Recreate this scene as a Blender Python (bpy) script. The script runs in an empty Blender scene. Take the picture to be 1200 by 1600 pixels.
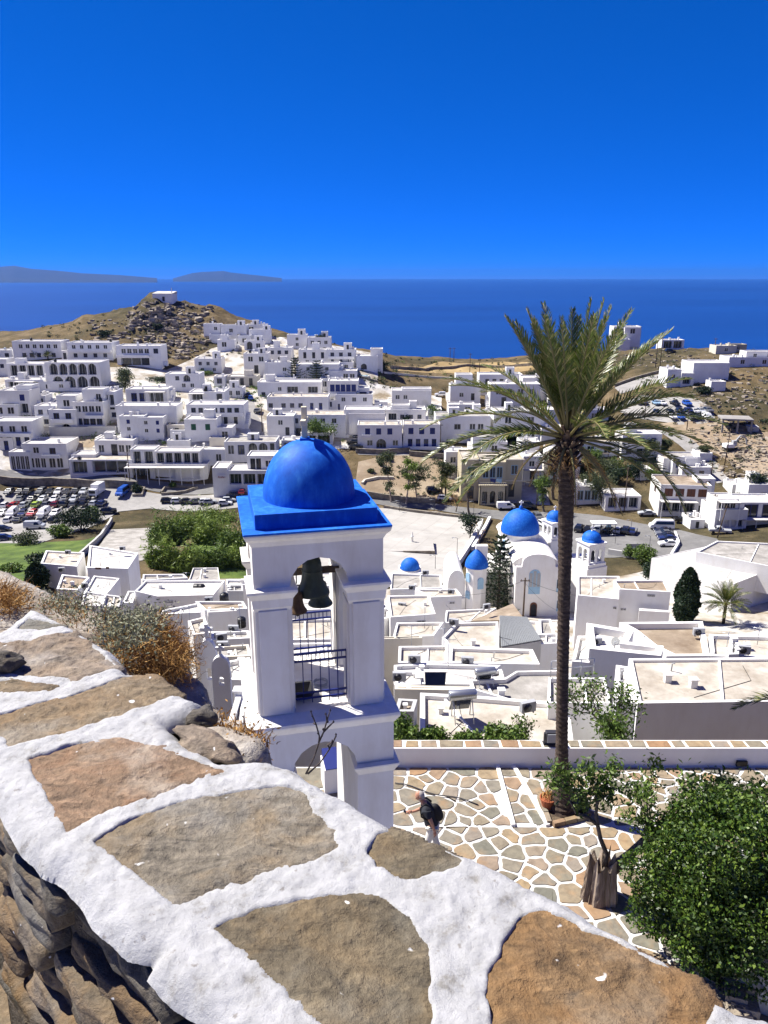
import bpy, bmesh, math, random
import numpy as np
from mathutils import Vector, Matrix
from mathutils.geometry import delaunay_2d_cdt
random.seed(7)
sc = bpy.context.scene
C = sc.collection
R = math.radians
# ------------------------------------------------------------------ camera, sky, sun, exposure
PITCH, FPX = 17.0, 1200.0            # photo is 1200 x 1600, focal length 1200 px
cam = bpy.data.objects.new('camera', bpy.data.cameras.new('camera'))
C.objects.link(cam); sc.camera = cam
cam.location = (0, 0, 0); cam.rotation_euler = (R(90 - PITCH), 0, 0)
cam.data.sensor_fit = 'VERTICAL'; cam.data.sensor_height = 36; cam.data.lens = 27
cam.data.clip_start = 0.05; cam.data.clip_end = 200000
SUN_AZ, SUN_EL = 67.0, 53.0          # degrees left of straight ahead, degrees up
w = bpy.data.worlds.new('World'); sc.world = w; w.use_nodes = True
nt = w.node_tree; nt.nodes.clear()
wo = nt.nodes.new('ShaderNodeOutputWorld'); bg = nt.nodes.new('ShaderNodeBackground')
sky = nt.nodes.new('ShaderNodeTexSky'); sky.sky_type = 'NISHITA'; sky.sun_disc = False
sky.sun_elevation = R(SUN_EL); sky.sun_rotation = R(-SUN_AZ)
sky.altitude = 12000; sky.air_density = 1.15; sky.dust_density = 0.0; sky.ozone_density = 10.0
hs = nt.nodes.new('ShaderNodeHueSaturation'); hs.inputs['Saturation'].default_value = 1.15
hs.inputs['Hue'].default_value = 0.511; hs.inputs['Value'].default_value = 1.2
nt.links.new(sky.outputs[0], hs.inputs['Color']); tn = nt.nodes.new('ShaderNodeMix'); tn.data_type = 'RGBA'; tn.blend_type = 'MULTIPLY'; tn.inputs[0].default_value = 1
tn.inputs[7].default_value = (.82, .25, .385, 1); gm = nt.nodes.new('ShaderNodeGamma'); gm.inputs[1].default_value = .7; nt.links.new(hs.outputs[0], gm.inputs[0]); nt.links.new(gm.outputs[0], tn.inputs[6]); nt.links.new(tn.outputs[2], bg.inputs[0])
bg.inputs[1].default_value = 0.15
nt.links.new(bg.outputs[0], wo.inputs[0])
sl = bpy.data.lights.new('sun', 'SUN'); sl.energy = 2.0; sl.angle = R(0.53); sl.color = (1, 0.955, 0.88)
so = bpy.data.objects.new('sun', sl); C.objects.link(so)
SD = Vector((-math.sin(R(SUN_AZ)) * math.cos(R(SUN_EL)), math.cos(R(SUN_AZ)) * math.cos(R(SUN_EL)), math.sin(R(SUN_EL))))
so.rotation_euler = SD.to_track_quat('Z', 'Y').to_euler()
sc.view_settings.view_transform = 'Standard'; sc.view_settings.look = 'None'
sc.view_settings.exposure = 2.35; sc.view_settings.gamma = 1.0; sc.view_settings.use_curve_mapping = False
try:
    sc.cycles.max_bounces = 6; sc.cycles.transparent_max_bounces = 8; sc.cycles.volume_bounces = 0
except Exception: pass

# ------------------------------------------------------------------ geometry of the view
cp, sp = math.cos(R(PITCH)), math.sin(R(PITCH))
def ray(u, v):
    a, b = (u - 600) / FPX, (v - 800) / FPX
    return Vector((a, cp - b * sp, -sp - b * cp))
def px(u, v, y):                     # the point at forward distance y seen at photo pixel u, v
    d = ray(u, v); return d * (y / d.y)
def gp(u, v, z):                     # where that line of sight meets the level z
    d = ray(u, v); return d * (z / d.z)
def axis(p): return p[1] * cp - p[2] * sp     # depth along the view axis: metres = pixels * axis / 1200
def proj(p):
    d = axis(p); return (600 + FPX * p[0] / d, 800 - FPX * (p[1] * sp + p[2] * cp) / d)

# ------------------------------------------------------------------ noise (numpy)
def vnoise(x, y, s=1.0, seed=0):
    x = np.asarray(x, float) / s; y = np.asarray(y, float) / s
    xi = np.floor(x).astype(np.int64); yi = np.floor(y).astype(np.int64)
    fx = x - xi; fy = y - yi; fx = fx * fx * (3 - 2 * fx); fy = fy * fy * (3 - 2 * fy)
    def h(a, b):
        n = (a * 374761393 + b * 668265263 + seed * 974711) & 0x7fffffff
        n = ((n ^ (n >> 13)) * 1274126177) & 0x7fffffff
        return ((n ^ (n >> 16)) & 0xffff) / 65535.0
    return (h(xi, yi) * (1 - fx) + h(xi + 1, yi) * fx) * (1 - fy) + (h(xi, yi + 1) * (1 - fx) + h(xi + 1, yi + 1) * fx) * fy - .5
def fbm(x, y, s, seed=0, oct=4):
    t = 0; a = 1
    for i in range(oct):
        t = t + a * vnoise(x, y, s, seed + i * 17); a *= .5; s *= .5
    return t

# ------------------------------------------------------------------ objects
def srgb(r, g, b):
    f = lambda c: (c / 255 / 12.92) if c <= 10 else ((c / 255 + .055) / 1.055) ** 2.4
    return (f(r), f(g), f(b), 1)
def tag(o, label=None, cat=None, group=None, kind=None):
    if label: o['label'] = label
    if cat: o['category'] = cat
    if group: o['group'] = group
    if kind: o['kind'] = kind
    return o
def link(name, me, parent=None, mats=None):
    o = bpy.data.objects.new(name, me); C.objects.link(o)
    if parent is not None: o.parent = parent
    return o
def thing(name, label, cat, loc=(0, 0, 0), rz=0, group=None):
    o = bpy.data.objects.new(name, None); C.objects.link(o)
    o.location = loc; o.rotation_euler = (0, 0, rz); o.empty_display_size = .2
    return tag(o, label, cat, group)
def mesh_np(name, V, F, mat, parent=None, smooth=False, ret_mesh=False):
    """V (n,3), F (m,k) arrays -> one mesh object"""
    V = np.asarray(V, np.float32); F = np.asarray(F, np.int32)
    me = bpy.data.meshes.new(name); m, k = F.shape
    me.vertices.add(len(V)); me.vertices.foreach_set('co', V.ravel())
    me.loops.add(m * k); me.loops.foreach_set('vertex_index', F.ravel())
    me.polygons.add(m); me.polygons.foreach_set('loop_start', np.arange(0, m * k, k, dtype=np.int32))
    me.polygons.foreach_set('loop_total', np.full(m, k, np.int32))
    if smooth: me.polygons.foreach_set('use_smooth', np.ones(m, bool))
    me.update(calc_edges=True); me.validate()
    for x in (mat if isinstance(mat, (list, tuple)) else [mat]): me.materials.append(x)
    return me if ret_mesh else link(name, me, parent)
def copy_tree(o, parent=None, loc=None):
    c = o.copy(); C.objects.link(c)
    if parent is not None: c.parent = parent
    if loc is not None: c.location = loc
    for ch in list(o.children): copy_tree(ch, c)
    return c
class MB:
    """collects shapes; build() links them as ONE mesh object"""
    def __init__(s): s.v = []; s.f = []; s.m = []; s.sm = []
    def add(s, vs, fs, mi=0, smooth=False):
        b = len(s.v); s.v += [tuple(p) for p in vs]
        for f in fs: s.f.append([b + i for i in f]); s.m.append(mi); s.sm.append(smooth)
    def box(s, x0, x1, y0, y1, z0, z1, mi=0, M=None):
        vs = [Vector((x, y, z)) for z in (z0, z1) for y in (y0, y1) for x in (x0, x1)]
        if M is not None: vs = [M @ p for p in vs]
        s.add(vs, [(0, 2, 3, 1), (4, 5, 7, 6), (0, 1, 5, 4), (2, 6, 7, 3), (0, 4, 6, 2), (1, 3, 7, 5)], mi)
    def prism(s, poly, z0, z1, mi=0, M=None, cap=True):
        """poly: ccw list of (x, y), z0/z1 numbers or lists"""
        n = len(poly); Z0 = z0 if hasattr(z0, '__len__') else [z0] * n; Z1 = z1 if hasattr(z1, '__len__') else [z1] * n
        vs = [Vector((p[0], p[1], Z0[i])) for i, p in enumerate(poly)] + [Vector((p[0], p[1], Z1[i])) for i, p in enumerate(poly)]
        if M is not None: vs = [M @ p for p in vs]
        fs = [(i, (i + 1) % n, n + (i + 1) % n, n + i) for i in range(n)]
        if cap: fs += [tuple(range(n - 1, -1, -1)), tuple(range(n, 2 * n))]
        s.add(vs, fs, mi)
    def lathe(s, prof, n=16, mi=0, M=None, a0=0, a1=2 * math.pi, smooth=True):
        full = abs(a1 - a0 - 2 * math.pi) < 1e-6; k = n if full else n + 1
        vs = []
        for r, z in prof:
            for i in range(k):
                a = a0 + (a1 - a0) * i / n; vs.append(Vector((r * math.cos(a), r * math.sin(a), z)))
        if M is not None: vs = [M @ p for p in vs]
        fs = []
        for j in range(len(prof) - 1):
            for i in range(n):
                i2 = (i + 1) % k; fs.append((j * k + i, j * k + i2, (j + 1) * k + i2, (j + 1) * k + i))
        s.add(vs, fs, mi, smooth)
    def tube(s, pts, r, n=6, mi=0, smooth=True, cap=True):
        pts = [Vector(p) for p in pts]; rs = r if hasattr(r, '__len__') else [r] * len(pts)
        vs = []; up = Vector((0, 0, 1)); side = None
        for i, p in enumerate(pts):
            t = (pts[min(i + 1, len(pts) - 1)] - pts[max(i - 1, 0)])
            if t.length < 1e-9: t = Vector((0, 0, 1))
            t.normalize()
            if side is None: side = t.cross(up if abs(t.z) < .95 else Vector((1, 0, 0)))
            side = side - t * side.dot(t)
            if side.length < 1e-6: side = t.orthogonal()
            side.normalize(); b = t.cross(side)
            for j in range(n):
                a = 2 * math.pi * j / n; vs.append(p + (side * math.cos(a) + b * math.sin(a)) * rs[i])
        fs = [(i * n + j, i * n + (j + 1) % n, (i + 1) * n + (j + 1) % n, (i + 1) * n + j) for i in range(len(pts) - 1) for j in range(n)]
        if cap: fs += [tuple(range(n - 1, -1, -1)), tuple(range((len(pts) - 1) * n, len(pts) * n))]
        s.add(vs, fs, mi, smooth)
    def mesh(s, name, mats):
        me = bpy.data.meshes.new(name); me.from_pydata(s.v, [], s.f)
        for x in (mats if isinstance(mats, (list, tuple)) else [mats]): me.materials.append(x)
        me.polygons.foreach_set('material_index', s.m); me.polygons.foreach_set('use_smooth', s.sm)
        me.update(); return me
    def build(s, name, mats, parent=None, bevel=0):
        o = link(name, s.mesh(name, mats), parent)
        if bevel:
            b = o.modifiers.new('bevel', 'BEVEL'); b.width = bevel; b.segments = 2; b.limit_method = 'ANGLE'
        return o

# ------------------------------------------------------------------ materials
def nodemat(name, rough=.8, spec=.3):
    m = bpy.data.materials.new(name); m.use_nodes = True
    b = m.node_tree.nodes['Principled BSDF']; b.inputs['Roughness'].default_value = rough
    b.inputs['Specular IOR Level'].default_value = spec
    return m, m.node_tree, b
def N(nt, t, **kw):
    n = nt.nodes.new(t)
    for k, v in kw.items():
        if k in n.inputs.keys(): n.inputs[k].default_value = v
        else: setattr(n, k, v)
    return n
def ramp(nt, fac, stops):
    r = nt.nodes.new('ShaderNodeValToRGB'); e = r.color_ramp.elements
    e[0].position, e[0].color = stops[0]; e[1].position, e[1].color = stops[-1]
    for p, c in stops[1:-1]:
        k = e.new(p); k.color = c
    nt.links.new(fac, r.inputs[0]); return r.outputs[0]
def mixc(nt, fac, a, b, mode='MIX'):
    m = nt.nodes.new('ShaderNodeMix'); m.data_type = 'RGBA'; m.blend_type = mode
    for s, x in ((m.inputs[0], fac), (m.inputs[6], a), (m.inputs[7], b)):
        if hasattr(x, 'is_output'): nt.links.new(x, s)
        else: s.default_value = x
    return m.outputs[2]
def coords(nt, kind='Object', scale=(1, 1, 1)):
    t = N(nt, 'ShaderNodeTexCoord'); mp = N(nt, 'ShaderNodeMapping'); mp.inputs['Scale'].default_value = scale
    nt.links.new(t.outputs[kind], mp.inputs[0]); return mp.outputs[0]
def worldpos(nt, scale=(1, 1, 1)):
    t = N(nt, 'ShaderNodeNewGeometry'); mp = N(nt, 'ShaderNodeMapping'); mp.inputs['Scale'].default_value = scale
    nt.links.new(t.outputs['Position'], mp.inputs[0]); return mp.outputs[0]
def noise(nt, vec, scale, detail=4, rough=.6, dist=0):
    n = N(nt, 'ShaderNodeTexNoise'); n.inputs['Scale'].default_value = scale; n.inputs['Detail'].default_value = detail
    n.inputs['Roughness'].default_value = rough; n.inputs['Distortion'].default_value = dist
    nt.links.new(vec, n.inputs['Vector']); return n.outputs['Fac']
def bump(nt, b, h, strength, dist):
    n = N(nt, 'ShaderNodeBump'); n.inputs['Strength'].default_value = strength; n.inputs['Distance'].default_value = dist
    nt.links.new(h, n.inputs['Height']); nt.links.new(n.outputs[0], b.inputs['Normal'])
def mottled(name, cols, scale, rough=.85, bstr=.3, bdist=.01, detail=5, stretch=(1, 1, 1), spec=.25, fine=None):
    """noise between the colours (a list of (pos, colour)), world space"""
    m, nt, b = nodemat(name, rough, spec); v = worldpos(nt, stretch)
    f = noise(nt, v, scale, detail); c = ramp(nt, f, cols)
    f2 = noise(nt, v, fine or scale * 7, 4)
    c = mixc(nt, .35, c, ramp(nt, f2, [(.3, (.45, .45, .45, 1)), (.7, (.75, .75, .75, 1))]), 'OVERLAY')
    nt.links.new(c, b.inputs['Base Color'])
    if bstr: bump(nt, b, f2, bstr, bdist)
    return m
def plain(name, col, rough=.6, spec=.4, metal=0):
    m, nt, b = nodemat(name, rough, spec); b.inputs['Base Color'].default_value = col; b.inputs['Metallic'].default_value = metal
    v = worldpos(nt); f = noise(nt, v, 3, 4)
    c = mixc(nt, .25, col, ramp(nt, f, [(.3, (.35, .35, .35, 1)), (.7, (.65, .65, .65, 1))]), 'OVERLAY'); nt.links.new(c, b.inputs['Base Color'])
    return m
def plaster(name, base, dirt, amt=.35, scale=.5):
    """limewash with faint vertical streaks and patches"""
    m, nt, b = nodemat(name, .85, .2); v = worldpos(nt, (1, 1, .25))
    f = noise(nt, v, scale * 3, 5, .65); g = noise(nt, worldpos(nt), scale, 4)
    k = ramp(nt, f, [(.45, (0, 0, 0, 1)), (.75, (amt, amt, amt, 1))])
    k2 = ramp(nt, g, [(.4, (0, 0, 0, 1)), (.8, (amt, amt, amt, 1))])
    c = mixc(nt, k, base, dirt); c = mixc(nt, k2, c, dirt)
    oi = N(nt, 'ShaderNodeObjectInfo'); t = ramp(nt, oi.outputs['Random'], [(0, (.86, .86, .87, 1)), (.5, (1, 1, 1, 1)), (1, (.95, .93, .9, 1))])
    c = mixc(nt, 1.0, c, t, 'MULTIPLY')
    nt.links.new(c, b.inputs['Base Color']); bump(nt, b, noise(nt, worldpos(nt), 14, 3), .12, .01)
    return m
def leafmat(name, cols, rough=.5, spec=.4, trans=.25):
    """each leaf its own tint"""
    m, nt, b = nodemat(name, rough, spec)
    g = N(nt, 'ShaderNodeNewGeometry'); c = ramp(nt, g.outputs['Random Per Island'], cols)
    nt.links.new(c, b.inputs['Base Color'])
    if trans:
        t = N(nt, 'ShaderNodeBsdfTranslucent'); nt.links.new(c, t.inputs[0])
        mx = N(nt, 'ShaderNodeMixShader'); mx.inputs[0].default_value = trans
        nt.links.new(b.outputs[0], mx.inputs[1]); nt.links.new(t.outputs[0], mx.inputs[2])
        nt.links.new(mx.outputs[0], nt.nodes['Material Output'].inputs[0])
    return m
W = {}
W['white'] = plaster('whitewash', (.80, .80, .79, 1), (.62, .58, .52, 1), .3)
W['towerwhite'] = plaster('tower limewash', (.83, .815, .775, 1), (.58, .53, .45, 1), .55, .9)
W['cream'] = plaster('cream wall', (.66, .62, .52, 1), (.5, .45, .36, 1), .35)
W['ochre'] = plaster('pale ochre wall', (.50, .45, .32, 1), (.38, .33, .23, 1), .3)
W['greywall'] = plaster('grey wall', (.47, .47, .46, 1), (.36, .34, .31, 1), .4)
W['roofwhite'] = mottled('white roof', [(.3, (.36, .34, .31, 1)), (.5, (.46, .445, .42, 1)), (.75, (.54, .53, .51, 1))], .35, .9, .2, .02)
W['roofbeige'] = mottled('weathered screed roof', [(.25, (.22, .185, .14, 1)), (.42, (.32, .285, .235, 1)), (.55, (.40, .365, .31, 1)), (.75, (.56, .53, .48, 1))], .5, .9, .3, .02, 6)
W['roofbrown'] = mottled('brown screed roof', [(.25, (.15, .11, .075, 1)), (.5, (.25, .20, .145, 1)), (.8, (.4, .34, .28, 1))], .4, .9, .3, .02, 6)
W['roofgrey'] = mottled('grey screed roof', [(.25, (.17, .16, .145, 1)), (.5, (.28, .265, .24, 1)), (.8, (.45, .43, .4, 1))], .45, .9, .3, .02, 6)
W['glass'] = plain('dark window glass', (.025, .03, .04, 1), .12, .6)
W['dark'] = plain('dark opening', (.03, .03, .035, 1), .7, .2)
W['blue'] = plain('blue shutter paint', (.008, .018, .14, 1), .5, .4)
W['brown'] = plain('brown shutter paint', (.12, .045, .025, 1), .6, .3)
W['green'] = plain('green shutter paint', (.02, .09, .05, 1), .6, .3)
W['greyframe'] = plain('grey window frame', (.35, .36, .37, 1), .5, .4)
W['paleblue'] = plain('pale blue frame', (.28, .45, .6, 1), .5, .4)
W['dome'] = None
W['asphalt'] = mottled('asphalt', [(.3, (.12, .118, .115, 1)), (.55, (.165, .162, .157, 1)), (.8, (.21, .205, .2, 1))], .15, .95, .2, .01, 5)
W['concrete'] = mottled('pale concrete', [(.3, (.22, .21, .195, 1)), (.55, (.28, .27, .255, 1)), (.8, (.34, .33, .31, 1))], .12, .9, .2, .01)
W['metal'] = plain('galvanised steel', (.42, .44, .46, 1), .35, .5, .8)
W['darkmetal'] = plain('dark painted steel', (.03, .03, .035, 1), .5, .4)
W['black'] = plain('black plastic', (.012, .012, .013, 1), .45, .4)
W['wood'] = mottled('weathered pole wood', [(.3, (.05, .035, .025, 1)), (.7, (.12, .085, .06, 1))], 6, .9, .3, .01, 4, (1, 1, .1))
W['stonewall'] = mottled('dry stone wall', [(.3, (.11, .095, .075, 1)), (.5, (.2, .175, .14, 1)), (.75, (.33, .3, .25, 1))], .9, .95, .8, .1, 6)
def domemat():
    m, nt, b = nodemat('blue dome paint', .62, .25); v = worldpos(nt)
    f = noise(nt, v, 3.0, 5, .65); f = mixc(nt, .5, f, noise(nt, worldpos(nt, (1, 1, .3)), 9, 4, .7)); c = ramp(nt, f, [(.34, (.003, .075, .40, 1)), (.5, (.005, .11, .52, 1)), (.68, (.035, .21, .64, 1))])
    nt.links.new(c, b.inputs['Base Color']); bump(nt, b, noise(nt, v, 30, 3), .06, .01); return m
W['dome'] = domemat()
LEAF = {
 'bush': leafmat('glossy bush leaf', [(0, (.012, .03, .004, 1)), (.5, (.04, .085, .008, 1)), (1, (.13, .19, .024, 1))], .48, .4, .15),
 'olive': leafmat('grey green leaf', [(0, (.035, .05, .02, 1)), (.5, (.065, .085, .035, 1)), (1, (.11, .13, .06, 1))], .6, .3, .2),
 'green': leafmat('mid green leaf', [(0, (.04, .075, .014, 1)), (.5, (.085, .145, .024, 1)), (1, (.16, .22, .045, 1))], .5, .3, .25),
 'bright': leafmat('bright reed leaf', [(0, (.08, .13, .02, 1)), (.5, (.16, .23, .04, 1)), (1, (.27, .34, .08, 1))], .5, .3, .3),
 'dark': leafmat('dark evergreen leaf', [(0, (.008, .018, .008, 1)), (.5, (.016, .034, .014, 1)), (1, (.03, .055, .02, 1))], .6, .3, .1),
 'pine': leafmat('norfolk pine needle', [(0, (.02, .04, .02, 1)), (.5, (.04, .065, .035, 1)), (1, (.07, .1, .05, 1))], .6, .3, .1),
 'dry': leafmat('dry brown twig', [(0, (.14, .07, .02, 1)), (.5, (.34, .18, .05, 1)), (1, (.5, .31, .12, 1))], .8, .2, .1),
 'sage': leafmat('grey sage leaf', [(0, (.13, .14, .09, 1)), (.5, (.22, .23, .15, 1)), (1, (.34, .34, .24, 1))], .8, .2, .15),
 'palm': leafmat('palm leaflet', [(0, (.035, .065, .01, 1)), (.45, (.08, .12, .016, 1)), (.8, (.15, .17, .035, 1)), (1, (.34, .30, .13, 1))], .38, .5, .25),
}
W['bark'] = mottled('grey bark', [(.3, (.07, .055, .045, 1)), (.7, (.17, .14, .11, 1))], 5, .95, .6, .03, 5, (1, 1, .3))
W['palebark'] = mottled('pale peeling bark', [(.3, (.2, .14, .1, 1)), (.7, (.42, .36, .3, 1))], 3, .95, .5, .03, 5, (1, 1, .3))
# ------------------------------------------------------------------ terrain: the hillside from the church terrace down to the square and up again
CP = []
for (u, v, D) in [(0,520,420),(60,521,400),(140,498,385),(205,479,375),(240,471,371),(290,470,368),(312,483,366),(355,503,362),(430,521,360),(520,537,360),(600,557,380),(700,560,400),
  (780,560,400),(850,552,400),(930,549,375),(980,544,360),(1060,549,340),(1140,556,320),(1200,562,310),
  (20,562,310),(140,564,300),(215,575,295),(300,582,300),(250,520,335),(180,535,325),(345,548,325),(400,548,325),(500,548,330),(575,578,300),(40,600,280),(120,613,270),(280,613,270),(380,603,285),(460,595,290),
  (540,613,285),(640,600,300),(700,580,340),(760,585,330),(30,655,245),(130,680,238),(230,692,232),(320,690,230),(450,683,240),(560,683,244),(600,705,233),(660,703,235),(730,690,245),
  (800,690,245),(725,630,285),(900,640,275),(1040,645,255),(1090,608,275),(1000,600,290),(1000,715,226),(900,720,228),(1150,675,238),(1110,720,224),(1190,640,250),(60,736,225),(300,750,220),(500,745,212)]:
    CP.append(tuple(px(u, v, D)))
for (u, v, z) in [(600,785,-60),(700,785,-60),(620,830,-60),(700,872,-59.5),(60,770,-60),(60,820,-59.8),(200,785,-60),(400,800,-60),(900,790,-60),(1000,803,-60),(1060,845,-59.5),(950,830,-60),
  (1190,840,-57),(1075,805,-59.5),(780,785,-60),(120,850,-57),(300,880,-52.5),(80,925,-47),(850,930,-56)]:
    CP.append(tuple(gp(u, v, z)))
for x in (-95, -45, 0, 40, 90):
    CP += [(x, 19, -17), (x, 36, -28), (x, 55, -35.5), (x, 85, -45.5), (x, 112, -52.5)]
for x in (-420, -250, -80, 80, 250, 420): CP += [(x, 500, -75), (x, 580, -110), (x, 690, -150)]
for s in (-1, 1): CP += [(s*330, 400, -55), (s*300, 300, -45), (s*260, 230, -52), (s*240, 150, -56), (s*200, 80, -44)]
CP = np.array(CP)
def _phi(r2): return .5 * r2 * np.log(r2 + 1e-9)
_n = len(CP); _A = np.zeros((_n + 3, _n + 3)); _S = CP[:, :2] / 100
_A[:_n, :_n] = _phi(((_S[:, None] - _S[None]) ** 2).sum(-1)) + np.eye(_n) * .004
_P = np.c_[np.ones(_n), _S]; _A[:_n, _n:] = _P; _A[_n:, :_n] = _P.T
_w = np.linalg.solve(_A, np.r_[CP[:, 2], 0, 0, 0])
GX0, GX1, GY0, GY1, GS = -440, 440, 17.5, 700, 2.5
gxs = np.arange(GX0, GX1 + .1, GS); gys = np.arange(GY0, GY1 + .1, GS)
XX, YY = np.meshgrid(gxs, gys)
ZZ = np.zeros_like(XX)
for j in range(len(gys)):
    q = np.c_[XX[j], YY[j]] / 100
    ZZ[j] = _phi(((q[:, None] - _S[None]) ** 2).sum(-1)) @ _w[:_n] + np.c_[np.ones(len(q)), q] @ _w[_n:]
def sm(x, a, b):
    t = np.clip((x - a) / (b - a), 0, 1); return t * t * (3 - 2 * t)
_U = 600 + FPX * XX / (YY * cp - ZZ * sp)
_wild = sm(YY, 300, 345) * 1.0 + sm(_U, 1060, 1130) * sm(YY, 170, 200) * .6
_hill = np.exp(-(((XX + 108) / 45) ** 2 + ((YY - 366) / 40) ** 2))
ZZ += np.clip(_wild, 0, 1) * (fbm(XX, YY, 26, 3, 4) * 2.2 + np.abs(fbm(XX, YY, 9, 8, 3)) * 1.6 - .5)
_r = fbm(XX, YY, 15, 21, 4)
ZZ += _hill * (np.abs(_r) * 6.5 + np.round(_r * 6) / 6 * 4.0 - 1.2)
ZZ += (1 - np.clip(_wild, 0, 1)) * fbm(XX, YY, 12, 5, 2) * .15 * sm(YY, 16, 40)
ZZ = np.maximum(ZZ, -132.4)
def hgt(x, y):
    fx = min(max((x - GX0) / GS, 0), len(gxs) - 1.001); fy = min(max((y - GY0) / GS, 0), len(gys) - 1.001)
    i, j = int(fx), int(fy); fx -= i; fy -= j
    return (ZZ[j, i] * (1 - fx) + ZZ[j, i + 1] * fx) * (1 - fy) + (ZZ[j + 1, i] * (1 - fx) + ZZ[j + 1, i + 1] * fx) * fy
def G(u, v, ymin=19):
    """ground point seen at photo pixel u, v"""
    d = ray(u, v); y = ymin; prev = None
    while y < 690:
        p = d * (y / d.y); e = p.z - hgt(p.x, p.y)
        if e <= 0 and prev is not None:
            a, b = prev, y
            for _ in range(12):
                m = (a + b) / 2; p = d * (m / d.y)
                if p.z - hgt(p.x, p.y) > 0: a = m
                else: b = m
            p = d * (b / d.y); return Vector((p.x, p.y, hgt(p.x, p.y)))
        prev = y; y += 1.5 if y < 120 else 3
    p = d * (420 / d.y); return Vector((p.x, p.y, hgt(p.x, p.y)))
def earthmat():
    m, nt, b = nodemat('dry hillside earth', .95, .15); v = worldpos(nt)
    big = noise(nt, v, .022, 6, .62); med = noise(nt, v, .14, 6, .65); fine = noise(nt, v, .9, 5, .7)
    dry = ramp(nt, med, [(.3, (.075, .055, .025, 1)), (.5, (.13, .095, .048, 1)), (.7, (.2, .15, .085, 1))])
    scrub = ramp(nt, med, [(.3, (.035, .03, .016, 1)), (.5, (.065, .055, .028, 1)), (.72, (.14, .11, .06, 1))])
    c = mixc(nt, ramp(nt, big, [(.43, (0, 0, 0, 1)), (.56, (1, 1, 1, 1))]), scrub, dry)
    spots = ramp(nt, fine, [(.58, (0, 0, 0, 1)), (.68, (1, 1, 1, 1))])
    c = mixc(nt, spots, c, (.045, .05, .022, 1))
    rk = N(nt, 'ShaderNodeNewGeometry'); sx = N(nt, 'ShaderNodeSeparateXYZ'); nt.links.new(rk.outputs['Normal'], sx.inputs[0])
    steep = ramp(nt, sx.outputs[2], [(.55, (1, 1, 1, 1)), (.8, (0, 0, 0, 1))])
    c = mixc(nt, steep, c, ramp(nt, fine, [(.3, (.1, .085, .065, 1)), (.7, (.34, .29, .23, 1))]))
    nt.links.new(c, b.inputs['Base Color']); bump(nt, b, fine, .9, .6); return m
W['earth'] = earthmat()
nx, ny = len(gxs), len(gys)
idx = np.arange(nx * ny).reshape(ny, nx)
F = np.stack([idx[:-1, :-1], idx[:-1, 1:], idx[1:, 1:], idx[1:, :-1]], -1).reshape(-1, 4)
tag(mesh_np('terrain', np.stack([XX, YY, ZZ], -1).reshape(-1, 3), F, W['earth'], smooth=True), kind='structure')

# sea to the horizon
m, nt, b = nodemat('deep sea', .32, .5); v = worldpos(nt)
c = ramp(nt, noise(nt, worldpos(nt, (.25, 1, 1)), .0016, 5), [(.35, (.002, .028, .13, 1)), (.65, (.003, .04, .18, 1))])
nt.links.new(c, b.inputs['Base Color']); bump(nt, b, noise(nt, v, .12, 6, .7), .6, 1.2)
SEA = -132.0; SR = 62000
mb = MB(); ang = [2 * math.pi * i / 96 for i in range(96)]
mb.add([(SR * math.cos(a), SR * math.sin(a), SEA) for a in ang], [tuple(range(96))])
tag(mb.build('sea', m), kind='structure')
tag(link('land_base', None) if False else (lambda q: (q.box(-460, 460, -80, 17.4, -40, -17), q.build('lower_ground', W['earth']))[1])(MB()), kind='structure')
# far islands, a low ridge line 17 km out
W['island'] = mottled('far island rock', [(.3, (.012, .014, .016, 1)), (.7, (.026, .026, .026, 1))], .003, .95, 0)
def island(label, prof, D, depth):
    u0, u1 = prof[0][0], prof[-1][0]; n = 120; us = np.linspace(u0, u1, n)
    vs = np.interp(us, [p[0] for p in prof], [p[1] for p in prof])
    rows = []
    for k, fr in enumerate((0, .35, .7, 1.0, .6, 0)):
        yy = D + (k - 3) * depth / 3
        for i in range(n):
            p = px(us[i], 433, D); top = max(px(us[i], vs[i], D).z - SEA, 0) + 5
            hgt_ = top * fr * (1 + .35 * float(vnoise(i * 1.0, k * 7.0, 6, 4)) * (0 if k == 3 else 1))
            rows.append((p.x * yy / D, yy, SEA - 4 + hgt_))
    ii = np.arange(6 * n).reshape(6, n)
    Fq = np.stack([ii[:-1, :-1], ii[:-1, 1:], ii[1:, 1:], ii[1:, :-1]], -1).reshape(-1, 4)
    tag(mesh_np('island', rows, Fq, W['island'], smooth=True), label, 'island', 'islands on the horizon')
island('long hazy island with the higher peak at the left of the horizon', [(-260,426),(-120,420),(-40,421),(0,417),(25,415),(50,420),(90,423),(130,427),(190,430),(245,434.5)], 24000, 3500)
island('short faint island with a flat summit right of the long one', [(270,435),(300,427),(315,425),(350,423.5),(362,426),(400,430),(440,434.5)], 28000, 3500)

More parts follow.
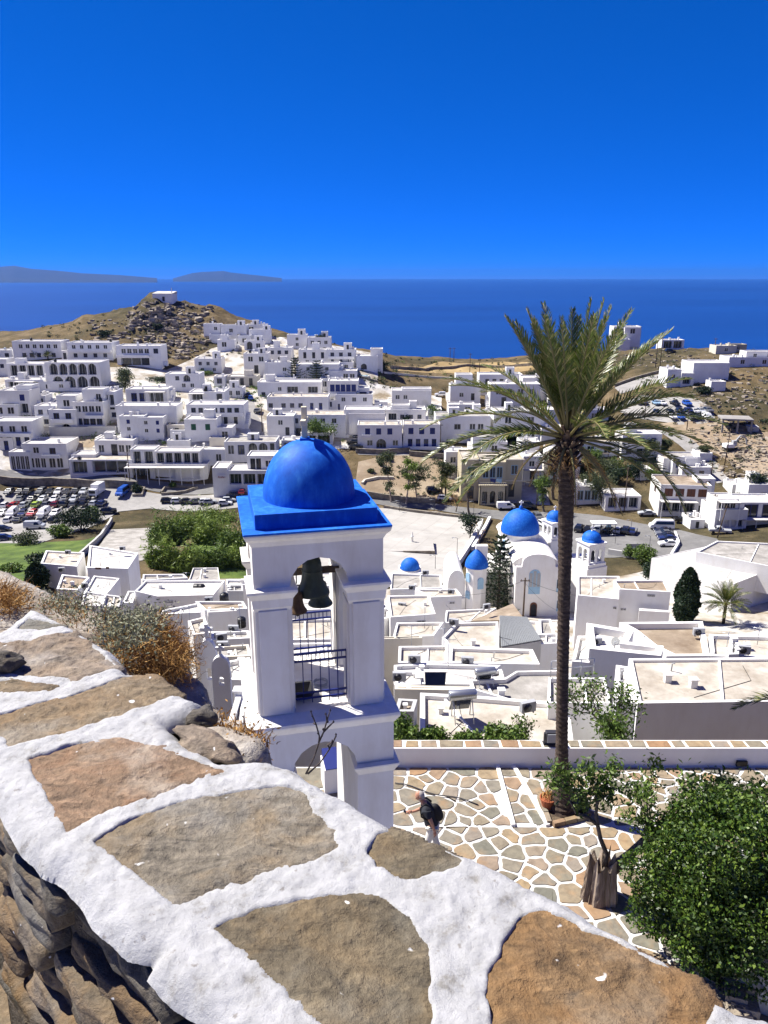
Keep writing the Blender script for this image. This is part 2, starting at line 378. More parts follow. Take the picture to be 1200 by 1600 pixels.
# ------------------------------------------------------------------ sheets draped on the ground: square, roads, car parks, fields
def drape(name, poly, off, mat, step=4.0, stuff=None):
    P = [G(u, v) for u, v in poly]; pts = []
    n = len(P)
    for i in range(n):
        a, b_ = P[i], P[(i + 1) % n]; k = max(1, int((b_ - a).length / step))
        for j in range(k): pts.append((a.x + (b_.x - a.x) * j / k, a.y + (b_.y - a.y) * j / k))
    nb = len(pts)
    def inside(x, y):
        r = False; j = nb - 1
        for i in range(nb):
            xi, yi = pts[i]; xj, yj = pts[j]
            if (yi > y) != (yj > y) and x < (xj - xi) * (y - yi) / (yj - yi) + xi: r = not r
            j = i
        return r
    xs = [p[0] for p in pts]; ys = [p[1] for p in pts]; inner = []
    y = math.floor(min(ys) / GS) * GS + GY0 % GS
    while y < max(ys):
        x = math.floor(min(xs) / GS) * GS
        while x < max(xs):
            if inside(x, y): inner.append((x, y))
            x += GS
        y += GS
    vs, es, fs, *_ = delaunay_2d_cdt([Vector(p) for p in pts + inner], [(i, (i + 1) % nb) for i in range(nb)], [tuple(range(nb))], 2, 1e-4)
    V = [(p.x, p.y, hgt(p.x, p.y) + off) for p in vs]
    mb = MB(); mb.add(V, [tuple(f) for f in fs]); o = mb.build(name, mat)
    return tag(o, kind=stuff or 'structure')
def pavingmat():
    m, nt, b = nodemat('white square paving', .85, .2); v = worldpos(nt)
    br = N(nt, 'ShaderNodeTexBrick'); mp = N(nt, 'ShaderNodeMapping'); mp.inputs['Rotation'].default_value = (0, 0, R(24)); nt.links.new(v, mp.inputs[0]); nt.links.new(mp.outputs[0], br.inputs['Vector'])
    br.inputs['Scale'].default_value = 1; br.inputs['Brick Width'].default_value = 5; br.inputs['Row Height'].default_value = 5; br.inputs['Mortar Size'].default_value = .09; br.offset = 0
    br.inputs['Color1'].default_value = (.40, .385, .355, 1); br.inputs['Color2'].default_value = (.375, .36, .33, 1); br.inputs['Mortar'].default_value = (.33, .31, .28, 1)
    c = mixc(nt, .5, br.outputs[0], ramp(nt, noise(nt, v, .2, 5), [(.3, (.35, .35, .35, 1)), (.7, (.6, .6, .6, 1))]), 'OVERLAY')
    nt.links.new(c, b.inputs['Base Color']); return m
W['square'] = pavingmat()
W['field'] = mottled('green field grass', [(.3, (.03, .05, .012, 1)), (.5, (.07, .11, .02, 1)), (.75, (.12, .16, .035, 1))], .25, .95, .8, .2, 6)
W['dust'] = mottled('bare sandy earth', [(.3, (.18, .135, .085, 1)), (.5, (.26, .2, .135, 1)), (.75, (.36, .3, .22, 1))], .12, .95, .6, .15, 6)
W['straw'] = mottled('dry straw field', [(.3, (.22, .155, .07, 1)), (.6, (.32, .235, .115, 1)), (.8, (.36, .29, .17, 1))], .05, .95, .6, .15, 6)
drape('road', [(-40,732),(60,735),(120,739),(200,748),(300,757),(420,752),(520,745),(560,760),(610,776),(700,790),(800,800),(880,800),(940,806),(1000,818),(1060,828),(1120,842),(1150,880),(1100,888),(1050,880),(1000,868),(960,872),(860,872),(840,830),(780,812),(680,797),(600,790),(520,775),(430,772),(330,772),(240,768),(170,752),(80,748),(-40,750)], .10, W['asphalt'])
drape('car_park', [(-40,765),(80,765),(175,762),(245,772),(300,775),(390,768),(400,790),(300,800),(235,795),(185,800),(140,825),(60,850),(-40,850)], .14, W['concrete'])
drape('square', [(540,790),(600,795),(680,800),(755,812),(740,850),(715,880),(700,912),(640,920),(560,915),(480,890),(470,850),(500,815)], .2, W['square'])
drape('bare_ground', [(560,722),(600,712),(690,708),(735,730),(720,780),(690,785),(640,782),(590,775),(555,760)], .12, W['dust'])
drape('green_field', [(-60,850),(40,850),(130,845),(165,835),(140,850),(95,900),(30,925),(-80,930)], .12, W['field'])
drape('green_field', [(300,850),(395,840),(440,870),(400,905),(330,905),(285,900)], .12, W['field'])
drape('ploughed_field', [(170,828),(240,825),(260,870),(200,880),(150,860)], .1, W['roofgrey'])
drape('upper_car_park', [(955,640),(1000,618),(1085,622),(1112,638),(1120,662),(1060,664),(1000,655)], .12, W['concrete'])
drape('dirt_track', [(1030,662),(1120,655),(1180,672),(1260,690),(1260,760),(1180,745),(1120,710),(1070,685)], .12, W['dust'])
drape('straw_field', [(600,572),(680,567),(780,566),(860,572),(800,583),(700,583),(620,580)], .12, W['straw'])
drape('hill_road', [(960,606),(1000,592),(1040,583),(1062,580),(1064,586),(1045,593),(1000,606),(970,616)], .14, W['concrete'])
drape('lane', [(1025,672),(1045,668),(1085,690),(1118,722),(1140,752),(1120,756),(1095,725),(1060,695)], .16, W['concrete'])
drape('lane', [(375,620),(395,622),(402,650),(425,690),(400,692),(385,660)], .16, W['concrete'])
drape('terrace_road', [(555,704),(640,706),(735,712),(730,718),(640,712),(560,711)], .14, W['concrete'])
drape('dirt_yard', [(70,683),(165,678),(185,690),(150,700),(100,698)], .14, W['dust'])
W['alley'] = mottled('cement and limewash yards', [(.34, (.2, .16, .105, 1)), (.46, (.34, .31, .26, 1)), (.58, (.46, .445, .42, 1)), (.75, (.56, .55, .53, 1))], .16, .9, .3, .05, 6)
drape('town_yards', [(-30,570),(150,575),(260,578),(330,545),(420,525),(520,540),(595,556),(590,600),(690,620),(690,700),(560,702),(430,700),(300,728),(150,740),(-30,728)], .1, W['alley'])
drape('old_town_yards', [(560,925),(690,915),(800,880),(950,905),(1060,880),(1230,900),(1260,1010),(1230,1150),(620,1160),(600,1000)], .1, W['alley'])
drape('lower_town_yards', [(60,890),(140,885),(220,905),(400,905),(420,1000),(400,1150),(300,1150),(250,1000),(120,950)], .1, W['alley'])
drape('east_yards', [(690,700),(840,690),(860,790),(720,780)], .1, W['alley'])
# stones strewn on the bare right-hand slope and the chapel hill
def rocks(name, regions, n, s0, s1, mat):
    mb = MB()
    for k in range(n):
        u0, u1, v0, v1 = random.choice(regions); p = G(random.uniform(u0, u1), random.uniform(v0, v1)); s = random.uniform(s0, s1) * random.random() ** .6 + .15
        M = Matrix.Translation(p) @ Matrix.Rotation(random.uniform(0, 6.3), 4, 'Z') @ Matrix.Diagonal((s * random.uniform(.8, 1.8), s * random.uniform(.7, 1.2), s * random.uniform(.4, .9), 1))
        vs = [M @ Vector((x + random.uniform(-.3, .3), y + random.uniform(-.3, .3), z + random.uniform(-.25, .25))) for z in (-.5, .6) for y in (-.6, .6) for x in (-.6, .6)]
        mb.add(vs, [(0, 2, 3, 1), (4, 5, 7, 6), (0, 1, 5, 4), (2, 6, 7, 3), (0, 4, 6, 2), (1, 3, 7, 5)])
    return tag(mb.build(name, mat), kind='stuff')
W['rock'] = mottled('hill rock', [(.3, (.12, .1, .075, 1)), (.5, (.26, .22, .17, 1)), (.75, (.42, .37, .31, 1))], .4, .95, .8, .2, 6)
rocks('strewn_rocks', [(1080,1200,605,640),(1150,1200,680,720),(1100,1200,700,745),(1080,1160,655,720),(900,1110,540,575),(1060,1200,555,600)], 900, .25, 1.1, W['rock'])
rocks('hill_rocks', [(200,340,470,515),(230,330,480,560),(140,300,500,560)], 700, .4, 2.2, W['rock'])
# ------------------------------------------------------------------ houses
PIECE = {}
def piece(kind):
    """unit meshes (1 wide, 1 high, origin bottom centre, front towards -y), shared by every window and door of the kind"""
    if kind in PIECE: return PIECE[kind]
    mb = MB(); fr = .07
    if kind in 'dnvcg':        # glazed window with frame
        mat = {'d': 'white', 'n': 'blue', 'v': 'brown', 'c': 'paleblue', 'g': 'greyframe'}[kind]
        for a in ((-.5, -.5 + fr), (.5 - fr, .5), (-fr / 2, fr / 2)): mb.box(a[0], a[1], -.06, .02, 0, 1, 0)
        for a in ((0, fr), (1 - fr, 1)): mb.box(-.5 + fr, .5 - fr, -.055, .02, a[0], a[1], 0)
        mb.box(-.495, .495, .0, .03, .01, .99, 1); mats = [W[mat], W['glass']]
    elif kind in 'bos':         # closed or folded-back louvred shutters
        mat = {'b': 'blue', 'o': 'brown', 's': 'green'}[kind]
        for x0, x1 in ((-.5, -.02), (.02, .5)):
            mb.box(x0, x1, -.03, .0, 0, 1, 0)
            for k in range(5): mb.box(x0 + .05, x1 - .05, -.055, -.028, .08 + k * .18, .19 + k * .18, 0)
        mb.box(-.49, .49, .0, .03, .01, .99, 1); mats = [W[mat], W['glass']]
    elif kind in 'DKO':         # doors
        mat = {'D': 'blue', 'K': 'darkmetal', 'O': 'brown'}[kind]
        mb.box(-.5, -.02, -.05, 0, 0, 1, 0); mb.box(.02, .5, -.05, 0, 0, 1, 0)
        for x0, x1 in ((-.42, -.1), (.1, .42)):
            mb.box(x0, x1, -.07, -.045, .08, .42, 0); mb.box(x0, x1, -.058, -.04, .5, .92, 1)
        mb.box(-.49, .49, 0, .03, .01, .99, 1); mats = [W[mat], W['glass']]
    else:                       # deep loggia: dark glazed doors at the back
        for k in range(4):
            x = -.5 + k * .3333; mb.box(x - .012 if k else x, x + .03, -.05, .02, 0, 1, 0)
        mb.box(-.495, .495, .0, .03, .01, .99, 1); mats = [W['greyframe'], W['glass']]
    PIECE[kind] = mb.mesh('window_' + kind, mats); return PIECE[kind]
SIZE = {'d': (1.15, 1.2), 'n': (1.15, 1.2), 'v': (1.15, 1.25), 'c': (1.1, 1.6), 'g': (1.4, 1.2), 'b': (1.0, 1.25), 'o': (1.3, 1.3), 's': (1.1, 1.4), 'D': (1.0, 2.1), 'K': (1.05, 2.1), 'O': (1.1, 2.2), 'w': (3.0, 2.1), 'a': (2.2, 2.2), 'A': (1.5, 2.3)}
def arch_pts(x0, x1, zs, zt, n=8):
    cx, r = (x0 + x1) / 2, (x1 - x0) / 2
    return [(cx - r * math.cos(math.pi * i / n), zs + (zt - zs) * math.sin(math.pi * i / n)) for i in range(n + 1)]
def facade(mb, x0, x1, z0, z1, y, ops, mi=0, M=None):
    """wall face at y (looking to -y) with real recesses; ops: (xa, xb, za, zb, depth, arched)"""
    xs = sorted({x0, x1} | {o[0] for o in ops} | {o[1] for o in ops}); zs = sorted({z0, z1} | {o[2] for o in ops} | {o[3] for o in ops})
    T = (lambda p: M @ Vector(p)) if M is not None else (lambda p: p)
    for i in range(len(xs) - 1):
        for j in range(len(zs) - 1):
            cx, cz = (xs[i] + xs[i + 1]) / 2, (zs[j] + zs[j + 1]) / 2
            if any(o[0] < cx < o[1] and o[2] < cz < o[3] for o in ops): continue
            mb.add([T((xs[i], y, zs[j])), T((xs[i + 1], y, zs[j])), T((xs[i + 1], y, zs[j + 1])), T((xs[i], y, zs[j + 1]))], [(0, 1, 2, 3)], mi)
    for a, b_, c, d, dep, arched in ops:
        e = y + dep
        if arched:
            zs_ = max(c + .2, d - (b_ - a) / 2); A = arch_pts(a, b_, zs_, d)
            for k in range(len(A) - 1):
                (p, q), (r, s) = A[k], A[k + 1]
                mb.add([T((p, y, q)), T((r, y, s)), T((r, y, d)), T((p, y, d))], [(0, 1, 2, 3)], mi)
                mb.add([T((p, y, q)), T((p, e, q)), T((r, e, s)), T((r, y, s))], [(0, 1, 2, 3)], mi)
            top = zs_
        else:
            mb.add([T((a, y, d)), T((b_, y, d)), T((b_, e, d)), T((a, e, d))], [(0, 1, 2, 3)], mi); top = d
        mb.add([T((a, y, c)), T((a, y, top)), T((a, e, top)), T((a, e, c))], [(0, 1, 2, 3)], mi)
        mb.add([T((b_, y, c)), T((b_, e, c)), T((b_, e, top)), T((b_, y, top))], [(0, 1, 2, 3)], mi)
        mb.add([T((a, y, c)), T((a, e, c)), T((b_, e, c)), T((b_, y, c))], [(0, 1, 2, 3)], mi)
CUR = {}
def parse(tok):
    body, *rng = tok.split(':'); n_kind, z = body.split('@')
    kind = n_kind[-1]; n = int(n_kind[:-1] or 1)
    a, b_ = (map(float, rng[0].split('-'))) if rng else (.06, .94)
    return n, kind, float(z), a, b_
def block(root, x0, x1, y0, y1, z0, z1, feats='', wall='white', roof='roofwhite', storey=3.0, par=.35, sides='', open_top=True):
    mb = MB(); Wd, Hh = x1 - x0, z1 - z0; ops = []; put = []; extra = []
    def lay(tok, span, side):
        n, kind, zf, a, b_ = parse(tok)
        if kind in '=~_': return extra.append((kind, zf, a, b_))
        sw, sh = SIZE[kind]; s = storey / 3.0 * (1.18 if kind in 'dnbvos' else 1.05); sw *= s; sh *= s
        if kind == 'w': sw = (b_ - a) * span / n - .35
        sw = min(sw, (b_ - a) * span / n * .86)
        for k in range(n):
            cx = (a + (b_ - a) * (k + .5) / n) * span; zc = z0 + zf * Hh
            za = max(z0 + .05, zc - sh / 2); zb = min(za + sh, z1 - par - .1)
            if zb - za < .3: continue
            dep = 1.3 if kind in 'wa' else (.16)
            yield cx, sw, za, zb, dep, kind
    for tok in feats.split():
        for cx, sw, za, zb, dep, kind in (lay(tok, Wd, 0) or ()):
            xa, xb = x0 + cx - sw / 2, x0 + cx + sw / 2
            if any(xa < o[1] + .05 and xb > o[0] - .05 and za < o[3] + .05 and zb > o[2] - .05 for o in ops): continue
            ops.append((xa, xb, za, zb, min(dep, (y1 - y0) * .6), kind in 'aA')); put.append((x0 + cx, y0 + min(dep, (y1 - y0) * .6), za, sw, zb - za, kind, 0))
    zz = z0 - 4
    facade(mb, x0, x1, zz, z1, y0, ops)
    sops = []
    ML = Matrix(((0, -1, 0, x0), (-1, 0, 0, 0), (0, 0, 1, 0), (0, 0, 0, 1)))      # left side: local x runs from back to front
    for tok in sides.split():
        for cx, sw, za, zb, dep, kind in (lay(tok, y1 - y0, 1) or ()):
            sops.append((-y1 + cx - sw / 2, -y1 + cx + sw / 2, za, zb, dep, kind in 'aA')); put.append((x0 + dep, y1 - cx, za, sw, zb - za, kind, -90))
    if sops:
        # plane local (lx, ly, z) -> world (x0 + ly, -lx, z)
        ML = Matrix(((0, 1, 0, x0), (-1, 0, 0, 0), (0, 0, 1, 0), (0, 0, 0, 1)))
        facade(mb, -y1, -y0, zz, z1, 0, sops, 0, ML)
    else: mb.add([(x0, y0, zz), (x0, y0, z1), (x0, y1, z1), (x0, y1, zz)], [(0, 1, 2, 3)])
    mb.add([(x1, y0, zz), (x1, y1, zz), (x1, y1, z1), (x1, y0, z1)], [(0, 1, 2, 3)])
    mb.add([(x0, y1, zz), (x0, y1, z1), (x1, y1, z1), (x1, y1, zz)], [(0, 1, 2, 3)])
    t = .22; zr = z1 - par
    o = [(x0, y0), (x1, y0), (x1, y1), (x0, y1)]; i_ = [(x0 + t, y0 + t), (x1 - t, y0 + t), (x1 - t, y1 - t), (x0 + t, y1 - t)]
    for k in range(4):
        k2 = (k + 1) % 4
        mb.add([(*o[k], z1), (*o[k2], z1), (*i_[k2], z1), (*i_[k], z1)], [(0, 1, 2, 3)])
        mb.add([(*i_[k], z1), (*i_[k2], z1), (*i_[k2], zr - .1), (*i_[k], zr - .1)], [(0, 1, 2, 3)])
    mb.build('wall', W[wall], root)
    rb = MB(); rb.box(x0 + t - .02, x1 - t + .02, y0 + t - .02, y1 - t + .02, zr - .12, zr); rb.build('roof', W[roof], root)
    for x, y, z, sw, sh, kind, rot in put:
        nm = 'door' if kind in 'DKO' else ('arched_opening' if kind in 'aA' else 'window')
        k2 = 'w' if kind in 'wa' else ('d' if kind == 'A' else kind)
        ob = link(nm, piece(k2), root); ob.location = (x, y - .03 if not rot else y, z) if not rot else (x - .03, y, z); ob.scale = (sw - .02, 1, sh); ob.rotation_euler = (0, 0, R(rot))
    for kind, zf, a, b_ in extra:
        z = z0 + zf * Hh; xa, xb = x0 + a * Wd, x0 + b_ * Wd; q = MB()
        if kind == '=':                      # balcony with a solid parapet
            q.box(xa, xb, y0 - 1.2, y0 + .01, z - .15, z); q.box(xa, xb, y0 - 1.2, y0 - 1.08, z, z + .85); q.box(xa, xa + .12, y0 - 1.08, y0, z, z + .85); q.box(xb - .12, xb, y0 - 1.08, y0, z, z + .85)
            q.build('balcony', W[wall], root)
        elif kind == '~':                    # canopy on posts
            q.box(xa, xb, y0 - 2.6, y0 + .01, z, z + .16); n = max(2, int((xb - xa) / 3.2) + 1); q.build('canopy', W['roofwhite'], root)
            for k in range(n):
                p = MB(); xx = xa + .1 + (xb - xa - .3) * k / (n - 1); p.box(xx, xx + .14, y0 - 2.55, y0 - 2.4, z0 - 1.5, z); p.build('post', W['white'], root)
        else:                                # terrace wall in front
            q.box(xa, xb, y0 - 3.2, y0 - 2.95, z0 - 4, z); q.box(xa, xb, y0 - 2.95, y0 + .01, z0 - 4, z - .8); q.build('terrace', W[wall], root)
def H(u0, u1, vt, vb, feats, label, dep=8, yaw=0, wall='white', roof='roofwhite', st=2, sides='', cat='house', name='house', par=.35, group='white houses of the town'):
    b = G((u0 + u1) / 2, vb); sca = axis(b) / FPX; Wd = (u1 - u0) * sca; ht = px((u0 + u1) / 2, vt, b.y).z - b.z
    cy = math.cos(R(yaw)); Wd = (Wd - abs(math.sin(R(yaw))) * dep * .9) / cy if yaw else Wd
    Wd = max(Wd, 2.5)
    t = thing(name, label, cat, b, R(yaw), group)
    CUR.update(t=t, b=b, yaw=yaw, st=ht / st)
    block(t, -Wd / 2, Wd / 2, 0, dep, 0, ht, feats, wall, roof, ht / st, par, sides)
    r = random.Random(label)
    if name == 'house':                  # what stands on and against the house
        if r.random() < .45 and Wd > 6: x = r.uniform(-.4, .15) * Wd; block(t, x, x + r.uniform(2.2, 3.4), dep * .45, dep * .45 + 2.8, ht - .5, ht + r.uniform(1.5, 2.3), '1K@.4' if r.random() < .5 else '', wall, 'roofwhite', 2.4, .15)
        for k in range(r.randint(0, 3)):
            x, y, s = r.uniform(-.45, .45) * Wd, r.uniform(.2, .9) * dep, r.uniform(.2, .35); hc = ht + r.uniform(.4, .9); q = MB(); q.box(x - s, x + s, y - s, y + s, ht - .4, hc); q.box(x - s - .08, x + s + .08, y - s - .08, y + s + .08, hc - .01, hc + .1); q.build('chimney', W[wall], t)
        if r.random() < .3: x, y = r.uniform(-.4, .4) * Wd, r.uniform(.3, .8) * dep; q = MB(); q.lathe([(0, ht - .4), (.5, ht - .4), (.5, ht + .7), (.2, ht + .85), (0, ht + .85)], 10, 0, Matrix.Translation((x, y, 0))); q.build('roof_tank', W[r.choice(['black', 'metal', 'white'])], t)
        if r.random() < .4: x = r.choice([-1, 1]) * (Wd / 2 + .6); q = MB(); n = 7; [q.box(x - .55, x + .55, .4 + k * .75, 1.15 + k * .75, -3, ht * .5 * (k + 1) / n) for k in range(n)]; q.build('stair', W[wall], t)
    return t
def B(u0, u1, vt, vb, dy, feats='', dep=6, wall='white', roof='roofwhite', st=1, sides='', par=.35):
    """another block of the current house; dy metres behind its front"""
    t, b = CUR['t'], CUR['b']; y = b.y + dy
    p0, p1 = px(u0, vb, y), px(u1, vb, y); zt = px((u0 + u1) / 2, vt, y).z; z0 = min(p0.z, zt - .6)
    block(t, p0.x - b.x, p1.x - b.x, dy, dy + dep, z0 - b.z, zt - b.z, feats, wall, roof, (zt - z0) / st, par, sides)
# far left: hotels and houses below the chapel hill ------------------- u0, u1, vtop, vbase, openings
H(22,98,533,562,'6d@.72:.1-.95 5n@.25:.15-.9','leftmost two storey hotel of the top row with six small windows above',9)
H(-12,21,547,562,'2n@.45','small low white annex at the frame edge beside the top hotels',7,st=1)
H(107,177,535,562,'5d@.74 4n@.25 =@.45:.02-.98','white hotel in the top row with a divided first floor balcony, between two other hotels',9)
H(184,253,540,573,'5d@.74:.1-.75 1n@.74:.8-.98 1w@.25:.04-.78 =@.45:.0-.75','rightmost white hotel of the top row with a glazed veranda',9)
H(13,73,568,590,'4w@.5','white arcaded block with one row of four wide dark openings',8,st=1)
H(10,70,593,613,'3w@.45 ~@.85:.3-.8','low pavilion with dark glazing and a white canopy below the arcaded block',7,st=1)
H(75,160,566,612,'5a@.77 4a@.33:.1-.98 ','long white arcaded hotel with two storeys of dark arches',10)
H(-14,13,561,588,'2n@.6','white house cut by the left frame edge beside the arcaded block',7)
H(3,50,610,650,'1b@.72:.6-.9 2w@.3','white house with a wide terrace opening above the blue doored house',8); B(26,50,602,612,3,'')
H(-10,30,632,656,'2d@.6','small white house with an awning at the left frame edge',6,st=1)
H(-8,55,658,702,'4D@.3 3d@.72 =@.48:.0-.95','two storey white house with blue doors and a long balcony at the left frame edge',8,sides='2d@.6')
H(57,90,634,667,'2n@.7 3n@.25 =@.42:.1-.9','white house with a narrow blue glazed balcony left of the arched house',7)
H(80,122,640,680,'2n@.75 1a@.25:.35-.85 =@.52:.1-.9','white house with a broad glazed arch at street level',8); B(90,120,618,642,4,'1d@.5')
H(118,165,628,672,'4d@.75 4n@.3 =@.45:.4-.98','white house with rows of paired windows right of the glazed arch',8,sides='1d@.7'); B(130,163,608,630,3,'1d@.45:.6-.9')
H(78,182,667,682,'','long plain grey retaining wall of a terrace below the houses',6,st=1,wall='greywall',roof='roofbeige',cat='terrace',name='terrace')
H(163,183,612,655,'2K@.25 2w@.7:.05-.95','narrow white house in shade with stacked loggias',8)
H(198,262,608,634,'2D@.4:.1-.5 1w@.4:.55-.95 ~@.85:.5-.98','white house with two blue doors and a pergola, above the cube block',8,st=1)
H(184,278,634,672,'3d@.2:.7-.98','long blank white building behind the three storey cube block',8)
H(190,228,650,690,'1b@.78:.2-.5 1d@.5:.1-.6 1K@.15:.1-.5','left half of a three storey cube block with small blue windows',8,st=3); B(219,257,652,690,-.4,'1d@.78:.1-.5 1b@.78:.6-.95 1d@.45:.1-.5 1b@.45:.6-.95',8,st=3)
H(260,313,584,612,'1n@.75:.2-.5 1a@.75:.5-.75 2d@.35:.4-.9','white house with an outside staircase and an arched upper window',8)
H(297,352,612,636,'1w@.5:.05-.4 1K@.5:.75-.95 ~@.9:.02-.45','white house with a shaded porch above the balcony row',8,st=1)
H(293,382,632,664,'7n@.72 5K@.22 =@.45:.0-.98','wide white apartment row with a continuous balcony and dark doors',9)
H(290,340,655,690,'2s@.65','cream white house with two tall dark green windows',8,st=2); B(340,364,668,690,.5,'1d@.5'); B(267,290,672,692,.3,'',5)
H(305,347,560,583,'3n@.65 2d@.25','small two storey house on the slope under the chapel path',7)
H(355,402,588,604,'3K@.45','flat roofed house with a stone corner and dark porch',8,st=1,wall='cream')
# cube cluster on the ridge
H(319,345,506,530,'1d@.7:.55-.9','topmost left cube house of the ridge cluster',6); B(328,352,522,546,-4,'',5)
H(346,386,508,536,'1d@.7:.2-.6 1d@.4:.5-.9','white cube house with two windows in the middle of the ridge cluster',7)
H(340,367,531,549,'1d@.6:.2-.6','low white cube at the front left of the ridge cluster',5,st=1)
H(385,417,507,526,'1d@.6:.1-.4','flat white cube house at the top right of the ridge cluster',6,st=1)
H(390,422,515,538,'1K@.4:.3-.6','white cube house with a dark doorway, right end of the ridge cluster',6)
H(382,412,532,548,'1a@.5:.1-.45 1d@.5:.5-.95','small white cube with an arched opening at the front of the ridge cluster',5,st=1)
H(449,480,523,545,'1d@.7:.3-.7 1d@.3','white house with raised roof corners on the ridge, left of the pair',6)
H(481,517,527,552,'3d@.68 1a@.2:.1-.45 1a@.2:.5-.95','white house with raised roof corners and two arches, right of the pair',7)
H(382,420,552,588,'2d@.75 1K@.3','stepped white house with a long diagonal outside stair',8,sides='1d@.7')
H(418,456,543,568,'3n@.7 1d@.3','two storey white house with dark windows above the terraces',8)
H(415,455,566,594,'1d@.6:.6-.9','blank white terraced house behind the pine in the middle of the slope',8)
H(467,514,546,572,'3K@.65 2d@.25','white house with three dark upper doors below the arches',7)
H(510,556,546,572,'3n@.7 3D@.25 =@.45','white row house with blue doors left of the ridge tower house',8)
H(463,530,569,594,'2d@.7 1d@.3:.6-.8','broad blank white house in the middle of the hillside',9)
H(557,590,556,580,'1a@.3:.15-.55','white house with a blue glazed arch beside the pool',8); B(579,598,545,568,2,'',6)
H(512,558,579,597,'2d@.5:.5-.95','low white house left of the swimming pool',8,st=1)
H(513,560,595,640,'5b@.75 3n@.25 =@.48','white house with a row of five blue shuttered windows',8); B(558,577,606,630,1.5,'1n@.5')
H(525,582,616,645,'3d@.72 1D@.3:.02-.12 2d@.25:.3-.9','white house with a flat roof full of pots, below the blue shuttered row',8,roof='roofbeige')
H(403,502,597,624,'1d@.6:.3-.4 1w@.55:.45-.65 1w@.55:.78-.96 2n@.3:.02-.3','long white house with two dark roof loggias left of the tall pine',9,sides='1d@.5')
H(418,513,620,650,'1n@.55:.0-.12 3n@.55:.2-.62 2D@.5:.66-.95','long flat roofed white house with two pale blue doors',9,sides='1D@.5',roof='roofbeige')
H(418,460,650,684,'1d@.7:.3-.7 1K@.3:.6-.9','white house with an outside stair right of the lane',8,sides='2d@.6'); 
H(452,540,648,682,'2n@.72:.05-.35 2d@.72:.5-.9 2w@.2:.05-.45','wide white house behind the round tree',9,roof='roofbeige')
H(538,602,640,684,'2n@.72:.3-.95 1D@.25:.2-.35 3d@.25:.4-.95','white house with dark blue upper windows stepped above the arched house',8,sides='1d@.6'); B(545,602,646,660,-1,'',3)
H(559,628,664,703,'3b@.74:.1-.85 1d@.28:.15-.4 1a@.25:.38-.68 1d@.28:.75-.95 =@.52:.1-.3','two storey white house with blue shutters and a wide arched porch by the stone wall',8,sides='1d@.7',roof='roofbeige')
H(630,687,663,703,'3b@.74 4D@.25:.08-.95 =@.06:.02-.98','two storey white house with blue doors and a low balustrade, right of the arched porch',8,roof='roofbeige')
H(603,665,640,668,'3n@.6:.3-.95 1w@.6:.05-.28 2K@.2','white house with a corner loggia above the pair with blue doors',8,sides='1d@.6'); B(612,640,633,645,2,'',4)
H(612,673,610,640,'2d@.65:.05-.45 1a@.3:.5-.7 1a@.3:.75-.95','white house with two arches on the right flank of the hill',8,sides='1d@.6'); B(628,674,607,620,1,'',5)
H(352,432,690,722,'1d@.6:.05-.2 1n@.6:.25-.4 2a@.6:.45-.85 1K@.55:.88-.98','long low building with two fanlight windows behind the blue tower dome',9,st=1,wall='white',roof='roofgrey')
H(328,352,684,702,'','blank cream extension left of the fanlight windows',6,st=1,wall='cream')
H(300,353,702,728,'1d@.5:.7-.9','plain white lock-up left of the fanlight building',7,st=1)
H(388,432,712,757,'2K@.72:.1-.5 1d@.72:.6-.9','bakery upper floor block of white plaster over a shop front',7,cat='shop',name='shop')
B(333,356,731,757,-3,'',8); B(356,424,735,757,-3,'3w@.35:.02-.98',8)
# street front, left
H(17,50,706,735,'4A@.35','single storey wing with four arched windows on the street',8,st=1); 
H(40,108,693,735,'1d@.75:.2-.4 1n@.72:.55-.8 3A@.28:.1-.5 2A@.28:.55-.9 =@.5:.45-.85','white street house with arched ground floor windows and a blue balcony window',10,sides='1d@.6')
H(150,210,688,714,'1d@.5:.08-.25 1K@.4:.4-.6 2d@.5:.6-.95','upper white house with a terrace behind the brown restaurant',8,st=1)
H(110,208,718,743,'1w@.5:.02-.3 1w@.55:.32-.97 ','street restaurant with a brown glazed terrace and a round sign',9,st=1,cat='restaurant',name='restaurant',roof='roofbeige'); B(112,150,710,722,4,'')
H(200,325,725,750,'1w@.45:.05-.3 1w@.45:.32-.62 1w@.45:.64-.92 ~@.85:.0-.98','big white taverna with a long dark veranda and a terrace wall',10,st=1,cat='taverna',name='taverna'); B(205,243,702,728,2,'1w@.5:.1-.45 1w@.5:.55-.95'); B(243,313,705,727,1,'3w@.5:.02-.6 2w@.5:.62-.98')
H(262,297,688,706,'','small blank white outbuilding behind the taverna',5,st=1)
# behind the palm
H(703,750,602,632,'1d@.5:.25-.5 1K@.4:.6-.9','stepped white house at the left tips of the palm fronds',7); B(712,738,585,604,4,'')
H(748,815,585,618,'3K@.6:.1-.6','white house with dark doorways seen through the palm fronds',8)
H(765,842,600,640,'4d@.7 2K@.3','white house directly behind the palm crown on the left',8)
H(815,870,590,626,'3d@.7','white terrace house high behind the palm crown',8)
H(680,765,650,692,'1g@.6:.3-.5 2d@.6:.6-.9','long grey white building left of the town hall roof',9,wall='white',roof='roofgrey')
H(728,772,645,676,'1d@.7:.6-.9','white house with a small window behind the long grey white building',7)
H(770,850,642,690,'2d@.7 1K@.3:.6-.9','white house between the long building and the palm trunk',8)
H(842,905,640,672,'2d@.6','white house half hidden by the palm crown',8)
H(738,786,682,708,'1d@.55:.4-.7','low white house just above the town hall',7,st=1)
H(696,724,706,748,'1d@.7:.2-.6 1K@.2:.6-.9 1d@.2:.1-.4','white annex with a small blue sign left of the town hall',7)
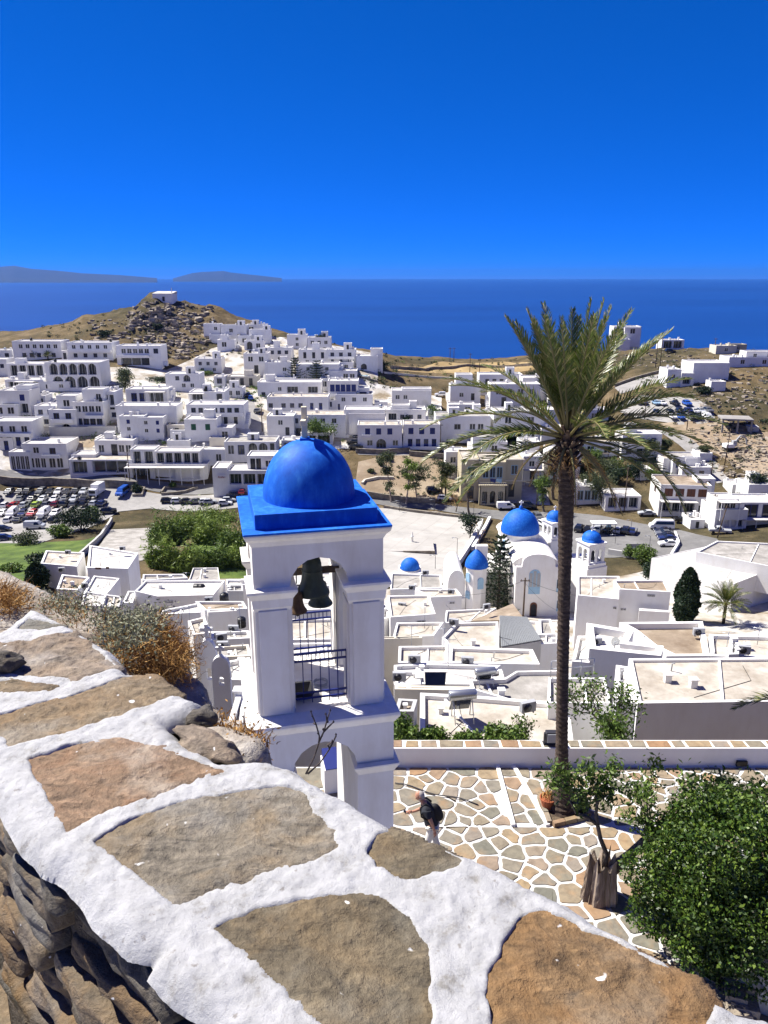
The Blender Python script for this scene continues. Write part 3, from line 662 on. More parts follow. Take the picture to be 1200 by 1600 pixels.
H(812,842,690,716,'1b@.6:.2-.6','white house with one blue window right of the town hall roof',7)
H(816,846,713,752,'1K@.25:.3-.7 1d@.7:.2-.7 ~@.5:.0-.98','white house with a canopy on the street right of the town hall',7)
# right
H(958,1000,510,536,'1w@.75:.1-.9 1d@.4:.3-.6','large white house on the right hand ridge with a roof loggia',9,sides='1d@.6'); B(975,1000,512,530,-2,'1d@.7',6); B(962,984,530,542,-6,'',5)
H(1033,1068,531,546,'2w@.5','white bungalow with a dark porch on the ridge',7,st=1)
H(1118,1150,540,553,'1d@.5','low cream house on the right skyline',7,st=1,wall='cream'); B(1140,1166,538,549,3,'1d@.5',5,wall='ochre')
H(1138,1215,558,573,'2d@.5','long white villa at the right frame edge with a terrace',9,st=1); B(1165,1215,549,562,4,'2d@.5')
H(1041,1062,577,605,'1d@.6:.3-.6','big white stepped block on the bare slope',9); B(1062,1082,583,612,-1,'1w@.6:.1-.8',9,st=2); B(1080,1136,567,606,1,'2d@.25:.65-.95',12,st=2)
H(1110,1133,596,611,'','tiny windowless white cube below the big stepped block',5,st=1)
H(970,1031,678,716,'3b@.72 2n@.28:.05-.6 =@.45:.0-.9','white villa with three blue shuttered windows and a garden pergola',8,sides='1d@.6')
H(1035,1062,716,738,'','low white house with a bare wall beside the lane',6,st=1,roof='roofbeige'); B(1050,1092,714,737,-2,'1b@.5:.1-.3',7,roof='roofgrey')
H(1064,1111,730,752,'1v@.5:.55-.75','small white house with one brown window by the lane',7,st=1,sides='1d@.5')
H(1026,1108,758,806,'4o@.75 1d@.25:.75-.95 3w@.3:.02-.72 ~@.5:.0-.72 ','white apartment house with four brown shuttered windows and a veranda',11,yaw=-6,roof='roofbrown',sides='1v@.7'); B(1085,1112,747,762,4,'1v@.5:.4-.8',5)
H(1143,1168,757,773,'1d@.5:.4-.8','small white roof house beside the brown shuttered apartments',6,st=1)
H(1115,1165,796,828,'4w@.3','white taverna with a brown awning at the right frame edge',9,cat='taverna',name='taverna',roof='roofbeige'); B(1118,1152,780,800,1,'3d@.5:.1-.9 ~@.9:.0-.9'); B(1150,1215,785,832,2,'2n@.7 2w@.25 ~@.5:.0-.98',8)
H(945,1000,775,798,'3w@.55','flat roofed cafe with three large windows on the street',8,st=1,cat='cafe',name='cafe')
H(898,936,760,788,'3c@.5','low white house with pale blue windows left of the cafe',8,st=1)
H(1166,1215,757,790,'1d@.5','white house cut by the right frame edge above the taverna',7)
H(855,905,704,748,'2d@.7 1K@.25','white house behind the palm trunk on the street',8)
H(905,965,690,715,'2d@.5','low house with a garden roof right of the palm crown',8,st=1,roof='roofbeige')

# infill: smaller houses between the rows
for u0, u1, vt, vb, f, lb in [
 (97,107,548,562,'1K@.4','narrow white link between the two hotels of the top row'),(56,78,640,660,'1d@.6','white lean-to left of the arched house'),(252,268,610,628,'1d@.5','tiny white annex right of the blue doored pergola house'),(335,352,588,606,'1n@.6','small white house on the lane bend'),
 (352,380,606,622,'2d@.5','white house beside the car at the top of the lane'),(345,372,640,656,'1d@.5','plain annex right of the cream house'),(150,186,684,700,'1d@.5','white shed on the dirt yard'),(58,72,618,634,'1d@.5','little white tower house left of the arched house'),(168,190,640,656,'1n@.5','small white house under the stacked loggias'),
 (262,292,664,682,'1K@.35','white annex between the cube block and the cream house'),(428,450,600,615,'1d@.5','white cube above the long pot roof'),(500,524,592,612,'2d@.6','white house left of the blue shuttered row'),(502,528,625,642,'1n@.6 1K@.25','white house between the long flat roof and the pot roof'),
 (440,470,688,704,'1w@.4','white porch house below the round tree'),(470,520,676,694,'2w@.35','low white garage row behind the tower dome'),(585,606,628,642,'1d@.5','white cube left of the corner loggia'),(668,690,640,656,'1d@.5','white house right of the corner loggia'),(690,712,672,690,'1K@.4','narrow white house right of the balustrade house'),
 (395,412,556,572,'1d@.6','white house left of the diagonal stair'),(425,446,545,556,'1d@.5','low white cube on the ridge slope'),(430,462,590,602,'1d@.5','terrace block below the blank house'),(530,552,566,580,'1d@.5','white terrace house left of the pool'),(345,360,524,538,'','blank white cube low in the ridge cluster'),(372,392,524,540,'1d@.5','white cube between the two upper ridge houses'),
 (790,830,668,690,'2d@.6','white house just behind the lower palm fronds'),(752,792,690,712,'1d@.5','white roof house behind the town hall'),(845,880,668,694,'1n@.6','white house behind the palm leaf bases'),(700,742,632,652,'2d@.6','white house below the stepped one left of the palm'),(858,900,610,632,'2d@.6','white house behind the right palm fronds'),(905,950,640,660,'1d@.5','low white house under the right fronds'),
 (1000,1020,735,750,'1d@.5','white garden house below the villa'),(1092,1112,708,722,'','blank white cube by the lane bend'),(1078,1100,812,826,'1K@.4','white kiosk at the foot of the apartments'),(0,22,684,704,'1D@.4','white hut under the blue doors at the left edge'),(62,110,596,612,'2d@.5','white house in front of the arcaded hotel')]:
    H(u0, u1, vt, vb, f, lb, 6, st=max(1, round((vb - vt) / 15)), wall='cream' if 'cream' in lb and 'right of' not in lb else 'white')
# ------------------------------------------------------------------ chapel on the hill
b = G(254, 471); s = axis(b) / FPX
t = thing('chapel', 'small white chapel alone on the summit of the rocky hill', 'chapel', b, R(-8))
q = MB(); Wd = 32 * s; q.box(-Wd/2, Wd/2, 0, 6, -3, 3.4); q.build('wall', W['white'], t)
q = MB(); q.prism([(-Wd/2-.1, -.1), (Wd/2+.1, -.1), (Wd/2+.1, 6.1), (-Wd/2-.1, 6.1)], 3.4, [3.5, 3.5, 4.4, 4.4]); q.build('roof', W['roofwhite'], t)
q = MB(); q.box(Wd/2-.6, Wd/2-.3, 1, 1.3, 3.5, 6); q.build('bell_post', W['white'], t)
o = link('door', piece('K'), t); o.location = (.6, -.03, .1); o.scale = (1.1, 1, 2)
# ------------------------------------------------------------------ helpers for the blue domed churches
def dome(mb, r, h, n=28, mi=0, M=None, k=10, p=1.0):
    mb.lathe([(r * math.cos(math.pi / 2 * i / k) ** p, h * math.sin(math.pi / 2 * i / k)) for i in range(k + 1)], n, mi, M)
def cross(parent, loc, h, mat='white', rz=0):
    q = MB(); w_ = h * .09
    q.box(-w_, w_, -w_, w_, 0, h); q.box(-h * .33, h * .33, -w_ * .9, w_ * .9, h * .6, h * .6 + 2 * w_)
    q.lathe([(w_ * 2.2, -.02), (w_ * 2.4, w_), (w_, w_ * 2.5)], 10); o = q.build('cross', W[mat], parent); o.location = loc; o.rotation_euler = (0, 0, rz); return o
FB = G(838, 964); FY = FB.y; fs = axis(FB) / FPX                    # foot of the front door
ch = thing('church', 'white church with a large bright blue central dome below the square', 'church', FB)
rel = lambda u, v, dy=0: px(u, v, FY + dy) - FB
# nave with a curved gable
xl, xr = rel(806, 900).x, rel(876, 900).x; zs, zg = rel(838, 886).z, rel(838, 866).z
q = MB(); gx = (xl + xr) / 2 - .3
prof = [(xl, -4), (xr, -4), (xr, zs), (xr - .9, zs), (xr - 1.0, zs + .7)] + [(gx + (xr - 1 - gx) * math.cos(math.pi/2 * (i / 8)), zs + .7 + (zg - zs - .7) * math.sin(math.pi/2 * (i / 8)) ** .9) for i in range(1, 8)]
prof += [(gx, zg)] + [(gx - (gx - xl - 1) * math.cos(math.pi/2 * ((8 - i) / 8)), zs + .7 + (zg - zs - .7) * math.sin(math.pi/2 * ((8 - i) / 8)) ** .9) for i in range(1, 9)] + [(xl + .9, zs), (xl, zs)]
FM = Matrix(((1, 0, 0, 0), (0, 0, 1, 0), (0, 1, 0, 0), (0, 0, 0, 1)))
q.prism(prof[::-1], 0, .8, 0, FM); q.build('gable_wall', W['white'], ch)
q = MB(); ln = 20
rr = [(xl, -4), (xr, -4), (xr, zs - .2)] + [(gx + (xr - gx) * math.cos(math.pi * i / 12), zs - .2 + (zg - zs - .2) * math.sin(math.pi * i / 12)) for i in range(1, 12)] + [(xl, zs - .2)]
q.prism(rr[::-1], .8, ln, 0, FM); q.build('nave', W['towerwhite'], ch)
for (u0, u1, v0, v1, kind) in [(825, 845.5, 890, 928, 'big'), (827, 839.5, 941, 964.5, 'door'), (869, 874, 905, 925, 'w'), (869, 874, 938, 955, 'w')]:
    a, c = rel(u0, v1), rel(u1, v0); q = MB(); wd = c.x - a.x; cx = (a.x + c.x) / 2
    zt = c.z; za = a.z; r = wd / 2; pts = [(cx - r, za), (cx + r, za)] + [(cx + r * math.cos(math.pi * i / 10), zt - r + r * math.sin(math.pi * i / 10)) for i in range(11)]
    q.prism(pts[::-1], -.06, .02, 0, FM)
    if kind == 'door':
        q.build('door', W['brown'], ch); g = MB(); g.prism([(cx + (x - cx) * .8, za + (z - za) * .88) for x, z in pts][::-1], -.1, -.05, 0, FM); g.box(cx-.05, cx+.05, -.13, -.1, za+.3, za+1.8); g.box(cx-.35, cx+.35, -.13, -.1, za+1.1, za+1.2); g.build('door_panel', W['dark'], ch)
    else:
        fr = q.build('window_frame', W['paleblue'], ch)
        n = 3 if kind == 'big' else 1
        for k in range(n):
            g = MB(); w_ = wd / n; x0 = cx - r + k * w_ + w_ * .12; x1 = x0 + w_ * .76; top = zt - r + (r * .75 if (n == 1 or k == 1) else r * .35)
            hh = za + (zt - za) * .3
            g.box(x0, x1, -.1, -.05, hh, top); g.build('pane', W['greyframe'] if n == 3 else W['glass'], fr)
# drum and dome over the crossing
dy = 11; dc = rel(811, 852, dy); R1 = 27.5 * axis(FB + dc) / FPX; zb, zd = rel(811, 858, dy).z, rel(811, 829, dy).z
q = MB(); MT = Matrix.Translation((dc.x, dy, 0)); q.lathe([(R1 * 1.3, zb - 2.2), (R1 * 1.3, zb - .4), (R1 * 1.06, zb), (R1, zb), (R1, zd - .3), (R1 * 1.07, zd - .2), (R1 * 1.07, zd)], 32, 0, MT, smooth=False); dr = q.build('drum', W['white'], ch)
for k in range(8):
    a = R(-90 + 22.5 + k * 45); g = MB(); M = Matrix.Translation((dc.x, dy, 0)) @ Matrix.Rotation(a, 4, 'Z')
    pts = [(-.28, 0), (.28, 0)] + [(.28 * math.cos(math.pi * i / 8), 1.4 + .28 * math.sin(math.pi * i / 8)) for i in range(9)]
    M2 = M @ Matrix(((0, 0, 1, R1 - .03), (1, 0, 0, 0), (0, 1, 0, zb + .5), (0, 0, 0, 1)))
    g.prism(pts, 0, .1, 0, M2); g.build('window', W['paleblue'], dr); 
q = MB(); dome(q, R1 * 1.09, rel(811, 795, dy).z - zd, 36, 0, Matrix.Translation((dc.x, dy, zd))); q.lathe([(.35, 0), (.35, .5), (.15, .8)], 10, 0, Matrix.Translation((dc.x, dy, rel(811, 796.5, dy).z))); dm = q.build('dome', W['dome'], ch)
cross(dm, (dc.x, dy, rel(811, 795, dy).z + .4), 1.1)
# side arms
for x0, x1 in ((xl - 4, xl), (xr, xr + 9)):
    q = MB(); y0, y1 = 7, 15; r = (y1 - y0) / 2; z0 = zb - 3.6
    rr = [(y0, -4), (y1, -4), (y1, z0)] + [(y0 + r + r * math.cos(math.pi * i / 10), z0 + 2.4 * math.sin(math.pi * i / 10)) for i in range(1, 10)] + [(y0, z0)]
    q.prism(rr, x0, x1, 0, Matrix(((0, 0, 1, 0), (1, 0, 0, 0), (0, 1, 0, 0), (0, 0, 0, 1)))); q.build('transept', W['white'], ch)
# front chapel tower with a half dome, left
ct = thing('chapel_tower', 'white apse chapel with a pointed blue half dome left of the church front', 'chapel', FB)
c0 = rel(746, 905, 1.5); rw = 16.5 * fs; zc = rel(746, 890, 1.5).z
q = MB(); M = Matrix.Translation((c0.x, 1.5 + rw, 0)); q.lathe([(rw, -6), (rw, zc - .3), (rw * 1.08, zc - .2), (rw * 1.08, zc)], 8, 0, M @ Matrix.Rotation(R(22.5), 4, 'Z'), smooth=False); q.build('wall', W['white'], ct)
q = MB(); zt = rel(746, 862, 1.5).z; q.lathe([(rw * 1.12 * (1 - (i / 8) ** 1.9), zc + (zt - zc) * i / 8) for i in range(9)], 24, 0, M); q.build('dome', W['dome'], ct)
q = MB(); q.box(c0.x - .2, c0.x + rw, 1.5 + rw * .9, 1.5 + rw * .9 + 1, zc - 2, zt + .4); q.build('back_wall', W['white'], ct)
for a, v0, v1 in ((-70, 903, 921), (-150, 898, 912), (-150, 926, 938)):
    za, zb2 = rel(746, v1, 1.5).z, rel(746, v0, 1.5).z; g = MB(); h = zb2 - za
    pts = [(-.5, 0), (.5, 0)] + [(.5 * math.cos(math.pi * i / 8), h - .5 + .5 * math.sin(math.pi * i / 8)) for i in range(9)]
    g.prism(pts, -.1, .12, 0, M @ Matrix.Rotation(R(a), 4, 'Z') @ Matrix(((0, 0, 1, rw * .95), (1, 0, 0, 0), (0, 1, 0, za), (0, 0, 0, 1)))); g.build('window', W['paleblue'], ct)
# barrel vaulted chapel beside it
bc = thing('vaulted_chapel', 'low white barrel vaulted chapel beside the half domed apse', 'chapel', FB)
a0, a1 = rel(700, 910, 3), rel(727, 910, 3); q = MB(); x0, x1 = a0.x, a1.x; r = (x1 - x0) / 2; z0 = rel(712, 912, 3).z; zt = rel(712, 891, 3).z
rr = [(x0, -6), (x1, -6), (x1, z0)] + [(x0 + r + r * math.cos(math.pi * i / 12), z0 + (zt - z0) * math.sin(math.pi * i / 12)) for i in range(1, 12)] + [(x0, z0)]
q.prism(rr[::-1], 3, 12, 0, FM); q.build('vault', W['white'], bc)
q = MB(); q.box(x0 - .15, x1 + .1, 2.7, 3, -6, z0 - 2.5); q.build('front_wall', W['white'], bc)
# belfries
def belfry(label, u, vbase, vdome, vtop, half, dy, y0=None):
    t = thing('belfry', label, 'bell tower', FB, 0, 'blue domed belfries of the church')
    c = rel(u, vdome, dy); sc_ = axis(FB + c) / FPX; hw = half * sc_; zb, zd, zt = rel(u, vbase, dy).z, c.z, rel(u, vtop, dy).z
    M = Matrix.Translation((c.x, dy + hw, 0)) @ Matrix.Rotation(R(24), 4, 'Z'); h = zd - zb
    q = MB(); q.box(-hw * 1.25, hw * 1.25, -hw * 1.25, hw * 1.25, zb - 8, zb + h * .16, 0, M); q.box(-hw * 1.15, hw * 1.15, -hw * 1.15, hw * 1.15, zb + h * .16, zb + h * .3, 0, M); q.build('plinth', W['white'], t)
    z0 = zb + h * .3; q = MB(); ops = [(-hw * .72, -hw * .1, z0 + .2, zd - h * .16, .3, True), (hw * .1, hw * .72, z0 + .2, zd - h * .16, .3, True)]
    for k in range(4): facade(q, -hw, hw, z0, zd, -hw, ops, 0, M @ Matrix.Rotation(R(90 * k), 4, 'Z'))
    q.box(-hw * .06, hw * .06, -hw * .06, hw * .06, z0, zd, 0, M); q.build('arcade', W['white'], t)
    q = MB(); q.box(-hw * 1.12, hw * 1.12, -hw * 1.12, hw * 1.12, zd, zd + h * .06, 0, M); q.build('cornice', W['white'], t)
    q = MB(); r = hw * .98; q.lathe([(r * 1.02, zd + h * .06), (r * 1.02, zd + h * .12)] + [(r * math.cos(math.pi/2*i/8), zd + h * .12 + (zt - zd - h * .12) * math.sin(math.pi/2*i/8)) for i in range(9)], 24, 0, M); d = q.build('dome', W['dome'], t)
    cross(d, (c.x, dy + hw, zt - .05), .9)
    q = MB(); q.lathe([(.05, z0 + h * .42), (.22, z0 + h * .38), (.3, z0 + h * .15), (.42, z0 + h * .08)], 12, 0, M @ Matrix.Translation((0, -hw * .4, 0))); q.build('bell', W['darkmetal'], t)
belfry('nearer right belfry of the church with a small blue dome and twin arches', 928, 893, 852, 834, 15.5, 2)
belfry('farther belfry of the church, half hidden behind the palm trunk', 869, 848, 818, 801, 13, 12)
# small blue dome behind the roofs, left of the church
p = G(641, 905); t = thing('domed_chapel', 'little chapel with a low blue dome beside the white square', 'chapel', p); s = axis(p) / FPX
q = MB(); q.box(-2.2, 2.2, 0, 4.5, -4, 10 * s); q.build('wall', W['white'], t)
q = MB(); q.lathe([(16.5 * s, 10 * s), (16.5 * s, 12 * s)], 24, 0, Matrix.Translation((0, 2.2, 0)), smooth=False); q.build('drum', W['white'], t)
q = MB(); dome(q, 15.5 * s, 17 * s, 24, 0, Matrix.Translation((0, 2.2, 12 * s))); q.build('dome', W['dome'], t)
# ------------------------------------------------------------------ beige town hall
b = G(768, 784); s = axis(b) / FPX; X = lambda u: (u - 768) * s; Z = lambda v: px(768, v, b.y).z - b.z
t = thing('town_hall', 'ochre two storey town hall with a three arched porch and balcony', 'town hall', b)
def mass(x0, x1, y0, dep, z1, feats, st): block(t, x0, x1, y0, y0 + dep, 0, z1, feats, 'ochre', 'roofbeige', st, .5)
mass(X(720), X(747), .8, 12, Z(718), '1K@.2:.3-.8 1c@.7:.3-.8', 5)
mass(X(747), X(788), 0, 12.8, Z(722), '3c@.74:.12-.9', 6)
mass(X(788), X(815), .8, 12, Z(718), '1c@.74:.3-.75 1K@.25:.2-.6', 5)
q = MB(); x0, x1 = X(747), X(788); w_ = (x1 - x0)
ops = [(x0 + w_ * f, x0 + w_ * (f + .2), .1, Z(764), 1.6, True) for f in (.1, .4, .7)]
facade(q, x0, x1, -3, Z(756), -2.2, ops); q.box(x0, x0 + .3, -2.2, 0, -3, Z(756)); q.box(x1 - .3, x1, -2.2, 0, -3, Z(756)); q.box(x0 - .2, x1 + .2, -2.5, 0, Z(756), Z(756) + .25); q.build('porch', W['ochre'], t)
q = MB(); q.box(x0, x1, -2.4, -2.3, Z(756) + .9, Z(756) + 1.05)
for k in range(13): q.box(x0 + k * w_ / 12.5, x0 + k * w_ / 12.5 + .12, -2.4, -2.28, Z(756) + .25, Z(756) + .9)
q.build('balcony_balustrade', W['ochre'], t)
for f in (.2, .5, .8):
    o = link('door' if f == .5 else 'window', piece('K' if f == .5 else 'd'), t); o.location = (x0 + w_ * f, -.65, .2); o.scale = (w_ * .15, 1, Z(764) - .5)
for v, k in ((720, .35), (753, .2)):
    q = MB(); q.box(X(720) - k, X(747) - .02, .8 - k, .79, Z(v), Z(v) + .3); q.box(X(788) + .02, X(815) + k, .8 - k, .79, Z(v), Z(v) + .3); q.build('cornice', W['cream'], t)
for k, c in ((-.5, 'blue'), (.6, 'paleblue')):
    q = MB(); q.tube([(X(766) + k, -2.4, Z(752)), (X(766) + k * 1.5, -3.3, Z(743))], .05, 5); q.add([(X(766) + k * 1.5, -3.3, Z(743)), (X(766) + k * 1.5 + 1.6, -3.2, Z(744)), (X(766) + k * 1.5 + 1.5, -3.1, Z(750)), (X(766) + k * 1.4, -3.0, Z(748))], [(0, 1, 2, 3)], 1); q.build('flag', [W['darkmetal'], W[c]], t)
# ------------------------------------------------------------------ square: monument, steps, lamps, walls
p = G(644, 853); s = axis(p) / FPX
t = thing('monument', 'slender white marble monument on a low plinth in the square', 'monument', p)
q = MB(); q.box(-.6, .6, -.6, .6, -.2, .5); q.box(-.4, .4, -.4, .4, .5, .9); q.build('plinth', W['white'], t)
q = MB(); q.lathe([(.28, .9), (.2, 2.2), (.32, 2.25), (.3, 2.4), (.12, 2.5), (.18, 3.0), (.1, 3.3)], 10); q.build('column', W['white'], t)
p = G(630, 862); t = thing('stage_terrace', 'low white stage with stone kerb and steps at the near side of the square', 'terrace', p)
q = MB(); q.box(-10, 7, -1, 8, -1.5, .55); q.build('slab', W['square'], t)
q = MB(); q.box(0, 7.1, -1.25, -1, -1.5, .6); q.build('kerb', W['stonewall'], t)
for k in range(4):
    q = MB(); q.box(-9, -.2, -1.1 - .4 * k, -.98 - .4 * (k - 1) if k else -.99, -1.5, .42 - .13 * k); q.build('step', W['square'], t)
def wall_line(pts, h, th, label, name='stone_wall', mat='stonewall', cat='wall', off=0):
    P = [G(u, v) for u, v in pts]; D = []
    for i in range(len(P) - 1):
        n = max(1, int((P[i + 1] - P[i]).length / 3))
        for k in range(n): D.append(P[i].lerp(P[i + 1], k / n))
    D.append(P[-1]); q = MB(); L = []; Rr = []
    for i, p in enumerate(D):
        d = (D[min(i + 1, len(D) - 1)] - D[max(i - 1, 0)]); d.z = 0; d.normalize(); nrm = Vector((-d.y, d.x, 0)) * th / 2
        z = hgt(p.x, p.y); L.append((p.x + nrm.x, p.y + nrm.y, z)); Rr.append((p.x - nrm.x, p.y - nrm.y, z))
    vs = []; 
    for a, c in zip(L, Rr): j = random.uniform(-.08, .08); vs += [(a[0], a[1], a[2] - 1.5), (c[0], c[1], c[2] - 1.5), (c[0], c[1], c[2] + h + j), (a[0], a[1], a[2] + h + j)]
    n = len(D); fs = [(4 * i + j, 4 * i + (j + 1) % 4, 4 * i + 4 + (j + 1) % 4, 4 * i + 4 + j) for i in range(n - 1) for j in range(4)] + [(0, 3, 2, 1), (4 * n - 4, 4 * n - 3, 4 * n - 2, 4 * n - 1)]
    q.add(vs, fs); return tag(q.build(name, W[mat]), label, cat)
wall_line([(556, 708), (600, 710), (640, 707), (640, 712), (700, 718), (735, 716)], 1.6, .6, 'dark dry stone wall holding the road above the bare ground')
wall_line([(560, 774), (600, 780), (645, 786), (680, 786)], 1.6, .6, 'dry stone wall at the foot of the bare ground above the square')
wall_line([(566, 757), (570, 752), (590, 748), (615, 748)], .7, .6, 'pale curved low wall in the bare ground beside the eucalyptus trees', mat='cream')
wall_line([(600, 793), (640, 800), (690, 806), (740, 811)], .8, .8, 'low planted stone edge between the square and the road')
wall_line([(0, 755), (80, 757), (150, 762), (215, 764)], 2.2, .6, 'long dark retaining wall behind the crowded car park')
wall_line([(252, 772), (258, 764), (275, 761), (308, 764), (290, 770), (252, 774)], .8, .5, 'stone kerb of the traffic island by the junction')
wall_line([(205, 770), (210, 763), (226, 765), (222, 776), (207, 776)], .8, .5, 'stone planter of the roadside shrub by the blue van')
wall_line([(126, 872), (150, 850), (175, 815)], 1.2, .5, 'pale garden wall running up beside the ploughed plot', mat='greywall')
wall_line([(700, 905), (718, 880), (740, 845), (752, 818)], 1.3, .9, 'white ramp wall climbing from the church to the road', mat='white')
wall_line([(738, 860), (750, 840), (765, 812)], .9, .7, 'second lower white ramp wall nearer the church', mat='white')
wall_line([(950, 867), (1000, 874), (1020, 878)], 1.4, .5, 'grey wall below the bus stop car park', mat='greywall')
wall_line([(1048, 872), (1060, 852), (1054, 836)], 1.0, .5, 'low white wall beside the row of dark cars', mat='white')
wall_line([(975, 650), (1040, 652), (1110, 656)], 1.0, .6, 'dark retaining wall between the two levels of the upper car park')
wall_line([(600, 583), (650, 588), (700, 592), (740, 594)], .7, .8, 'pale field wall crossing the straw slope', mat='cream')
wall_line([(610, 576), (680, 577), (760, 574), (850, 571)], 1.2, .8, 'dark field wall above the straw field')
wall_line([(960, 604), (1000, 590), (1040, 580)], 1.0, .6, 'dark wall along the upper edge of the hill road')
wall_line([(495, 560), (560, 590), (590, 598)], .8, .5, 'dark hedge wall below the pool house')
# pool
q = MB(); p = G(562, 590); s = axis(p) / FPX
t = thing('swimming_pool', 'turquoise swimming pool on a terrace among the hillside houses', 'swimming pool', p)
q.box(-15 * s, 15 * s, 0, 5, -3, .6); q.build('terrace', W['white'], t)
q = MB(); q.box(-12 * s, 12 * s, .6, 4.4, .55, .68); W['pool'] = plain('pool water', (.03, .38, .6, 1), .08, .6); q.build('water', W['pool'], t)
# unfinished concrete frame
p = G(1150, 677); s = axis(p) / FPX
t = thing('concrete_frame', 'unfinished open concrete building frame on the sandy slope', 'building', p, R(-12))
for x in (-22, 0, 20):
    for y in (0, 6):
        q = MB(); q.box(x * s, x * s + .5, y, y + .5, -2, 4); q.build('pillar', W['concrete'], t)
q = MB(); q.box(-23 * s, 23 * s, -.3, 6.9, 4, 4.5); q.build('roof_slab', W['concrete'], t)
q = MB(); q.box(18 * s, 34 * s, 1, 7, -2, 2); q.build('side_wall', W['greywall'], t)
# excavator
p = G(1140, 703); t = thing('excavator', 'white excavator with a folded arm working on the sandy slope', 'excavator', p, R(10))
q = MB(); 
for y in (-1.1, .7): q.box(-1.9, 1.9, y, y + .5, 0, .8)
q.build('tracks', W['black'], t, .1); q = MB(); q.box(-2.0, .9, -1.2, 1.2, .85, 2.0); q.build('body', W['white'], t, .1)
q = MB(); q.box(.2, 1.5, -1.1, 0, 1.3, 3.0); q.build('cab', W['greyframe'], t, .1)
q = MB(); q.tube([(1.2, .5, 1.6), (3.4, .5, 4.2), (5.4, .5, 3.2)], .26, 6); q.tube([(5.4, .5, 3.4), (6.0, .5, .6)], .2, 6); q.build('boom', W['greyframe'], t); q = MB(); q.box(5.3, 6.3, 0, 1, .1, .9); q.build('bucket', W['darkmetal'], t, .08)
# bus shelter
p = G(942, 836); s = axis(p) / FPX
t = thing('bus_shelter', 'white flat roofed bus shelter over the parked cars', 'bus shelter', p)
q = MB(); q.box(-19 * s, 19 * s, -1, 1.6, 3.0, 3.25); q.build('roof', W['white'], t)
for x in (-18, -6, 6, 17):
    q = MB(); q.box(x * s, x * s + .12, -.8, -.68, -.5, 3); q.build('post', W['darkmetal'], t)
q = MB(); q.box(7 * s, 14 * s, 1.2, 1.3, .4, 2.8); q.build('panel', W['paleblue'], t)
# poles and lamps
def pole(u, vb, vt, label, name='utility_pole', r=.13, mat='wood', arms=True, lean=0):
    p = G(u, vb); h = px(u, vt, p.y).z - p.z; t = thing(name, label, 'utility pole' if arms else 'street lamp', p, 0, None)
    q = MB(); q.tube([(0, 0, -.8), (lean, 0, h)], [r, r * .75], 7); q.build('post', W[mat], t)
    q = MB()
    if arms: q.box(lean - .75, lean + .75, -.05, .05, h - .55, h - .43); [q.lathe([(.05, h - .43), (.07, h - .3), (.03, h - .22)], 6, 0, Matrix.Translation((lean + k, 0, 0))) for k in (-.6, 0, .6)]; q.build('cross_arm', W['wood'], t)
    else: q.tube([(lean, 0, h), (lean - .5, 0, h + .15), (lean - .9, 0, h + .1)], .05, 5); q.box(lean - 1.25, lean - .8, -.13, .13, h + .02, h + .14); q.build('lamp_head', W['metal'], t)
    return Vector((p.x + lean, p.y, p.z + h - .3))
PT = {}
for k, (u, vb, vt, lb, ln_) in enumerate([
  (410, 675, 630, 'wooden pole standing in the lane above the fanlight building', 0), (407, 757, 712, 'wooden pole in front of the bakery shop', 0), (203, 752, 705, 'wooden pole between the brown restaurant and the taverna', 0),
  (688, 700, 662, 'dark pole beside the house with blue doors and balustrade', 0), (734, 582, 552, 'thin far pole on the straw field', 0), (749, 583, 560, 'second thin far pole right on the straw field', 0),
  (703, 566, 543, 'leftmost of two poles on the skyline by the sea', 0), (709, 566, 543, 'right one of two poles on the skyline by the sea', 0), (1024, 574, 527, 'tall dark pole on the right ridge near the bungalow', 0),
  (1031, 574, 522, 'taller pole right beside its twin on the right ridge', 0), (1116, 551, 528, 'far pole behind the cream house on the right skyline', 0), (1007, 655, 620, 'pole at the left end of the upper car park', 0),
  (1073, 672, 640, 'pole in front of the lower row of the upper car park', 0), (1132, 727, 670, 'leaning dark pole on the sandy slope below the excavator', .4), (1110, 752, 722, 'pole between the lane and the small brown windowed house', 0),
  (1110, 822, 772, 'tall pole beside the brown shuttered apartments', .2), (1120, 840, 790, 'leaning wooden pole in front of the taverna with a brown awning', 1.4), (975, 800, 730, 'dark pole left of the flat roofed cafe', 0),
  (838, 795, 735, 'dark pole at the street corner right of the town hall', 0), (683, 985, 924, 'dark utility pole among the roofs, left of the blank blue wall', 0), (817, 968, 903, 'dark utility pole in front of the church gable', 0)]):
    PT[k] = pole(u, vb, vt, lb, lean=ln_, r=.16)
for u, vb, vt, lb in [(624, 800, 783, 'street lamp at the far left of the square'), (678, 803, 781, 'street lamp at the far middle edge of the square'), (740, 806, 784, 'street lamp at the far right edge of the square'), (714, 868, 841, 'curved street lamp at the near right side of the square'),
                      (680, 890, 868, 'thin lamp by the small blue dome'), (961, 850, 836, 'street lamp below the bus shelter'), (1014, 862, 838, 'street lamp beside the row of dark cars'), (986, 826, 813, 'round road sign post beside the bus shelter')]:
    pole(u, vb, vt, lb, 'street_lamp', .06, 'darkmetal', False)
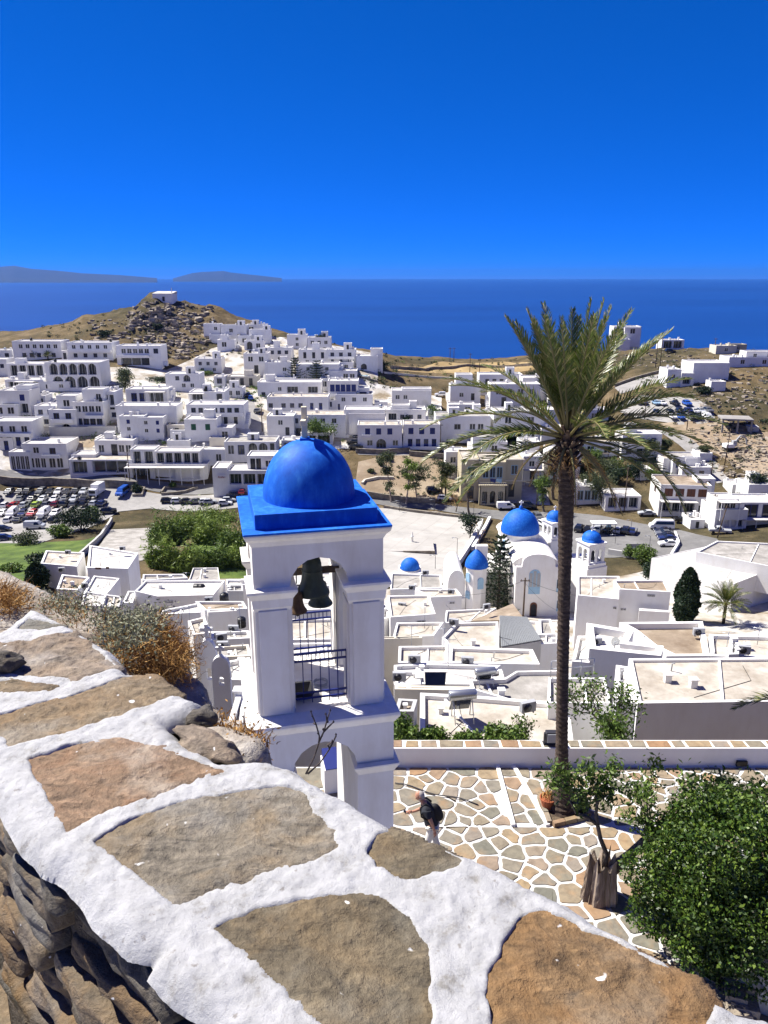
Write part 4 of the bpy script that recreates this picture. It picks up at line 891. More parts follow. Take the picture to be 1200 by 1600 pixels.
# wires slung between the poles
def wire(a, b_, label, sag=1.2):
    q = MB(); q.tube([a.lerp(b_, i / 14) - Vector((0, 0, sag * 4 * (i / 14) * (1 - i / 14))) for i in range(15)], .022, 4); tag(q.build('wire', W['black']), label, 'wire')
wire(PT[19], PT[20], 'slack black wire from the roof pole to the church pole')
wire(PT[20], px(960, 930, 118), 'black wire from the church pole to the right behind the palm')
wire(PT[20] - Vector((0, 0, .5)), px(905, 965, 95), 'lower black wire sloping right from the church pole')
wire(PT[19] - Vector((0, 0, .3)), px(800, 1000, 60), 'black wire crossing the corrugated roof from the roof pole')
# ------------------------------------------------------------------ vehicles: one of each kind, then copies
CARCOL = {'white': (.75, .75, .75, 1), 'black': (.012, .012, .014, 1), 'silver': (.42, .44, .46, 1), 'grey': (.12, .125, .13, 1), 'red': (.35, .02, .02, 1), 'dark red': (.16, .015, .03, 1), 'lime green': (.35, .48, .06, 1), 'blue': (.02, .09, .4, 1), 'navy': (.012, .02, .08, 1), 'pale blue': (.3, .45, .6, 1)}
for k, c in list(CARCOL.items()):
    m, nt, b = nodemat(k + ' car paint', .25, .6); b.inputs['Base Color'].default_value = c; b.inputs['Coat Weight'].default_value = .5; W['car_' + k] = m
W['carglass'] = plain('car glass', (.015, .02, .025, 1), .06, .7)
W['tyre'] = plain('tyre rubber', (.02, .02, .02, 1), .85, .2)
W['lamp'] = plain('headlight glass', (.6, .6, .58, 1), .15, .6)
SHAPES = {  # side outline (x forward, z), cabin window outline, length scale, width
 'hatchback': ([(-1.9,.35),(-1.95,.75),(-1.85,.95),(-1.5,1.42),(-1.2,1.48),(.1,1.46),(.85,.98),(1.7,.85),(1.95,.65),(1.95,.35)], [(-1.62,.98),(-1.4,1.36),(.05,1.38),(.68,.98)], 1.7),
 'sedan': ([(-2.2,.35),(-2.25,.8),(-2.1,.98),(-1.55,1.02),(-1.0,1.42),(.1,1.44),(.95,.98),(2.0,.84),(2.25,.62),(2.25,.35)], [(-1.35,1.0),(-.95,1.34),(.05,1.36),(.75,.98)], 1.75),
 'suv': ([(-2.1,.4),(-2.15,.95),(-2.0,1.1),(-1.8,1.66),(-1.4,1.72),(.3,1.7),(1.0,1.15),(1.95,1.02),(2.15,.8),(2.15,.4)], [(-1.78,1.12),(-1.62,1.6),(.25,1.6),(.8,1.14)], 1.85),
 'van': ([(-2.4,.4),(-2.45,1.0),(-2.42,1.9),(-2.3,2.0),(1.0,1.98),(1.7,1.2),(2.35,1.0),(2.45,.7),(2.45,.4)], [(.1,1.2),(.1,1.8),(.95,1.8),(1.4,1.2)], 1.9),
 'minibus': ([(-2.9,.4),(-2.95,1.0),(-2.9,2.2),(-2.7,2.35),(1.5,2.3),(2.2,1.35),(2.8,1.1),(2.95,.7),(2.95,.4)], [(-2.7,1.35),(-2.65,2.05),(1.4,2.05),(1.9,1.35)], 2.0),
 'pickup': ([(-2.5,.5),(-2.55,1.0),(-.5,1.02),(-.4,1.65),(-.1,1.74),(.6,1.7),(1.2,1.12),(2.3,1.02),(2.5,.8),(2.5,.5)], [(-.3,1.15),(-.2,1.6),(.55,1.6),(1.0,1.14)], 1.8)}
PROTO = {}
XM = Matrix(((1, 0, 0, 0), (0, 0, 1, 0), (0, 1, 0, 0), (0, 0, 0, 1)))
def car_meshes(kind):
    out, cab, wd = SHAPES[kind]; q = MB(); n = len(out); hw = wd / 2
    zc = max(z for _, z in cab); zb = min(z for _, z in cab)
    def hwid(z): return hw if z < zb else hw - .22 * (z - zb) / (zc - zb)
    vs = [(x, -hwid(z), z) for x, z in out] + [(x, hwid(z), z) for x, z in out]
    q.add(vs, [(i, (i + 1) % n, n + (i + 1) % n, n + i) for i in range(n)] + [tuple(range(n)), tuple(range(2 * n - 1, n - 1, -1))], 0)
    bm = bmesh.new(); me = q.mesh(kind + '_body', [W['car_white']]); bm.from_mesh(me); bmesh.ops.recalc_face_normals(bm, faces=bm.faces); bm.to_mesh(me); bm.free()
    g = MB(); e = .015
    for s in (-1, 1):
        a = [(x, s * (hwid(z) + e), z) for x, z in cab]; g.add(a, [(0, 1, 2, 3) if s > 0 else (3, 2, 1, 0)])
    f0, f1 = cab[-1], cab[-2]; r0, r1 = cab[0], cab[1]
    top = [o for o in out if o[1] > zc - .02]; xf = max(o[0] for o in top); xr = min(o[0] for o in top)
    lo = [o for o in out if o[0] > xf]; ff = lo[0]; rr = [o for o in out if o[0] < xr][-1] if [o for o in out if o[0] < xr] else (xr - .2, zb)
    def slant(p, q2, w0, w1):
        d = Vector((p[0] - q2[0], 0, p[1] - q2[1])); nrm = Vector((d.z, 0, -d.x)).normalized() * .02; nrm = nrm if nrm.z > 0 else -nrm
        A = Vector((q2[0], 0, q2[1])).lerp(Vector((p[0], 0, p[1])), .1) + nrm; Bq = Vector((q2[0], 0, q2[1])).lerp(Vector((p[0], 0, p[1])), .88) + nrm
        g.add([(A.x, -w0, A.z), (A.x, w0, A.z), (Bq.x, w1, Bq.z), (Bq.x, -w1, Bq.z)], [(0, 1, 2, 3)])
    slant((xf, zc + .06), ff, hw - .1, hw - .26); 
    if kind not in ('pickup', 'van'):
        rlo = [o for o in out if o[0] < xr and o[1] < zc - .03]; 
        if rlo: slant((xr, zc + .06), rlo[-1], hw - .12, hw - .26)
    gl = g.mesh(kind + '_windows', W['carglass'])
    wq = MB(); wq.lathe([(.12, -.1), (.33, -.1), (.33, .1), (.2, .11), (.18, .09), (0, .09)], 14, 0, Matrix.Rotation(R(90), 4, 'X'), smooth=False); wh = wq.mesh('wheel', [W['tyre']])
    lq = MB(); lq.box(-.03, .04, -.2, .2, -.07, .08); lh = lq.mesh('headlight', W['lamp'])
    return me, gl, wh, lh
CARS = {}
def car(u, v, kind, colour, label, rz=-90, group=None, full=True):
    if kind not in PROTO: PROTO[kind] = car_meshes(kind)
    me, gl, wh, lh = PROTO[kind]; out, cab, wd = SHAPES[kind]
    p = G(u, v) ; p.z += .2
    t = thing('parked_' + ('car' if kind in ('hatchback', 'sedan', 'suv') else kind), label, {'minibus': 'minibus', 'van': 'van', 'pickup': 'pickup'}.get(kind, 'car'), p, R(rz), group)
    o = link('body', me, t); o.material_slots[0].link = 'OBJECT'; o.material_slots[0].material = W['car_' + colour]
    link('windows', gl, t)
    L = max(x for x, _ in out)
    for sx in (-.62, .6):
        for sy in (-1, 1): w_ = link('wheel', wh, t); w_.location = (sx * L, sy * (wd / 2 - .06), .33)
    for sy in (-.62, .62): h = link('headlight', lh, t); h.location = (L - .02, sy * wd / 2, .72)
    return t
def row(cars, v, group, where, rz=-90, jit=6):
    for i, (u, kind, col) in enumerate(cars):
        nb = []
        if i: nb.append(cars[i - 1][2] + ' ' + cars[i - 1][1])
        if i + 1 < len(cars): nb.append(cars[i + 1][2] + ' ' + cars[i + 1][1])
        rel_ = ('between %s and %s' % tuple(nb)) if len(nb) == 2 else ('%s end by a %s' % ('left' if i == 0 else 'right', nb[0]))
        vv = v[0] + (v[1] - v[0]) * (i / max(1, len(cars) - 1)) if isinstance(v, tuple) else v
        car(u, vv, kind, col, f'{col} {kind} {where}, {rel_}'.replace(' beside a ', ' by a ').replace('hatchback', 'car').replace('sedan', 'saloon'), rz + random.uniform(-jit, jit), group)
h_, s_, x_, v_ = 'hatchback', 'sedan', 'suv', 'van'
CP_ = 'cars in the crowded left car park'
row([(15, h_, 'grey'), (32, h_, 'black'), (44, x_, 'black'), (65, x_, 'grey'), (79, h_, 'black'), (92, h_, 'white'), (106, s_, 'black'), (119, x_, 'black'), (131, h_, 'silver')], 772, CP_, 'in the far walled row')
row([(-4, h_, 'silver'), (31, s_, 'grey'), (50, h_, 'black'), (67, h_, 'silver'), (85, s_, 'white'), (101, h_, 'grey'), (116, h_, 'silver'), (132, x_, 'black')], 784, CP_, 'in the second row')
row([(9, h_, 'white'), (23, h_, 'red'), (39, h_, 'silver'), (57, h_, 'lime green'), (74, h_, 'grey'), (88, h_, 'dark red'), (102, x_, 'black'), (117, h_, 'grey'), (132, h_, 'black'), (148, h_, 'silver'), (160, h_, 'navy')], (793, 790), CP_, 'in the third row', 90)
row([(4, h_, 'white'), (20, v_, 'white'), (36, h_, 'navy'), (51, h_, 'red'), (69, v_, 'white'), (87, h_, 'white')], 806, CP_, 'in the fourth row')
row([(14, h_, 'white'), (31, s_, 'black'), (46, h_, 'black'), (66, h_, 'grey'), (84, h_, 'black')], 816, CP_, 'in the nearest full row', 90)
car(55, 827, v_, 'silver', 'silver van alone at the near right corner of the left car park', 5, CP_)
car(6, 831, h_, 'black', 'dark car at the left frame edge near the green field', 0, CP_); car(8, 845, h_, 'navy', 'dark blue car lowest at the left frame edge', 10, CP_)
car(170, 803, x_, 'black', 'black off-roader alone by the stone shed right of the car park', 20, CP_)
row([(262, h_, 'black'), (278, h_, 'white'), (293, s_, 'black'), (308, s_, 'grey'), (322, h_, 'white'), (328, h_, 'silver')], (786, 788), 'cars parked beside the reeds', 'beside the reed thicket', 10)
row([(352, h_, 'white'), (358, h_, 'silver'), (363, h_, 'black'), (368, h_, 'grey')], (790, 776), 'cars left of the bell tower', 'left of the blue tower roof', 10)
car(379, 772, h_, 'red', 'red car directly left of the blue tower roof', 90)
car(192, 774, 'minibus', 'blue', 'tall blue van beside the planter at the junction', -95)
car(556, 702, s_, 'black', 'black car on the road left of the arched porch house', 180); car(552, 695, x_, 'black', 'black off-roader behind the black car on the terrace road', 180)
car(403, 645, h_, 'grey', 'grey car climbing the lane above the fanlight building', 80); car(392, 625, h_, 'blue', 'blue car at the top of the lane', 100); car(388, 620, h_, 'navy', 'navy car topmost in the lane', 100)
car(694, 782, h_, 'white', 'white hatchback driving on the road left of the town hall', 0); car(677, 770, x_, 'black', 'black off-roader on the bare ground near the eucalyptus', 10)
car(790, 796, v_, 'white', 'white delivery van in front of the town hall', 5); car(822, 795, v_, 'black', 'black delivery van right of the white one at the town hall', 5)
car(849, 823, h_, 'white', 'white car at the kerb behind the large blue dome', -70); car(840, 812, x_, 'grey', 'grey car above the white one behind the blue dome', -80); car(844, 842, h_, 'silver', 'silver car between the blue dome and the farther belfry', -80)
row([(905, x_, 'black'), (919, h_, 'black'), (934, x_, 'silver'), (950, s_, 'black'), (966, h_, 'silver'), (977, x_, 'black'), (988, s_, 'navy')], (830, 834), 'cars by the bus shelter', 'by the bus shelter', 60)
car(1010, 806, s_, 'silver', 'silver saloon at the kerb below the cafe', 175); car(1067, 817, x_, 'black', 'black off-roader at the foot of the brown shuttered apartments', 170)
car(1033, 827, 'minibus', 'white', 'white minibus at the head of the dark parked row', 175)
row([(1036, s_, 'black'), (1038, s_, 'grey'), (1040, s_, 'black'), (1043, s_, 'navy')], (834, 846), 'dark cars behind the minibus', 'in the dark column', 178, 2)
car(1044, 854, s_, 'white', 'white saloon nearest in the dark column', 178); car(1124, 834, 'pickup', 'silver', 'silver pickup in front of the brown awning taverna', 165)
UP = 'cars in the upper car park on the right'
row([(998, s_, 'white'), (1007, h_, 'black'), (1025, h_, 'pale blue'), (1035, h_, 'white'), (1054, 'pickup', 'black'), (1073, x_, 'blue')], (632, 634), UP, 'on the top hillside level', -90)
row([(1026, h_, 'black'), (1047, s_, 'black'), (1062, x_, 'black'), (1075, x_, 'navy'), (1085, h_, 'white'), (1095, h_, 'silver'), (1106, x_, 'grey')], (647, 645), UP, 'below the hillside dividing wall', -90)
row([(1051, h_, 'white'), (1063, h_, 'blue'), (1079, x_, 'grey'), (1091, h_, 'black'), (1104, v_, 'white')], 655, UP, 'in the lowest hillside row', -90)
car(253, 574, v_, 'white', 'white van parked beside the glazed hotel', 180); car(688, 620, x_, 'white', 'white off-roader beside the arched house on the right flank', 180); car(1047, 552, x_, 'black', 'dark car on the ridge beside the bungalow', 0)
# box truck
p = G(152, 775); t = thing('box_truck', 'white box truck parked at the right end of the far car park row', 'truck', p, R(-95))
q = MB(); q.box(-3.2, 1.1, -1.15, 1.15, .9, 3.6); q.build('cargo_box', W['car_white'], t, .05); q = MB(); q.box(1.2, 2.9, -1.05, 1.05, .5, 2.6); q.build('cab', W['car_white'], t, .15)
q = MB(); q.box(2.88, 2.93, -.9, .9, 1.5, 2.35); q.build('windscreen', W['carglass'], t); q = MB(); q.box(2.85, 2.95, -.9, .9, .6, .95); q.build('grille', W['black'], t)
for sx in (-2, 2):
    for sy in (-.95, .95): q = MB(); q.lathe([(.1, -.15), (.45, -.15), (.45, .15), (.1, .15)], 14, 0, Matrix.Translation((sx, sy, .45)) @ Matrix.Rotation(R(90), 4, 'X')); q.build('wheel', W['tyre'], t)
# motorbike on the street
p = G(856, 808); t = thing('motorbike', 'dark motorbike parked on the street left of the palm trunk', 'motorbike', p, R(40))
for x in (-.65, .65): q = MB(); q.lathe([(.22, -.05), (.32, -.05), (.32, .05), (.22, .05), (.22, -.05)], 14, 0, Matrix.Translation((x, 0, .32)) @ Matrix.Rotation(R(90), 4, 'X')); q.build('wheel', W['tyre'], t)
q = MB(); q.tube([(-.6, 0, .5), (-.1, 0, .75), (.4, 0, .8), (.6, 0, .4)], [.1, .16, .14, .06], 7); q.build('body', W['darkmetal'], t); q = MB(); q.tube([(.4, -.35, 1.05), (.45, 0, 1.0), (.4, .35, 1.05)], .025, 5); q.build('handlebar', W['metal'], t)
# ------------------------------------------------------------------ flat roofs between the church terrace and the square
def inset(poly, t):
    n = len(poly); out = []
    for i in range(n):
        p0, p1, p2 = Vector(poly[i - 1]), Vector(poly[i]), Vector(poly[(i + 1) % n])
        d1, d2 = (p1 - p0).normalized(), (p2 - p1).normalized(); n1, n2 = Vector((-d1.y, d1.x)), Vector((-d2.y, d2.x))
        k = 1 + n1.dot(n2); k = max(k, .4); out.append(p1 + (n1 + n2) * (t / k))
    return [tuple(p) for p in out]
def roof(label, cor, D, hw=4.5, mat='roofwhite', wall='white', rim=.22, rh=.28, win=(), name='house', cat='house', front=None, slope=None, group=None):
    """cor: roof corners in photo pixels, front-left first then anticlockwise seen from above (FL, FR, ..., BL); D: distance of the first corner"""
    z = px(*cor[0], D).z; P = [gp(u, v, z) for u, v in cor]; c = sum(P, Vector()) / len(P)
    t = thing(name, label, cat, (c.x, c.y, z - hw), 0, group); poly = [(p.x - c.x, p.y - c.y) for p in P]; zt = hw
    i1 = inset(poly, rim); q = MB(); n = len(poly)
    for k in range(n):
        k2 = (k + 1) % n; a, b_ = poly[k], poly[k2]; ia, ib = i1[k], i1[k2]
        q.add([(*a, -2), (*b_, -2), (*b_, zt), (*a, zt)], [(0, 1, 2, 3)]); q.add([(*a, zt), (*b_, zt), (*ib, zt), (*ia, zt)], [(0, 1, 2, 3)]); q.add([(*ia, zt), (*ib, zt), (*ib, zt - rh - .1), (*ia, zt - rh - .1)], [(0, 1, 2, 3)])
    q.build('wall', W[wall], t); r = MB(); i2 = inset(poly, rim - .01); r.prism(i2, zt - rh - .12, zt - rh); r.build('roof', W[mat], t)
    r_ = random.Random(label); zr = zt - rh; ins_ = lambda f, g: tuple(Vector(poly[0]).lerp(Vector(poly[1]), f).lerp(Vector(poly[-1]).lerp(Vector(poly[-2 if n > 3 else 1]), f), g))
    if hw > 2.3:
        for k in range(r_.randint(1, 3)):            # vents, pipe stubs, upstands and a cable on the roof
            x, y = ins_(r_.uniform(.12, .88), r_.uniform(.2, .85)); g = MB(); s_ = r_.uniform(.09, .2)
            if r_.random() < .5: g.box(x - s_, x + s_, y - s_, y + s_, zr - .05, zr + s_ * 2.6); g.box(x - s_ - .05, x + s_ + .05, y - s_ - .05, y + s_ + .05, zr + s_ * 2.6, zr + s_ * 2.6 + .06); g.build('chimney', W['white'], t)
            else: g.tube([(x, y, zr - .05), (x, y, zr + .5), (x + .12, y - .1, zr + .58)], .045, 6); g.build('vent_pipe', W['greyframe'], t)
        a_, e_ = ins_(r_.uniform(.1, .4), .15), ins_(r_.uniform(.5, .9), .85); m_ = ins_(r_.uniform(.2, .8), .5); g = MB(); g.tube([(*a_, zr + .02), (*m_, zr + .02), (*e_, zr + .02)], .018, 4); g.build('cable', W['darkmetal'], t)
        if r_.random() < .45:
            f0 = r_.uniform(.3, .7); c_, d_ = ins_(f0, .04), ins_(f0, .96); dv = Vector((d_[0] - c_[0], d_[1] - c_[1])).normalized() * .07; o_ = Vector((-dv.y, dv.x)); g = MB(); g.prism([(c_[0] + o_.x, c_[1] + o_.y), (c_[0] - o_.x, c_[1] - o_.y), (d_[0] - o_.x, d_[1] - o_.y), (d_[0] + o_.x, d_[1] + o_.y)], zr - .05, zr + r_.uniform(.08, .2)); g.build('divider', W[wall], t)
    a, b_ = P[0], P[1]; ex = Vector((b_.x - a.x, b_.y - a.y, 0)); ex.normalize(); nr = Vector((ex.y, -ex.x, 0))
    for w in win:
        u0, u1, v0, v1, kind = w[:5]
        def hit(u, v): d = ray(u, v); return d * ((a.dot(nr)) / d.dot(nr)) if abs(d.dot(nr)) > 1e-4 else a
        p, q2 = hit(u0, v1), hit(u1, v0); o = link('door' if kind in 'DKO' else 'window', piece(kind), t)
        mid = (p + q2) / 2; o.location = (mid.x - c.x + nr.x * .0, mid.y - c.y + nr.y * .0, p.z - (z - hw)); o.scale = (max(.3, (q2 - p).dot(ex)), 1, max(.3, q2.z - p.z)); o.rotation_euler = (0, 0, math.atan2(ex.y, ex.x))
    return t
X7 = lambda x, y: (580 + x / 3.53, 860 + y / 3.53)
X8 = lambda x, y: (860 + x / 3.53, 900 + y / 3.53)
XL = lambda x, y: (x / 3, 860 + y / 3)
# right of the bell tower, far to near
roof('low stone topped roof in front of the small blue dome', [X7(105,215), X7(392,205), X7(385,135), X7(110,125)], 103, 5, 'roofgrey')
roof('blank pale blue walled house beside the little air conditioner', [X7(330,258), X7(500,250), X7(470,212), X7(240,212)], 97, 5, 'roofbeige', win=[(*X7(430,0)[:1], X7(460,0)[0], X7(0,330)[1], X7(0,295)[1], 'd')])
roof('white roofed house with two long dark slit windows', [X7(106,368), X7(355,350), X7(318,245), X7(90,250)], 80, 4, 'roofbeige', win=[(X7(145,0)[0], X7(220,0)[0], X7(0,395)[1], X7(0,415)[1], 'g'), (X7(252,0)[0], X7(300,0)[0], X7(0,386)[1], X7(0,402)[1], 'g')])
roof('pinkish flat roof between the roof pole and the church', [X7(405,400), X7(580,388), X7(690,318), X7(412,332)], 84, 4, 'roofbeige')
roof('small white house squeezed against the tower with a slanting roof', [X7(62,378), X7(100,368), X7(90,300), X7(62,300)], 82, 4, win=[(X7(64,0)[0], X7(78,0)[0], X7(0,382)[1], X7(0,318)[1], 'b')])
roof('white terrace with ochre stains left of the roof pole', [X7(118,482), X7(345,470), X7(400,395), X7(140,398)], 72, 4, 'roofbeige')
roof('beige walled house with a dark coping beside the tower', [X7(65,488), X7(282,482), X7(268,470), X7(65,476)], 66, 6, 'roofbeige', 'cream', .1, .1)
roof('flat pale roof left of the corrugated one', [X7(440,535), X7(706,540), X7(700,392), X7(470,398), X7(390,480)], 62, 4, 'roofbeige')
roof('low white roof right of the corrugated one', [X7(750,395), X7(925,455), X7(920,392), X7(745,376)], 76, 4, 'roofbeige')
roof('small greenish roof beside the palm trunk', [X7(930,505), X7(1030,500), X7(990,378), X7(925,380)], 70, 4, 'roofgrey')
roof('white block behind the corrugated roof near the palm', [X7(880,520), X7(1040,510), X7(1030,455), X7(900,460)], 64, 4, 'roofwhite')
roof('small tiled white terrace with a patch of cream beside the tower', [X7(148,618), X7(420,618), X7(424,525), X7(152,528)], 55, 4, 'roofbeige')
roof('broad cream roof in the middle of the rooftops', [X7(425,620), X7(930,628), X7(890,545), X7(430,530)], 55, 4, 'roofbeige', rim=.3)
roof('white walled terrace with a dark blue shaded opening', [X7(125,735), X7(560,738), X7(715,632), X7(285,622), X7(125,632)], 47, 4, 'roofwhite')
roof('white cube stair house on the terrace by the tower', [X7(128,742), X7(275,738), X7(262,665), X7(140,660)], 46.5, 3)
roof('dusty grey roof with a solar tank stand', [X7(560,765), X7(800,835), X7(1110,840), X7(1100,715), X7(1040,660), X7(800,665), X7(735,705), X7(545,715)], 44, 4, 'roofgrey', rim=.15)
roof('grey topped roof behind the dusty one', [X7(570,705), X7(735,705), X7(720,655), X7(575,660)], 48, 4, 'roofgrey')
roof('nearest cream terrace roof with the large solar water tank', [X7(268,1060), X7(1120,1085), X7(1085,842), X7(560,800), X7(270,785)], 37.2, 4, 'roofbeige', rim=.3, win=[])
roof('dark sided house with a rusty roof beside the tower', [X7(130,888), X7(235,888), X7(255,822), X7(150,816)], 38.5, 4, 'roofbrown', 'greywall')
roof('narrow long ledge roof between the two terraces', [X7(130,765), X7(560,772), X7(545,752), X7(130,742)], 44.5, 3, 'roofbeige', 'cream')
# corrugated mono-pitch roof
zz = px(783, 1010, 62).z; P = [px(783, 1010, 62), px(846, 999, 64), px(823, 975, 71), px(780, 973, 70)]; P = [p + Vector((0, 0, .8 if i > 1 else 0)) for i, p in enumerate(P)]
c = sum(P, Vector()) / 4; t = thing('shed', 'long low shed with a grey corrugated sloping roof', 'shed', c)
nn = 22
for k in range(nn):
    q = MB(); a, b_ = P[0].lerp(P[1], k / nn) - c, P[0].lerp(P[1], (k + .86) / nn) - c; d, e = P[3].lerp(P[2], k / nn) - c, P[3].lerp(P[2], (k + .86) / nn) - c
    u_ = Vector((0, 0, .09)); q.add([a, b_, e, d, a - u_, b_ - u_, e - u_, d - u_], [(0, 1, 2, 3), (4, 7, 6, 5), (0, 4, 5, 1), (1, 5, 6, 2), (2, 6, 7, 3), (3, 7, 4, 0)]); q.build('sheet', W['sheet'] if 'sheet' in W else W.setdefault('sheet', plain('fibre cement sheet', (.2, .21, .215, 1), .8, .2)), t)
q = MB(); dn = Vector((0, 0, -4)); lo = [p - c - Vector((0, 0, .15)) for p in P]; q.add(lo + [p + dn for p in lo], [(0, 1, 5, 4), (1, 2, 6, 5), (2, 3, 7, 6), (3, 0, 4, 7), (0, 3, 2, 1)]); q.build('wall', W['greywall'], t)
# brown gable in front of the church
P = [px(736, 970, 84), px(820, 968, 80), px(801, 943, 88)]; c = sum(P, Vector()) / 3
t = thing('gable_house', 'brown tiled low pitched roof just in front of the church', 'house', c); q = MB()
q.add([p - c for p in P] + [p - c - Vector((0, 0, 5)) for p in P], [(0, 1, 2), (0, 3, 4, 1), (1, 4, 5, 2), (2, 5, 3, 0)]); q.build('roof', W['roofbrown'], t)
# right of the palm
roof('white corner house with a brown flat roof beside the dark cypress', [X8(380,72), X8(664,88), X8(628,20), X8(350,24)], 92, 11, 'roofbrown', win=[(X8(533,0)[0], X8(572,0)[0], X8(0,152)[1], X8(0,112)[1], 'g'), (X8(532,0)[0], X8(582,0)[0], X8(0,252)[1], X8(0,222)[1], 'g'), (X8(385,0)[0], X8(415,0)[0], X8(0,214)[1], X8(0,188)[1], 'd')])
roof('lower white wing with a ruined patchy roof left of the brown roof', [X8(150,105), X8(378,128), X8(380,0), X8(150,0)], 92, 8, 'roofbeige', win=[(X8(345,0)[0], X8(362,0)[0], X8(0,200)[1], X8(0,180)[1], 'd')])
roof('long white balcony ledge below the corner house', [X8(490,190), X8(658,200), X8(655,190), X8(490,178)], 90, 1.0)
roof('curved white roof terrace with a satellite dish', [X8(215,400), X8(610,440), X8(625,385), X8(430,362), X8(460,300), X8(200,258)], 52, 4, 'roofwhite', rim=.5, rh=.6)
roof('brown stained terrace behind the big rough roof', [X8(640,442), X8(880,440), X8(840,250), X8(380,255), X8(462,300)], 53, 4, 'roofbrown', rim=.35, rh=.5)
roof('cluttered white roofs at the right frame edge', [X8(885,440), X8(1230,450), X8(1230,330), X8(875,320)], 53, 4, 'roofbeige', rim=.3)
roof('small white stair house on the cluttered right roofs', [X8(985,432), X8(1040,430), X8(1035,340), X8(990,340)], 52, 2.4)
roof('biggest flat roof, rough and patchy grey, above a plain grey wall', [X8(482,702), X8(1300,690), X8(1300,448), X8(432,455)], 36.5, 9, 'roofbeige', 'white', rim=.22, rh=.16)
roof('white side wing left of the biggest rough roof', [X8(365,690), X8(470,702), X8(430,500), X8(362,490)], 37.2, 6, 'roofwhite')
roof('patio roof with a railing left of the biggest rough roof', [X8(-10,700), X8(335,700), X8(300,560), X8(-10,560)], 40, 4, 'roofgrey', rim=.12)
roof('white wall block beside the patio and the palm', [X8(120,470), X8(215,478), X8(250,330), X8(150,330)], 52, 4, 'roofwhite')
# large hall, far right
roof('large white flat hall with a raised grey roof at the right frame edge', [X6 for X6 in [(1147, 912), (1230, 880), (1140, 846), (1018, 872)]], 118, 9, 'roofwhite', rim=.1, rh=.1)
roof('raised back part of the large white hall', [(1088, 862), (1230, 890), (1230, 850), (1120, 845)], 128, 3, 'roofgrey', rim=.25)
# below left, between the wall and the reeds
roof('white two storey house with brown shutters left of the reeds', [XL(408,80), XL(600,85), XL(648,12), XL(420,-25)], 112, 7, 'roofwhite', rim=.35, win=[(XL(447,0)[0], XL(478,0)[0], XL(0,116)[1], XL(0,88)[1], 'o'), (XL(497,0)[0], XL(516,0)[0], XL(0,122)[1], XL(0,86)[1], 'o')])
roof('white roof with a raised rim, leftmost behind the dark tree', [XL(190,60), XL(360,75), XL(395,10), XL(215,0)], 116, 6, 'roofbeige', rim=.3)
roof('brown terrace roof with a white rim below the shuttered house', [XL(265,180), XL(365,185), XL(420,125), XL(290,112)], 98, 5, 'roofbrown', rim=.3)
roof('white stepped terrace in front of the brown shutters', [XL(395,195), XL(500,205), XL(560,130), XL(440,118)], 98, 5, 'roofwhite', rim=.25, win=[])
roof('low white terrace with a doorway at the lower left', [XL(380,255), XL(480,262), XL(500,205), XL(395,190)], 88, 5, 'roofwhite')
roof('small white box roof with a plastic chair corner', [XL(480,262), XL(560,262), XL(570,215), XL(490,205)], 88, 5, 'roofbeige')
roof('wide brilliant white roof with a black tank', [XL(738,215), XL(1000,208), XL(1055,140), XL(680,142), XL(632,190)], 92, 6, 'roofwhite', rim=.2, win=[(XL(777,0)[0], XL(815,0)[0], XL(0,270)[1], XL(0,246)[1], 'g')])
roof('white pergola wing left of the wide white roof', [XL(575,245), XL(622,245), XL(640,190), XL(600,190)], 92, 5)
roof('low grey roof behind the wide white one', [XL(668,140), XL(880,128), XL(860,110), XL(670,112)], 104, 4, 'roofgrey')
roof('plain white block roof at the reeds', [XL(885,138), XL(1030,138), XL(1022,80), XL(905,82)], 106, 5, 'roofgrey', rim=.1)
roof('white block partly behind the left side of the bell tower', [XL(1060,160), XL(1200,160), XL(1190,137), XL(1060,137)], 95, 5)
roof('small grey utility shed beside the tower', [XL(1066,190), XL(1140,190), XL(1138,162), XL(1062,165)], 84, 2.4, 'concrete', 'greywall')
roof('orange tiled roof terrace beside the grey shed', [XL(960,280), XL(1160,272), XL(1140,238), XL(915,238)], 76, 4, 'roofbrown')
roof('dark fronted white house with two black tanks', [XL(975,290), XL(1110,282), XL(1100,272), XL(970,276)], 72, 5, 'roofwhite')
roof('white ramp roof curving along the lower left', [XL(745,300), XL(940,290), XL(935,245), XL(760,280)], 70, 4, 'roofwhite')
roof('cream stained block with a tall blank wall above the bell gables', [XL(905,395), XL(985,385), XL(960,310), XL(880,330)], 58, 8, 'roofbeige', 'towerwhite')
roof('grey flat roof with pipes left of the tower', [XL(990,420), XL(1180,410), XL(1165,375), XL(990,380)], 60, 4, 'roofgrey')
roof('lower grey roof with a brown lip left of the tower', [XL(995,500), XL(1180,495), XL(1165,440), XL(995,450)], 52, 4, 'roofgrey', 'cream')
roof('white long low parapet roof below the bell gables', [XL(1000,600), XL(1180,610), XL(1170,500), XL(1005,530)], 44, 5, 'roofwhite')
roof('white terrace directly left of the tower foot', [XL(1060,830), XL(1230,840), XL(1180,620), XL(1120,640)], 26, 8, 'roofwhite')
